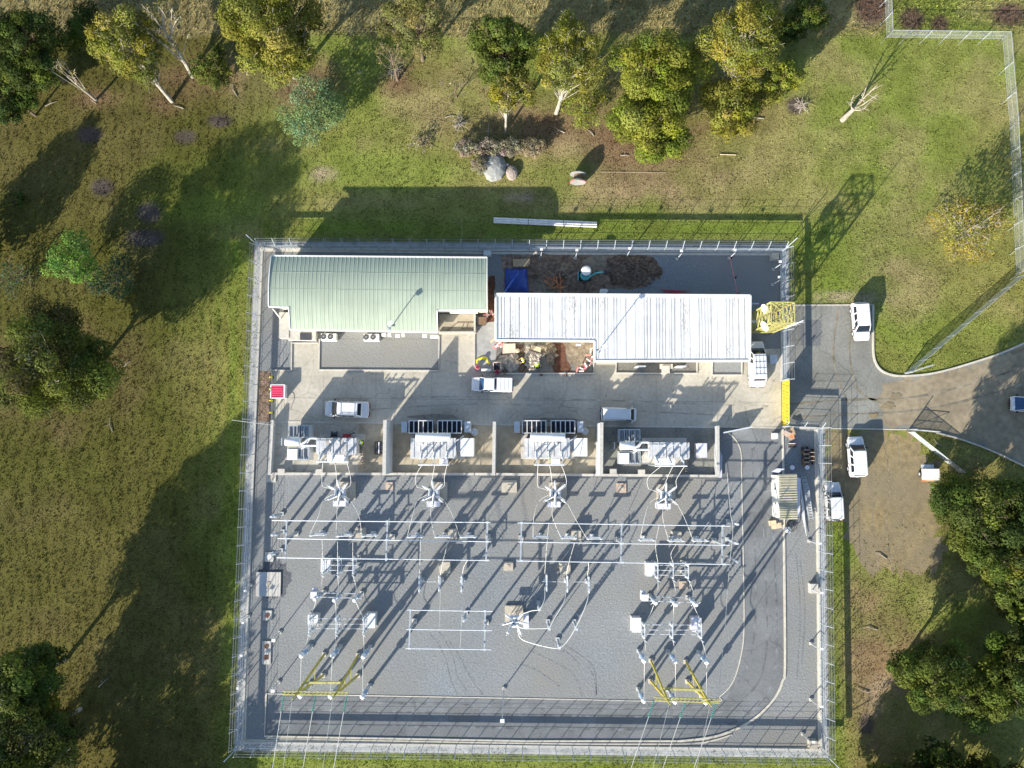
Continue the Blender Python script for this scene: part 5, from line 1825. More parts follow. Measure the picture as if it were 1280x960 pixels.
def vehicle(label, u, v, ang, L, W, H, hood, wsx, roof_end, base_end, kind, paint='car_paint', rack=None, glass='glass', cat='car', side_glass=((.04, .26), (.30, .52)), name='parked_car', tail=None, group='vehicles parked around the substation'):
    """x forward; hood = length of the bonnet, wsx = run of the windscreen, roof_end/base_end = rear of roof / cabin (from the nose)"""
    t = thing(name, label, cat, (0, 0, 0), group)
    hw = W / 2
    zb, zs = .32, min(1.02, H * .56)
    xf = L / 2
    X = lambda d: xf - d
    mb = MB()

    def sec(x, w, z0, z1, ch=.10):
        return [(x, -w + .06, z0), (x, w - .06, z0), (x, w, z0 + .2), (x, w, z1 - ch), (x, w - ch, z1), (x, -w + ch, z1), (x, -w, z1 - ch), (x, -w, z0 + .2)]
    if hood > .5:
        secs = [sec(X(0), hw * .72, .42, zs - .30), sec(X(.10), hw * .86, .36, zs - .20), sec(X(.35), hw * .96, zb, zs - .10), sec(X(hood), hw, zb, zs)]
    else:
        secs = [sec(X(0), hw * .80, .40, zs - .05), sec(X(.08), hw * .92, .36, zs), sec(X(.30), hw * .99, zb, zs), sec(X(hood + .2), hw, zb, zs)]
    secs += [sec(X(L * .55), hw, zb, zs), sec(X(L - .25), hw, zb, zs), sec(X(L - .06), hw * .95, .36, zs - .03), sec(X(L), hw * .88, .42, zs - .1)]
    loft(mb, secs)
    body = mb.build('body', paint, t)
    # cabin
    x0b, x0t, x1t, x1b = X(hood), X(hood + wsx), X(roof_end), X(base_end)
    wb, wt = hw * .96, hw * .80
    B = [(x1b, -wb, zs - .02), (x0b, -wb, zs - .02), (x0b, wb, zs - .02), (x1b, wb, zs - .02)]
    T = [(x1t, -wt, H - .06), (x0t, -wt, H - .06), (x0t, wt, H - .06), (x1t, wt, H - .06)]
    MB().hexa(B, T).build('cabin', paint, t)
    m = MB()
    r = [(x1t - .05, -wt), (x1t - .05, wt), (x0t - .02, wt), (x0t + .04, wt * .8), (x0t + .06, 0), (x0t + .04, -wt * .8), (x0t - .02, -wt)]
    n = len(r)
    m.add([(x, y, H - .075) for x, y in r[::-1]] + [((x - (x0t + x1t) / 2) * .95 + (x0t + x1t) / 2, y * .93, H) for x, y in r[::-1]],
          [tuple(range(n - 1, -1, -1)), tuple(range(n, 2 * n))] + [(i, (i + 1) % n, n + (i + 1) % n, n + i) for i in range(n)])
    m.build('roof', paint, t)
    front = (B[1], B[2], T[2], T[1])
    back = (B[3], B[0], T[0], T[3])
    left = (B[2], B[3], T[3], T[2])
    right = (B[0], B[1], T[1], T[0])
    MB().add(quad_on(front, .05, .95, .06, .95, .012), [(0, 1, 2, 3)]).build('windscreen', glass, t)
    if kind != 'tray':
        MB().add(quad_on(back, .08, .92, .25, .9, .012), [(0, 1, 2, 3)]).build('rear_window', glass, t)
    for a, b in side_glass:
        MB().add(quad_on(left, a, b, .18, .9, .012), [(0, 1, 2, 3)]).build('side_window', glass, t)
        MB().add(quad_on(right, 1 - b, 1 - a, .18, .9, .012), [(0, 1, 2, 3)]).build('side_window', glass, t)
    wr = .36 if H > 1.7 else .32
    for x in (X(.20 * L if hood > .5 else .17 * L), X(.80 * L)):
        for s in (-1, 1):
            wl = MB().lathe((x, s * (hw - .22), wr), (x, s * (hw + .015), wr), [(0, wr * .92), (.08, wr), (.92, wr), (1, wr * .92)], 18).build('wheel', 'rubber', t)
            MB().lathe((x, s * (hw + .016), wr), (x, s * (hw + .03), wr), [(0, wr * .6), (1, wr * .5)], 14).build('rim', 'grey_steel', wl)
    fx = X(.06) if hood > .5 else X(.03)
    for s in (-1, 1):
        MB().box((fx - .03, s * hw * .68, zs - .32), (.16, .34, .17)).build('headlight', 'lamp_glass', t)
        MB().box((X(L) + .0, s * hw * .80, zs - .25), (.08, .16, .32)).build('tail_light', 'red_lens', t)
        MB().box((x0b - .28, s * (hw + .10), zs + .12), (.14, .24, .18)).build('mirror', 'black_plastic' if cat != 'van' else paint, t)
        for dx in (0, 1.0):
            if kind != 'tray' or dx == 0:
                MB().box((x0t - .5 - dx, s * (hw + .012), zs - .16), (.16, .03, .035)).build('door_handle', 'black_plastic', t)
    MB().box((X(.02), 0, .45), (.12, hw * 1.5, .20)).build('front_bumper', 'black_plastic', t)
    MB().box((X(L) - .02, 0, .45), (.12, hw * 1.6, .18)).build('rear_bumper', 'black_plastic', t)
    MB().box((X(L) - .085, 0, .62), (.02, .40, .12)).build('number_plate', 'sheet_white', t)
    if hood > .5:
        m = MB()
        for s in (-1, 1):
            m.beam((X(.25), s * hw * .55, zs - .085), (X(hood - .05), s * hw * .62, zs + .012), .02)
        m.build('bonnet_crease', 'grey_steel', t)
        MB().beam((x0b + .04, -wb * .9, zs + .015), (x0b + .04, wb * .9, zs + .015), .07, .03).build('wiper_cowl', 'black_plastic', t)
    m = MB()
    for sg in (-1, 1):
        m.beam((x0t - .1, sg * wt * .97, H - .02), (x1t + .1, sg * wt * .97, H - .02), .025, .02)
    m.beam((X(L) + .10, -hw * .8, zs + .006), (X(L) + .10, hw * .8, zs + .006), .02, .02)
    if kind == 'wagon':
        m.beam(((x0t + x1t) / 2 - .3, -wt * .9, H + .002), ((x0t + x1t) / 2 - .3, wt * .9, H + .002), .02, .015)
    m.build('panel_gap', 'grey_steel', t)
    if rack:
        m = MB()
        z = H + .09
        for k in range(rack):
            x = x0t - .35 - (x0t - x1t - .7) * k / max(1, rack - 1)
            m.beam((x, -wt * .95, z), (x, wt * .95, z), .045)
        for s in (-.85, -.3, .3, .85) if rack > 2 else (-.85, .85):
            m.beam((x0t - .3, s * wt, z + .035), (x1t + .3, s * wt, z + .035), .035)
        for s in (-.85, .85):
            for x in (x0t - .35, x1t + .35):
                m.beam((x, s * wt, H - .02), (x, s * wt, z), .05)
        m.build('roof_rack', 'aluminium', t)
    if kind in ('canopy', 'tray', 'pickup'):
        # load bed behind the cabin
        xa, xb = x1b - .06, X(L) + .06
        zc = {'canopy': H - .08, 'tray': zs + .06, 'pickup': zs + .05}[kind]
        if kind == 'canopy':
            q = [(xb, -wb), (xa, -wb), (xa, wb), (xb, wb)]
            m = MB().hexa([(x, y, zs) for x, y in q], [((x - (xa + xb) / 2) * .97 + (xa + xb) / 2, y * .9, zc) for x, y in q])
            c_ = m.build('canopy', paint, t)
            m = MB()
            for k in range(1, 4):
                x = xb + (xa - xb) * k / 4
                m.beam((x, -wb * .85, zc + .012), (x, wb * .85, zc + .012), .03, .02)
            m.build('canopy_rib', 'grey_steel', c_)
        else:
            f_ = MB().box(((xa + xb) / 2, 0, zc), (xa - xb, W * .98, .06)).build('tonneau_cover', paint if kind == 'pickup' else 'white_paint', t)
            m = MB()
            for s in (-1, 1):
                m.beam((xa, s * hw * .95, zc + .08), (xb, s * hw * .95, zc + .08), .06, .10)
            m.beam((xb, -hw * .95, zc + .08), (xb, hw * .95, zc + .08), .06, .10)
            m.build('bed_rail', paint, t)
    p = P(u, v, H * .75)
    t.location = (p.x, p.y, tail or .05)
    t.rotation_euler = (0, 0, R(ang))
    return t


vehicle('white wagon with roof rails parked slantwise behind the first transformer', 432.5, 511.3, 178, 5.3, 1.95, 1.85, .95, .75, 4.05, 4.55, 'wagon', rack=2, side_glass=((.05, .25), (.29, .5), (.54, .76)))
vehicle('pale blue white double cab ute with canopy beside the dug bay', 615, 480.2, 178.5, 5.0, 1.75, 1.72, 1.05, .55, 2.75, 3.0, 'canopy', glass='blue_glass', cat='ute', side_glass=((.08, .45), (.52, .9)))
vehicle('small white box van on the concrete above the last two transformer bays', 774, 517.8, -1.5, 4.2, 1.62, 1.85, .25, .55, 4.0, 4.12, 'van', paint='white_paint', cat='van', rack=2, side_glass=((.03, .2),))
vehicle('white van with a long roof rack beside the east wall of the white roofed building', 948.5, 454, 91, 5.5, 1.95, 2.15, .95, .75, 4.6, 4.95, 'van', cat='van', rack=4, side_glass=((.04, .2), (.25, .4)))
vehicle('white wagon parked on the asphalt driveway against the grass kerb', 1078.5, 401, -87, 4.7, 1.9, 1.8, 1.1, .65, 4.35, 4.6, 'wagon', side_glass=((.06, .28), (.33, .58), (.63, .88)), tail=.03)
vehicle('white wagon parked on the dirt north of the shorter ute by the east fence', 1073.5, 571, 92, 4.8, 1.92, 1.85, 1.05, .65, 4.45, 4.7, 'wagon', side_glass=((.06, .28), (.33, .58), (.63, .88)), tail=.02)
vehicle('white double cab ute with a ridged bonnet closest to the east fence', 1044.5, 627, 91.5, 4.5, 1.85, 1.85, 1.25, .5, 4.15, 4.4, 'wagon', cat='ute', side_glass=((.06, .28), (.33, .58), (.63, .88)), tail=.02)
vehicle('white car with a big blue windscreen on the road at the east edge', 1291, 505, 178, 4.6, 1.85, 1.6, .25, 1.3, 3.6, 4.3, 'wagon', paint='car_paint', glass='blue_glass', tail=.04)

# box trailer
p = P(1163, 593, 1.2)
t = thing('box_trailer', 'small white box trailer parked at the edge of the dirt near the gate', 'trailer', Vector((p.x, p.y, 0)))
MB().box((p.x, p.y, 1.15), (1.4, 1.3, 1.2)).build('box', 'white_paint', t)
MB().box((p.x, p.y, 1.79), (1.5, 1.35, .08)).build('lid', 'white_paint', t)
MB().box((p.x, p.y + .95, .62), (1.5, .4, .08)).build('front_tray', 'grey_steel', t)
MB().box((p.x, p.y - .8, .55), (1.5, .1, .15)).build('rear_bar', 'orange', t)
MB().beam((p.x, p.y + 1.0, .5), (p.x, p.y + 2.0, .45), .1).build('drawbar', 'dark_steel', t)
for s in (-1, 1):
    w = MB().lathe((p.x + s * .72, p.y, .32), (p.x + s * .86, p.y, .32), [(0, .3), (.1, .32), (.9, .32), (1, .3)], 16).build('wheel', 'rubber', t)
    MB().lathe((p.x + s * .86, p.y, .32), (p.x + s * .87, p.y, .32), [(0, .18), (1, .15)], 12).build('rim', 'grey_steel', w)

# magenta covered bin and yellow bollards
p = P(347.5, 489.5, .9)
t = thing('covered_bin', 'white framed bin under a bright magenta ribbed cover by the soil strip', 'bin', Vector((p.x, p.y, 0)))
MB().box((p.x, p.y, .5), (1.75, 1.6, 1.0)).build('bin_body', 'white_paint', t)
m = MB()
for k in range(7):
    m.lathe((p.x - .66, p.y - .66 + k * .22, 1.0), (p.x + .62, p.y - .66 + k * .22, 1.0), [(0, .12), (1, .12)], 10)
m.build('cover', 'magenta_sheet', t)
m = MB()
for s in (-1, 1):
    m.beam((p.x - .87, p.y + s * .8, 1.02), (p.x + .87, p.y + s * .8, 1.02), .14)
    m.beam((p.x + s * .83, p.y - .8, 1.02), (p.x + s * .83, p.y + .8, 1.02), .16)
m.build('rim', 'white_paint', t)
b0 = None
for i, v in enumerate((472, 487, 501, 516)):
    lb = '%s yellow bollard along the soil strip west of the apron' % ('northmost', 'second', 'third', 'southmost')[i]
    if b0 is None:
        b0 = thing('bollard', lb, 'bollard', (0, 0, 0), 'yellow bollards by the soil strip')
        MB().lathe((0, 0, 0), (0, 0, 1.15), [(0, .09), (.94, .09), (1, .04)], 10).build('tube', 'yellow_plastic', b0)
        MB().lathe((0, 0, 0), (0, 0, .05), [(0, .18), (1, .18)], 12).build('base_plate', 'dark_steel', b0)
        o = b0
    else:
        o = copy_tree(b0)
        tag(o, lb)
    o.location = P(341, v) + Vector((0, 0, .04))

# ------------------------------------------------------------------ dig and work area clutter
def board(name, label, cat, quad, z, material, th=.06, group=None):
    q = PP(quad, z)
    m = MB().prism(q, z, z + th)
    return tag(m.build(name, material), label, cat, group)


# tarpaulin with folds
q = PP([(631.5, 335), (659, 334.5), (661, 366), (630.5, 366)], .5)
vs_, fs_ = [], []
nu, nv = 18, 18
for j in range(nv + 1):
    for i in range(nu + 1):
        a = q[0].lerp(q[1], i / nu).lerp(q[3].lerp(q[2], i / nu), j / nv)
        e = min(i, nu - i, j, nv - j)
        vs_.append((a.x, a.y, .12 + .55 * (1 - math.exp(-e / 2.5)) + .10 * math.sin(i * .9 + j * .35) + (.25 if i > 9 else 0) * (1 - math.exp(-e / 2.))))
for j in range(nv):
    for i in range(nu):
        fs_.append((j * (nu + 1) + i, (j + 1) * (nu + 1) + i, (j + 1) * (nu + 1) + i + 1, j * (nu + 1) + i + 1))
tag(MB().add(vs_, fs_).build('tarpaulin', 'blue_tarp', None, True), 'bright blue tarpaulin over a stack beside the white roofed building', 'tarpaulin')
board('plywood_sheet', 'brown plywood sheet lying north of the blue tarpaulin', 'plywood', [(641, 324), (662, 323.5), (662.5, 333), (641.5, 333.5)], .25, 'plywood')
board('plastic_sheet', 'crumpled white panel on the grey gravel south of the small digger', 'panel', [(750, 361.5), (757, 361), (760.5, 363), (757, 367.5), (749, 367)], .3, 'sheet_white', .1)
# digger
p = P(731, 346)
t = thing('mini_digger', 'small teal digger with a pale round canopy working on the dark earth', 'digger', p)
for s in (-1, 1):
    tr = MB()
    prof = [(-.75, .2), (-.6, .42), (.6, .42), (.75, .2), (.6, .04), (-.6, .04)]
    y = s * .42
    tr.add([(p.x + a, p.y + y - .13, z + .05) for a, z in prof] + [(p.x + a, p.y + y + .13, z + .05) for a, z in prof],
           [tuple(range(6)), tuple(range(11, 5, -1))] + [(i, (i + 1) % 6, 6 + (i + 1) % 6, 6 + i) for i in range(6)])
    tr.build('track', 'rubber', t)
MB().lathe((p.x, p.y, .5), (p.x, p.y, 1.1), [(0, .55), (.1, .62), (.8, .62), (1, .5)], 18).build('body', 'teal_paint', t)
MB().box((p.x + .1, p.y + .2, 1.2), (.5, .45, .3)).build('seat', 'black_plastic', t)
for a in range(4):
    c_, s_ = math.cos(a * math.pi / 2 + .8) * .5, math.sin(a * math.pi / 2 + .8) * .5
    MB().beam((p.x + c_, p.y + .3 + s_, 1.0), (p.x + c_, p.y + .3 + s_, 2.05), .05).build('canopy_post', 'dark_steel', t)
MB().lathe((p.x, p.y + .3, 2.05), (p.x, p.y + .3, 2.2), [(0, .58), (.5, .62), (1, .45)], 18).build('canopy', 'sheet_white', t, True)
k1, k2, k3, k4 = p + Vector((.5, -.2, .9)), p + Vector((1.2, .05, 1.9)), p + Vector((2.1, .3, 1.3)), p + Vector((2.4, .4, .5))
ar = MB().beam(k1, k2, .17, .22).beam(k2, k3, .15, .2).build('arm', 'teal_paint', t)
MB().beam(k1 + Vector((0, 0, .25)), k2.lerp(k3, .3) + Vector((0, 0, .15)), .07).build('ram', 'aluminium', ar)
MB().hexa([k4 + Vector(d) for d in ((-.1, -.25, -.2), (.3, -.25, -.1), (.3, .25, -.1), (-.1, .25, -.2))], [k4 + Vector(d) for d in ((-.15, -.25, .3), (.15, -.25, .35), (.15, .25, .35), (-.15, .25, .3))]).build('bucket', 'dark_steel', ar)
MB().box((p.x - .85, p.y, .3), (.12, 1.1, .3)).build('blade', 'teal_paint', t)
# orange pipes and mesh
t = thing('orange_pipes', 'tangle of orange pipes and barrier mesh on the dug earth', 'pipes', P(695, 355))
for k in range(14):
    a = P(686 + random.uniform(0, 14), 350 + random.uniform(0, 12), .2 + random.uniform(0, .3))
    d = random.uniform(0, math.pi)
    MB().tube([a, a + Vector((math.cos(d), math.sin(d), .1)) * random.uniform(.5, 1.3)], .05, 5).build('pipe', 'orange', t)
tag(MB().tube(smoothpts(PP([(700.5, 326), (699, 340), (701, 352), (700, 368)], .25)), .06, 5).build('orange_hose', 'orange'), 'straight orange hose running north south across the dug earth', 'hose')
# barrier tape
tag(MB().tube(smoothpts([P(912, 321, 1.0), P(915, 335, .8), P(918, 348, .85), P(922, 368, 1.0)], 5), .045, 5).build('barrier_tape', 'pink_mesh'), 'sagging pink and white barrier tape between the north fence and the white roof', 'barrier tape')
for i, (u, v) in enumerate(((914, 322), (919, 347), (922, 367))):
    t = thing('barrier_post', '%s post holding the pink barrier tape east of the dark heap' % ('northmost', 'middle', 'southmost')[i], 'post', P(u, v))
    MB().tube([P(u, v), P(u, v) + Vector((0, 0, 1.05))], .03, 6).build('rod', 'maroon', t)
    MB().lathe(P(u, v), P(u, v) + Vector((0, 0, .08)), [(0, .18), (1, .12)], 10).build('foot', 'rubber', t)
t = thing('red_pipes', 'long thin red pipes lying behind the white roof near the dark heap', 'pipes', P(842, 363))
for k in range(4):
    a, b = P(826 + k * 2, 362 + k * 1.2, .2), P(862 - k * 4, 364 + k, .2)
    MB().tube([a, b], .04, 5).build('pipe', 'maroon' if k % 2 else 'red_paint', t)

# work bay in front of the white building
board('board', 'large pale pink board laid at the west end of the dug bay', 'board', [(629, 430), (644, 429.5), (644.5, 441), (628, 442)], .35, 'pink_board')
board('board', 'tan timber board tilted on the rubble by the eave of the white roof', 'board', [(664, 431), (676.5, 435), (675.5, 440.5), (664, 436.5)], .4, 'timber')
board('board', 'pale sheet lying beside the dark trench in the dug bay', 'board', [(660, 439), (672, 440), (675, 456), (662, 452)], .12, 'sheet_white')
board('board', 'small white board under the eave above the sandy ground', 'board', [(720, 430), (726, 430), (726, 432.5), (720, 432.5)], .3, 'sheet_white')
board('board', 'pale yellow board leaning near the corner of the white roof', 'board', [(612, 427), (617, 423), (618.5, 425), (614, 429)], .6, 'timber')
for i, (u, v, s, l) in enumerate(((647, 438.5, .3, 'upper'), (646.5, 453, .27, 'lower'))):
    t = tag(MB().ball(P(u, v, .35), s, 9, 6, (1, .9, .7), .12).build('sand_bag', 'timber'), '%s pale sandbag beside the dark trench' % l, 'sandbag')


def rubble(label, u, v, n, ru, rv, smin, smax, material, group):
    for i in range(n):
        a, r_ = random.uniform(0, 2 * math.pi), math.sqrt(random.random())
        p = P(u + math.cos(a) * ru * r_, v + math.sin(a) * rv * r_, .1)
        s = random.uniform(smin, smax)
        o = MB().ball(p + Vector((0, 0, s * .4)), s, 6, 4, (1, random.uniform(.6, 1), .7), .25).build('rubble', material)
        tag(o, label, 'rubble', group)


rubble('broken concrete lump in the heap west of the trench', 633, 453, 34, 13, 9, .12, .34, 'rubble', 'rubble lumps west of the trench')
rubble('grey stone lump on the heap east of the trench', 667, 452, 26, 11, 11, .10, .3, 'rubble', 'rubble lumps east of the trench')
rubble('brown clod beside the clay path', 690, 444, 22, 8, 13, .10, .28, 'tan_soil', 'clods beside the clay path')
rubble('dark clod lying around the big earth heap', 792, 338, 60, 34, 20, .12, .34, 'dark_soil', 'clods round the dark heap')
rubble('pale stone on the big dark earth heap', 800, 338, 16, 22, 12, .08, .16, 'rubble', 'pale stones on the dark heap')
rubble('brown clod on the dug ground by the plywood sheet', 690, 338, 40, 30, 18, .10, .26, 'soil', 'clods on the dug ground')
# red and white barriers, yellow hose etc
t = thing('barrier_mesh', 'crumpled red and white barrier mesh at the west corner of the dug bay', 'barrier', P(624, 434))
for k in range(12):
    a = P(619 + random.uniform(0, 10), 430 + random.uniform(0, 7), .5 + random.uniform(0, .5))
    d = random.uniform(0, math.pi)
    MB().beam(a, a + Vector((math.cos(d), math.sin(d), random.uniform(-.3, .3))) * random.uniform(.4, .9), .2, .05).build('panel', 'pink_mesh' if k % 3 else 'sheet_white', t)
t = thing('barrier_mesh', 'trail of red and white barrier mesh at the east end of the dug bay', 'barrier', P(735, 455))
pts = [(738.5, 436), (738, 447), (737, 457), (731, 462), (718, 466)]
for (a, b) in zip(pts, pts[1:]):
    for k in range(4):
        u, v = a[0] + (b[0] - a[0]) * k / 4, a[1] + (b[1] - a[1]) * k / 4
        q = P(u + random.uniform(-1, 1), v, .6)
        d = random.uniform(0, math.pi)
        MB().beam(q, q + Vector((math.cos(d) * .6, math.sin(d) * .6, random.uniform(-.3, .3))), .16, .05).build('panel', 'pink_mesh' if k % 2 else 'sheet_white', t)
t = thing('barrier_mesh', 'red and white barrier mesh across the clay path between the two roofs', 'barrier', P(613, 396))
for k in range(8):
    a = P(609 + k * 1.2, 395 + random.uniform(-2, 2), .7)
    d = random.uniform(0, math.pi)
    MB().beam(a, a + Vector((math.cos(d), math.sin(d), random.uniform(-.3, .3))) * .6, .16, .05).build('panel', 'pink_mesh' if k % 2 else 'sheet_white', t)
tag(MB().tube(smoothpts([P(*q, .10) for q in ((595, 451), (599, 448.5), (604, 447), (608, 448), (610, 453), (612, 455))], 5), .13, 7).build('yellow_hose', 'yellow_plastic'), 'thick bright yellow hose curled on the pavement by the pale ute', 'hose')
tag(MB().tube(smoothpts([P(*q, .10) for q in ((596, 454), (597, 450), (600, 448), (606, 449))], 5), .10, 7).build('yellow_hose', 'yellow_plastic'), 'short yellow hose end lying across the longer yellow hose', 'hose')
for i, (u, v, lb) in enumerate(((597, 459, 'pink drum on the pavement south of the yellow hose'), (621.5, 465, 'red drum at the south west corner of the dug bay'))):
    t = thing('drum', lb, 'drum', P(u, v))
    MB().lathe(P(u, v, .04), P(u, v, .9), [(0, .24), (.03, .27), (.33, .27), (.36, .29), (.39, .27), (.97, .27), (1, .25)], 14).build('shell', 'pink_mesh' if i == 0 else 'red_paint', t)
    MB().lathe(P(u, v, .9), P(u, v, .92), [(0, .22), (1, .22)], 14).build('lid', 'maroon', t)
t = thing('open_crate', 'open dark crate with pale rim at the corner of the dug bay', 'crate', P(621.5, 459))
c = P(621.5, 459)
for (dx, dy, w_, h_) in ((-.45, 0, .1, 1.0), (.45, 0, .1, 1.0), (0, -.5, 1.0, .1), (0, .5, 1.0, .1)):
    MB().box(c + Vector((dx, dy, .4)), (w_, h_, .8)).build('side_panel', 'pink_board', t)
MB().box(c + Vector((0, 0, .1)), (.8, .9, .1)).build('base_panel', 'dark_steel', t)
for i, (u, v) in enumerate(((631, 466), (676.5, 468), (707, 468.5))):
    t = thing('marker_cone', '%s small dark marker base on the kerb south of the dug bay' % ('westmost', 'middle', 'eastmost')[i], 'marker', P(u, v))
    MB().lathe(P(u, v, .04), P(u, v, .5), [(0, .2), (.15, .2), (.16, .14), (1, .05)], 12).build('cone', 'brown_wood', t)
    MB().box(P(u, v, .06), (.4, .4, .05)).build('foot', 'rubber', t)
t = thing('step_frame', 'low grey grating frame on the kerb below the sandbags', 'frame', P(667, 467.5))
m = MB()
for k in range(6):
    m.beam(P(659 + k * 2.4, 466.5, .2), P(659 + k * 2.4, 469, .2), .06)
m.beam(P(659, 467, .2), P(671, 467, .2), .06)
m.build('grating', 'grey_steel', t)
p = P(608, 463)
t = thing('trestle', 'low white trestle on the pavement behind the pale ute', 'trestle', p)
MB().box(p + Vector((0, 0, .55)), (1.2, .3, .08)).build('top', 'sheet_white', t)
for s in (-.5, .5):
    MB().beam(p + Vector((s, -.2, .05)), p + Vector((s, 0, .52)), .05).beam(p + Vector((s, .2, .05)), p + Vector((s, 0, .52)), .05).build('leg', 'dark_steel', t)
p = P(601, 403)
t = thing('skip_bin', 'olive and black bin beside the loading dock of the green roofed building', 'bin', p)
MB().hexa([p + Vector(d) for d in ((-.55, -.4, .05), (.55, -.4, .05), (.55, .4, .05), (-.55, .4, .05))], [p + Vector(d) for d in ((-.7, -.5, 1.1), (.7, -.5, 1.1), (.7, .5, 1.1), (-.7, .5, 1.1))]).build('bin_body', 'black_plastic', t)
MB().box(p + Vector((.25, 0, 1.13)), (.9, .95, .06)).build('lid', 'brown_wood', t)

# east strip clutter: boxes, drum rack, ladder stack, lid
t = thing('cardboard_heap', 'heap of torn tan and red cardboard at the north end of the east strip', 'cardboard', P(987, 544))
for k in range(7):
    a = P(983 + random.uniform(0, 8), 539 + random.uniform(0, 9), .2 + .12 * k)
    MB().box(a, (random.uniform(.4, .9), random.uniform(.3, .6), .08), random.uniform(0, 3)).build('carton', random.choice(('plywood', 'pink_pad', 'orange')), t)
t = thing('tool_frame', 'small red and black tool frame in the shade of the east strip', 'frame', P(990, 557))
for k in range(3):
    MB().beam(P(986, 554.5 + k * 2.2, .5), P(994.5, 554.5 + k * 2.2, .5), .09).build('bar', ('sheet_white', 'red_paint', 'dark_steel')[k], t)
MB().box(P(990, 557, .25), (.8, .5, .5)).build('box', 'dark_steel', t)
for gi in range(2):
    t = thing('cable_drum_rack', '%s rack of dark cable drums against the east fence' % ('larger', 'smaller')[gi], 'cable drums', P(1009 + gi * 5, 573))
    for k in range(4 - gi):
        c = P(1006.5 + gi * 6.5, 563 + gi * 3 + k * 5, .55)
        MB().lathe(c - Vector((.28, 0, 0)), c + Vector((.28, 0, 0)), [(0, .5), (.1, .5), (.1, .3), (.9, .3), (.9, .5), (1, .5)], 16).build('drum', 'brown_wood' if k % 2 else 'black_plastic', t)
        MB().beam(c + Vector((-.32, .05, .52)), c + Vector((.32, .05, .52)), .07).build('bar', 'pink_pad', t)
    MB().box(P(1006.5 + gi * 6.5, 570, .06), (.9, 2.2 - gi * .5, .1)).build('pallet', 'brown_wood', t)
for i, (u, v) in enumerate(((990.5, 584.5), (1009, 584))):
    t = thing('small_bin', 'small pale blue topped bin %s in the shade north of the shed' % ('nearest the shed roof', 'beside the cable drums')[i], 'bin', P(u, v))
    MB().lathe(P(u, v, .03), P(u, v, .8), [(0, .2), (1, .26)], 12).build('bin_body', 'dark_steel', t)
    MB().lathe(P(u, v, .8), P(u, v, .86), [(0, .28), (1, .24)], 12).build('lid', 'lavender_panel', t)
for k in range(4):
    a, b = P(1004.5 + k * 1.3, 595 + k * 4.5, .3 + .06 * k), P(1009.5 + k * 1.5, 630 + k * 6.5, .3 + .06 * k)
    t = thing('ladder', '%s in the stack of grey ladders east of the shed' % ('northmost ladder', 'second ladder from the north', 'third ladder from the north', 'southmost ladder')[k], 'ladder', (a + b) / 2, 'ladders stacked beside the shed')
    d = (b - a).normalized()
    s = d.cross(Vector((0, 0, 1))) * .24
    m, r_ = MB(), MB()
    for sg in (-1, 1):
        m.beam(a + s * sg, b + s * sg, .05, .08)
    for i in range(12):
        p = a.lerp(b, (i + .5) / 12)
        r_.beam(p - s, p + s, .045)
    m.build('rail', 'galv', t)
    r_.build('rung', 'aluminium', t)
t = thing('long_poles', 'bundle of long thin white poles lying between the shed and the ladders', 'poles', P(1003, 625))
for k in range(6):
    a, b = P(1000.5 + k * .7, 600 + k * 5, .25), P(1003.5 + k * .9, 650 + k * 4, .25)
    MB().tube([a, b], .035, 5).build('pole', 'aluminium', t)
c = P(985.5, 662.5, .4)
t = thing('round_lid', 'round white drum lid near the south end of the shed', 'lid', P(985.5, 662.5))
MB().lathe(c - Vector((0, 0, .35)), c, [(0, .36), (.9, .38), (1, .34)], 20).build('disc', 'white_polymer', t)
MB().lathe(c, c + Vector((0, 0, .05)), [(0, .08), (1, .06)], 10).build('knob', 'lavender_panel', t)
c = P(989, 656, .1)
tag(MB().tube([c + Vector((math.cos(a * .5) * (.3 + a * .012), math.sin(a * .5) * (.45 + a * .01), a * .012)) for a in range(36)], .04, 5).build('hose_coil', 'rubber'), 'coil of dark hose beside the round white lid', 'hose')

# ------------------------------------------------------------------ things on the north grass
q = PP([(617, 271.5), (746, 277), (746, 284.5), (617, 279)], .2)
t = thing('white_pipes', 'long row of white pipes lying on the grass north of the fence', 'pipes', (q[0] + q[2]) / 2)
for k in range(3):
    for s in range(3):
        a, b = q[0].lerp(q[3], (k + .5) / 3), q[1].lerp(q[2], (k + .5) / 3)
        u0, u1 = (0, .34, .68)[s], (.335, .675, 1)[s]
        MB().tube([a.lerp(b, u0), a.lerp(b, u1)], .125, 8).build('pipe', 'sheet_white', t)
for k in range(4):
    a, b = q[0].lerp(q[1], .1 + k * .27), q[3].lerp(q[2], .1 + k * .27)
    MB().beam(a - Vector((0, 0, .15)), b - Vector((0, 0, .15)), .1).build('bearer', 'brown_wood', t)
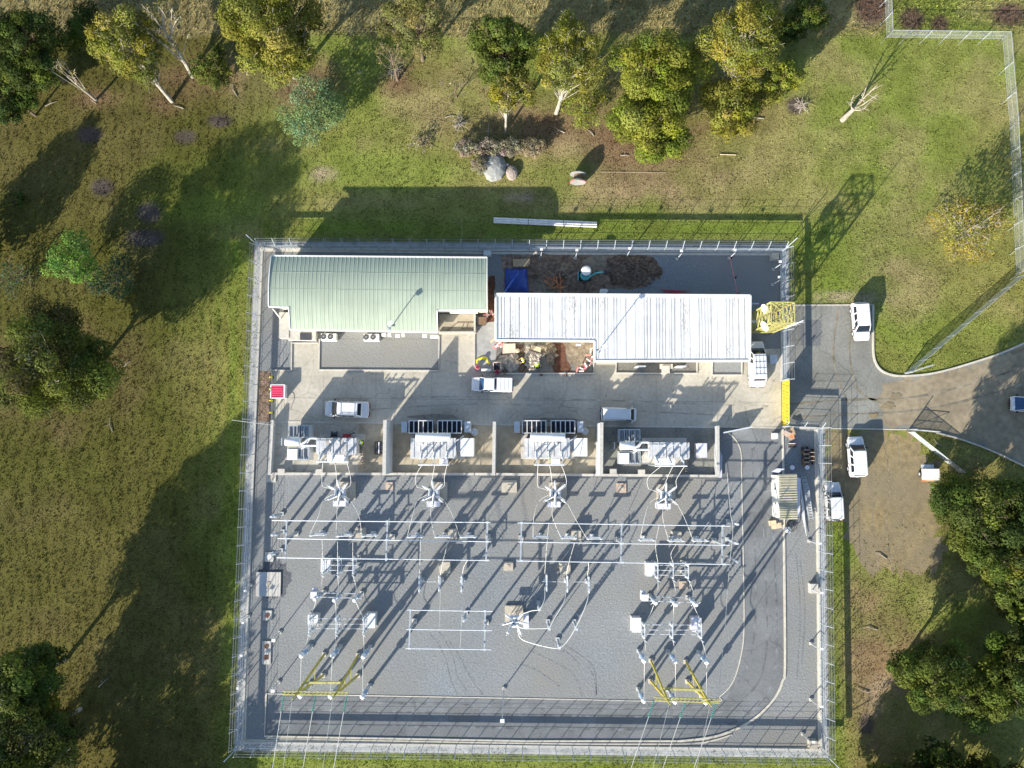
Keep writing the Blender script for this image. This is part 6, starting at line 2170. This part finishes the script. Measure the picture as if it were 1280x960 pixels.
# cable drum
c = P(722.5, 222.5, 1.0)
t = thing('cable_drum', 'big empty cable drum standing on the grass with a red edged flange', 'cable drum', Vector((c.x, c.y, 0)))
for s in (-1, 1):
    y = s * .48
    f = MB().lathe((c.x, c.y + y - .05, 1.0), (c.x, c.y + y + .05, 1.0), [(0, 1.0), (1, 1.0)], 30).build('flange', 'boulder', t)
    if s < 0:
        MB().lathe((c.x, c.y + y - .09, 1.0), (c.x, c.y + y - .05, 1.0), [(0, 1.02), (1, 1.02)], 30).build('rim_band', 'red_paint', f)
        MB().lathe((c.x, c.y + y - .12, 1.0), (c.x, c.y + y - .09, 1.0), [(0, .95), (1, .95)], 30).build('flange_face', 'boulder', f)
MB().lathe((c.x, c.y - .45, 1.0), (c.x, c.y + .45, 1.0), [(0, .5), (1, .5)], 20).build('core', 'brown_wood', t)
for (u, v, r, sq, m_, lb) in ((617.5, 208, 1.5, (1, 1.3, .6), 'boulder', 'large grey boulder in front of the grey shrub row'), (640, 216, .85, (.9, 1.15, .6), 'pink_boulder', 'smaller pinkish boulder beside the large grey one'),
                              (634, 206, .2, (1, 1, .8), 'sheet_white', 'small white stone between the two boulders')):
    tag(MB().ball(P(u, v, r * .25), r, 14, 10, sq, .055).build('boulder', m_), lb, 'boulder')
for i, (pts, lb) in enumerate((([(900, 193), (920, 193.5)], 'thin pale stick on the dry grass below the bright tree'), ([(750, 215), (832, 216)], 'long thin pale brown pipe on the grass east of the cable drum'), ([(565, 279), (577, 273), (578, 296)], 'thin bent pale wire on the shaded grass by the building'))):
    tag(MB().tube(PP(pts, .10), .018 if i else .05, 5).build('stick', 'timber' if i == 0 else 'pink_pad'), lb, 'stick')


# ------------------------------------------------------------------ people
def person(label, u, v, z, yaw, shirt, crouch=False, arms=.3):
    t = thing('person', label, 'person', (0, 0, 0))
    k = .55 if crouch else 0.0
    hip = .92 - k * .75
    bend = .55 if crouch else .12
    nk = Vector((bend * .75, 0, hip + .50 * math.cos(bend)))
    J = {'pelvis': Vector((0, 0, hip)), 'waist': Vector((bend * .25, 0, hip + .2)), 'chest': Vector((bend * .55, 0, hip + .40)), 'neck': nk, 'jaw': nk + Vector((.05, 0, .10)), 'head': nk + Vector((.06, 0, .20)), 'crown': nk + Vector((.05, 0, .28))}
    rad = {'pelvis': .15, 'waist': .135, 'chest': .15, 'neck': .055, 'jaw': .08, 'head': .10, 'crown': .07}
    E_ = [('pelvis', 'waist'), ('waist', 'chest'), ('chest', 'neck'), ('neck', 'jaw'), ('jaw', 'head'), ('head', 'crown')]
    for s, n_ in ((-1, 'R'), (1, 'L')):
        J['sh' + n_] = J['chest'] + Vector((0, s * .20, .06))
        J['el' + n_] = J['sh' + n_] + Vector((.10 + arms * .2, s * .07, -.26))
        J['wr' + n_] = J['el' + n_] + Vector((.20, -s * .03, -.12 + arms * .1))
        J['hd' + n_] = J['wr' + n_] + Vector((.07, 0, -.03))
        J['hipj' + n_] = J['pelvis'] + Vector((0, s * .10, -.06))
        J['kn' + n_] = Vector((.05 + k * .6, s * .13, .48 - k * .1))
        J['an' + n_] = Vector((-.02 + k * .15 * s, s * .13, .09))
        J['to' + n_] = J['an' + n_] + Vector((.18, s * .02, -.04))
        for nm, r_ in (('sh', .07), ('el', .048), ('wr', .034), ('hd', .038), ('hipj', .10), ('kn', .065), ('an', .05), ('to', .045)):
            rad[nm + n_] = r_
        E_ += [('chest', 'sh' + n_), ('sh' + n_, 'el' + n_), ('el' + n_, 'wr' + n_), ('wr' + n_, 'hd' + n_), ('pelvis', 'hipj' + n_), ('hipj' + n_, 'kn' + n_), ('kn' + n_, 'an' + n_), ('an' + n_, 'to' + n_)]
        for f in range(5):
            nm = 'f%d%s' % (f, n_)
            J[nm] = J['hd' + n_] + (Vector((.02, -s * .06, .0)) if f == 4 else Vector((.075 - abs(f - 1.3) * .008, s * (f - 1.5) * .022, -.02)))
            rad[nm] = .009
            E_.append(('hd' + n_, nm))

    def skin(name, keys, material, grow, parent=t):
        ks = [q for q in J if q in keys]
        ix = {q: i for i, q in enumerate(ks)}
        me = bpy.data.meshes.new(name)
        me.from_pydata([J[q] for q in ks], [(ix[a], ix[b]) for a, b in E_ if a in ix and b in ix], [])
        o = bpy.data.objects.new(name, me)
        COL.objects.link(o)
        o.parent = parent
        me.materials.append(M[material])
        md = o.modifiers.new('skin', 'SKIN')
        md.use_smooth_shade = True
        for i, q in enumerate(ks):
            r_ = rad[q] + grow
            me.skin_vertices[0].data[i].radius = (r_, r_)
        root = ix.get('pelvis', ix.get('chest', 0))
        me.skin_vertices[0].data[root].use_root = True
        sd_ = o.modifiers.new('sub', 'SUBSURF')
        sd_.levels = sd_.render_levels = 1
        return o
    # a skin layer needs its table to exist
    global _mk_skin
    body = skin('body', set(J), 'skin', 0)
    skin('shirt', {'pelvis', 'waist', 'chest', 'shL', 'shR', 'elL', 'elR'}, shirt, .022)
    skin('trousers', {'pelvis', 'hipjL', 'hipjR', 'knL', 'knR', 'anL', 'anR'}, 'navy_cloth', .02)
    for n_ in 'LR':
        skin('boot', {'an' + n_, 'to' + n_}, 'rubber', .018)
    h = J['head'] + Vector((0, 0, .02))
    MB().lathe(h, h + Vector((0, 0, .14)), [(0, .155), (.1, .15), (.2, .125), (.7, .105), (1, .04)], 14).build('hard_hat', 'white_polymer', t, True)
    p = P(u, v, z + 1.2)
    t.location = (p.x, p.y, z)
    t.rotation_euler = (0, 0, R(yaw))
    return t


_orig_new = None
person('person in yellow shirt and white hard hat standing in the dark trench', 654.5, 449.5, .05, 200, 'yellow_cloth')
person('person in lime hi-vis shirt bending over the rubble east of the trench', 673, 458, .05, 120, 'lime_cloth', True)
person('person in lime hi-vis shirt standing beside the red valve set of the first transformer', 452.5, 553, .05, 190, 'lime_cloth')

# ------------------------------------------------------------------ trees
PAL = {'yellowgreen': [(.138, .145, .020), (.108, .120, .018), (.17, .168, .033), (.078, .090, .016)],
       'bright': [(.142, .170, .022), (.115, .145, .018), (.16, .175, .03), (.07, .090, .014)],
       'dark': [(.050, .080, .014), (.035, .058, .012), (.075, .105, .018), (.028, .045, .010)],
       'green': [(.066, .092, .016), (.050, .072, .014), (.095, .118, .020), (.036, .054, .011)],
       'bluegreen': [(.120, .195, .085), (.095, .160, .065), (.15, .22, .105), (.075, .125, .055)],
       'teal': [(.040, .085, .045), (.03, .062, .034), (.06, .105, .055)],
       'olive': [(.125, .130, .035), (.10, .10, .03), (.16, .155, .055), (.07, .075, .022)],
       'mixed': [(.040, .062, .012), (.060, .082, .014), (.095, .110, .016), (.055, .050, .018), (.028, .045, .010)],
       'autumn': [(.19, .185, .028), (.17, .165, .025), (.21, .185, .035), (.20, .13, .035)],
       'grey': [(.215, .195, .128), (.19, .170, .112), (.245, .220, .150), (.155, .142, .095)],
       'lime': [(.085, .175, .030), (.065, .135, .025), (.12, .21, .045)]}


def foliage(name, clumps, pal, dens, size, parent, seed, flat=.75):
    r = np.random.default_rng(seed)
    Vs, Cs = [], []
    pal = np.array(PAL[pal])
    for (c, rad) in clumps:
        n = max(12, int(dens * rad * rad * (1 + .25 * r.normal())))
        d = r.normal(size=(n, 3))
        d /= np.linalg.norm(d, axis=1)[:, None]
        rr = rad * r.uniform(.2, 1.0, n) ** .45
        pos = np.array(c) + d * rr[:, None] * np.array((1, 1, flat))
        pos[:, 2] = np.maximum(pos[:, 2], .08)
        nr = d * 1.1 + r.normal(size=(n, 3)) * .38 + np.array((0, 0, .3))
        nr /= np.linalg.norm(nr, axis=1)[:, None]
        a = np.cross(nr, r.normal(size=(n, 3)))
        a /= np.linalg.norm(a, axis=1)[:, None]
        b = np.cross(nr, a)
        s = size * r.uniform(.6, 1.35, n)[:, None]
        w = s * r.uniform(.35, .6, n)[:, None]
        Vs.append(np.stack([pos - a * s, pos + b * w, pos + a * s, pos - b * w], 1).reshape(-1, 3))
        base = (pal[r.integers(0, len(pal))] * .72 + pal[r.integers(0, len(pal), n)] * .28) * r.uniform(.78, 1.28) * np.array((r.uniform(.88, 1.18), 1.0, r.uniform(.8, 1.3)))
        Cs.append(np.repeat(1.2 * base * r.uniform(.85, 1.18, n)[:, None], 4, 0))
    V, C = np.concatenate(Vs), np.concatenate(Cs)
    return fast_mesh(name, V, np.arange(len(V)).reshape(-1, 4), 'leaf', C, parent)


def tree(label, u, v, rpx, H, pal='green', base=None, style='dense', bark='bark_brown', squash=(1, 1), name='tree', cat='tree', group='trees round the substation', seed=None, dens=None, size=None, nclump=None, low=.25):
    """crown centre is seen at (u,v); rpx its radius in the survey; H its height in metres"""
    seed = seed or int(u * 7 + v * 13) % 9973 + 1
    r = random.Random(seed)
    zc = H * (.62 if style != 'bush' else .5)
    c = P(u, v, zc)
    R_ = rpx / (FPX / (CH - zc))
    b = P(*base) if base else Vector((c.x + r.uniform(-.3, .3) * R_ * .3, c.y + r.uniform(-.3, .3) * R_ * .3, 0))
    t = thing(name, label, cat, (b.x, b.y, 0), group)
    cl = Vector((c.x - b.x, c.y - b.y, 0))
    rx, ry = R_ * squash[0], R_ * squash[1]
    rz = (H - H * low) / 2
    zm = (H + H * low) / 2
    n = nclump or {'dense': int(26 + R_ * 11), 'open': int(22 + R_ * 8), 'bush': int(12 + R_ * 9), 'bare': 9}[style]
    cs = {'dense': .27, 'open': .26, 'bush': .32, 'bare': .17}[style]
    cl_ = []
    tries = 0
    while len(cl_) < n and tries < 4000:
        tries += 1
        d = Vector((r.gauss(0, 1), r.gauss(0, 1), r.gauss(.15, 1))).normalized()
        k = r.uniform(.35, 1.0) ** (.5 if style != 'bush' else .6)
        wob = 1 + .22 * math.sin(3 * math.atan2(d.y, d.x) + seed) + .12 * math.sin(5 * math.atan2(d.y, d.x) + seed * 2)
        q = Vector((cl.x + d.x * rx * k * wob * .82, cl.y + d.y * ry * k * wob * .82, zm + d.z * rz * k * .88))
        rad = max(.45, R_ * cs * r.uniform(.65, 1.3))
        if any((q - o).length < (rad + r2) * .68 for o, r2 in cl_):
            continue
        cl_.append((q, rad))
    # trunk and limbs
    tr_ = max(.09, H * .017)
    top = Vector((cl.x * .75, cl.y * .75, H * (.62 if style != 'bush' else .35)))
    mid = Vector((top.x * .35 + r.uniform(-.3, .3), top.y * .35 + r.uniform(-.3, .3), top.z * .5))
    tp = smoothpts([Vector((0, 0, -.15)), mid, top], 7)
    m = MB().tube(tp, tr_ * 1.15, 8, tr_ * .35)
    tb = m.build('trunk', bark)
    tb.parent = t
    lm = MB()
    for q, rad in cl_:
        s = tp[min(len(tp) - 1, int(r.uniform(.3, 1.0) * (len(tp) - 1)))]
        if s.z > q.z - .4:
            s = tp[max(1, int(len(tp) * .35))]
        k = (s + q) / 2 + Vector((r.uniform(-.5, .5), r.uniform(-.5, .5), r.uniform(-.2, .7))) * R_ * .12
        lm.tube(smoothpts([s, k, q], 4), tr_ * r.uniform(.16, .32), 5, .02)
        if style in ('open', 'bare') or r.random() < .4:
            for _ in range(3 if style == 'bare' else 2):
                e = q + Vector((r.gauss(0, 1), r.gauss(0, 1), r.gauss(.3, .8))).normalized() * rad * 1.15
                lm.tube([q.lerp(k, .3), (q + e) / 2, e], .04, 4, .015)
    lb = lm.build('limbs', bark)
    lb.parent = t
    if style == 'dense' and dens is None:
        cl_ = [q for q in cl_ if r.random() > .10]
    dn = dens or {'dense': 300, 'open': 290, 'bush': 300, 'bare': 50}[style]
    sz = size or {'dense': .15, 'open': .13, 'bush': .135, 'bare': .11}[style]
    foliage('crown', [((q.x, q.y, q.z), rad * 1.1) for q, rad in cl_], pal, dn, sz, t, seed, .7)
    return t


# north belt, west to east
tree('dense dark tree crowding the north west corner', 30, 62, 52, 13, 'dark', style='dense')
tree('low dark green tree at the west edge below the corner tree', 8, 118, 34, 9, 'dark', style='dense')
tree('thin leaning grey tree with almost no leaves beside the corner tree', 84, 96, 24, 10, 'olive', base=(120, 125), style='bare', bark='dead_wood')
tree('white trunked gum with loose yellow green crown leaning north west', 163, 58, 44, 14, 'yellowgreen', base=(215, 127), style='open', bark='bark_white')
tree('sparse white limbed gum rising behind the round dark bush', 205, 30, 38, 15, 'olive', base=(241, 96), style='bare', bark='bark_white', dens=130, nclump=22)
tree('round dark green bush between two white gums', 268, 86, 28, 3.5, 'green', style='bush', name='bush', cat='bush')
tree('big yellow green gum with forked white trunk at the top of the picture', 342, 40, 62, 16, 'yellowgreen', base=(368, 97), style='dense', bark='bark_white')
tree('pale blue green see-through wattle standing apart on the lit grass', 391, 138, 46, 5.5, 'bluegreen', style='bush', squash=(1, 1.12), dens=130, nclump=52)
tree('tall olive tree with thin crown near the old wire fence', 522, 30, 43, 13, 'olive', base=(528, 75), style='open', nclump=40)
tree('small sparse olive tree south west of the tall olive one', 489, 66, 27, 8, 'olive', base=(497, 101), style='bare', dens=120, nclump=18)
tree('dark blue green tree behind the grey shrub row', 628, 62, 42, 12, 'green', style='dense', squash=(1, 1.05))
tree('light yellow green gum with white trunk just above the grey shrub row', 637, 108, 34, 9, 'yellowgreen', base=(632, 165), style='open', bark='bark_white', low=.3)
tree('tall many trunked yellow green gum in the middle of the belt', 713, 72, 46, 14, 'yellowgreen', base=(695, 142), style='open', bark='bark_white', nclump=58)
tree('low yellow green regrowth at the foot of the many trunked gum', 730, 137, 26, 5, 'bright', style='bush', dens=110)
tree('bare grey brush at the left of the yellow green gum', 570, 112, 20, 4, 'grey', style='bare', name='bush', cat='bush')
tree('upper half of the pair of huge bright green trees', 822, 88, 58, 13, 'bright', style='dense', squash=(1, .9))
tree('lower of the pair of huge bright green trees, reaching furthest south', 818, 150, 54, 11, 'bright', style='dense', squash=(1, 1.0))
tree('tall gum with long white trunk leaning to the north east', 928, 55, 50, 16, 'yellowgreen', base=(903, 123), style='open', bark='bark_white', nclump=66, low=.35)
tree('low spreading yellow green tree at the foot of the tall white gum', 918, 132, 44, 7, 'yellowgreen', style='dense', low=.3)
tree('small bright green tree on the east side of the white gum', 975, 98, 28, 7, 'bright', style='dense')
tree('shaded green scrub at the top edge east of the white gum', 1010, 18, 30, 4, 'green', style='bush', name='bush', cat='bush')
tree('small shaded scrub bush beside the red bare soil', 985, 40, 20, 3, 'dark', style='bush', name='bush', cat='bush')
tree('dark shaded scrub behind the first white gum', 110, 40, 30, 5, 'dark', style='bush', name='bush', cat='bush')
# west paddock
tree('bright lime green tree alone in the shaded west paddock', 95, 327, 34, 6, 'lime', style='bush', dens=170)
tree('dull teal shrub east of the lime green tree', 143, 350, 30, 3.5, 'teal', style='bush', dens=120, name='bush', cat='bush')
tree('pale teal thin shrub at the west edge beside the lime tree', 20, 345, 28, 2.5, 'teal', style='bush', dens=45, name='bush', cat='bush')
tree('huge dark mixed tree with brown and yellow patches at the west edge', 68, 456, 74, 14.5, 'mixed', style='dense', bark='bark_white')
tree('dark tree lying lowest of the two at the south west corner', 42, 922, 52, 13.5, 'mixed', style='dense', bark='bark_white')
tree('dark tree just above the one at the south west corner', 28, 850, 46, 14, 'dark', style='dense', bark='bark_white')
# east side
tree('sprawling thin olive yellow tree with bare white branches by the paddock fence', 1215, 283, 48, 6, 'autumn', style='open', bark='bark_white', dens=75, nclump=46, low=.1)
tree('big dark green tree beside the dirt track', 1225, 642, 56, 12, 'green', style='dense')
tree('dense dark green tree touching the east edge south of the big one', 1256, 706, 42, 12, 'green', style='dense')
tree('dense green tree behind the big one at the east edge of the photo', 1290, 650, 40, 13, 'dark', style='dense')
tree('small shaded dark bush between trailer and the big dark tree', 1192, 615, 24, 4, 'green', style='bush', name='bush', cat='bush')
tree('dark green tree standing in deep shade near the south east corner', 1165, 842, 44, 11, 'green', style='dense')
tree('dark green tree joined to the shaded one on its east', 1213, 868, 38, 8, 'green', style='dense')
tree('mid green tree at the south east corner of the photo', 1270, 850, 50, 11, 'green', style='dense')
# neighbours just outside the frame that throw their shade in
for (u, v, r_, h, lb) in ((-45, 300, 40, 8, 'tree beyond the west edge level with the lime tree'), (-10, 1010, 60, 16, 'tree beyond the south west corner'), (95, 1035, 55, 9.5, 'tree beyond the south edge, west one'),
                          (190, 1065, 48, 7, 'tree beyond the south edge, east one'), (1105, 1015, 50, 10, 'tree beyond the south east edge, west one'), (1185, 995, 52, 10.5, 'tree beyond the south east edge, east one'),
                          (1270, 1010, 52, 11, 'tree beyond the south east corner'), (1335, 780, 60, 13, 'tree beyond the east edge'), (1330, 330, 40, 9, 'tree beyond the paddock fence')):
    tree('dark ' + lb, u, v, r_, h, 'mixed', style='dense', dens=95, size=.26, low=.08)

# grey shrub row, brush and dead trees
i = 0
for (u, v, s) in ((579, 184, 11), (592, 184, 11), (605, 184, 11), (618, 184, 11), (631, 184, 11), (644, 184, 11), (657, 184, 11), (670, 183, 11), (600, 207, 10)):
    tree('%s clump of dry grey brown shrub' % ('first, westmost in the row', 'second in the row', 'third in the row', 'fourth in the row', 'fifth in the row', 'sixth in the row', 'seventh in the row', 'eighth, eastmost in the row', 'lone one left of the big boulder,')[i], u, v, s * 1.08, 2.0, 'grey', style='bush', name='shrub', cat='shrub', group='dry grey shrubs north of the yard', dens=560, size=.09, low=.02, nclump=34)
    i += 1
tree('low dark scrubby stump clump west of the grey shrub row', 528, 178, 16, 1.0, 'grey', style='bush', name='shrub', cat='shrub', dens=30, size=.14, low=.05)
tree('single small black bush in the shaded west paddock', 25, 250, 9, 1.5, 'dark', style='bush', name='bush', cat='bush')
for k, (u, v, lb) in enumerate(((575, 155, 'leafless pale brush pile above the grey shrub row'), (1000, 133, 'small dead grey bush on the burnt ring'), (493, 90, 'leafless grey brush under the small olive tree'))):
    r = random.Random(k + 3)
    m = MB()
    p = P(u, v)
    for q in range(40):
        e = p + Vector((r.gauss(0, .8), r.gauss(0, .8), abs(r.gauss(.4, .4))))
        m.tube([p + Vector((r.gauss(0, .4), r.gauss(0, .4), .05)), (p + e) / 2 + Vector((0, 0, .2)), e], .035, 4, .012)
    tag(m.build('brush_pile', 'dead_wood'), lb, 'brush')
p = P(1053, 150)
t = thing('dead_tree', 'bleached dead tree with broken white limbs alone in the east paddock', 'dead tree', p)
MB().tube(smoothpts([p - Vector((0, 0, .1)), p + Vector((.3, .3, 1.1)), p + Vector((.55, .5, 2.0))], 6), .36, 9, .2).build('trunk', 'dead_wood', t)
r = random.Random(5)
for q, (x, y, z, w) in enumerate(((1.5, 1.5, 6.4, .12), (-.5, 1.1, 4.6, .09), (1.5, .2, 3.6, .07), (.9, 1.9, 4.8, .09), (2.0, .9, 5.2, .07), (.1, -.2, 3.4, .06))):
    a = p + Vector((.5, .45, 1.7 + .05 * q))
    e = p + Vector((x, y, z))
    m = MB().tube(smoothpts([a, a.lerp(e, .5) + Vector((r.uniform(-.3, .3), r.uniform(-.3, .3), 0)), e], 5), w, 6, .03)
    for j in range(3):
        s = a.lerp(e, .5 + .15 * j)
        m.tube([s, s + Vector((r.uniform(-1, 1), r.uniform(-1, 1), r.uniform(.2, .9)))], .05, 4, .015)
    m.build('limb', 'dead_wood', t)

r = random.Random(11)
k = 0
for (u, v) in ((230, 135), (300, 120), (385, 110), (445, 90), (560, 150), (610, 170), (700, 160), (745, 175), (770, 190), (905, 160), (960, 150), (125, 135), (60, 130), (1100, 790), (1112, 700), (1180, 560), (128, 858), (135, 540), (150, 455), (1090, 860)):
    p = P(u + r.uniform(-6, 6), v + r.uniform(-6, 6), .08)
    a = r.uniform(0, 3.1)
    d = Vector((math.cos(a), math.sin(a), 0)) * r.uniform(.8, 2.0)
    m = MB().tube([p, p + d * .55 + Vector((r.uniform(-.2, .2), r.uniform(-.2, .2), .06)), p + d], .06, 5, .025)
    q = p + d * .5
    m.tube([q, q + Vector((-d.y, d.x, 0)) * .35 + Vector((0, 0, .1))], .03, 4, .012)
    tag(m.build('fallen_branch', 'dead_wood'), 'pale fallen branch lying in the grass near trees', 'branch', 'fallen branches in the grass')
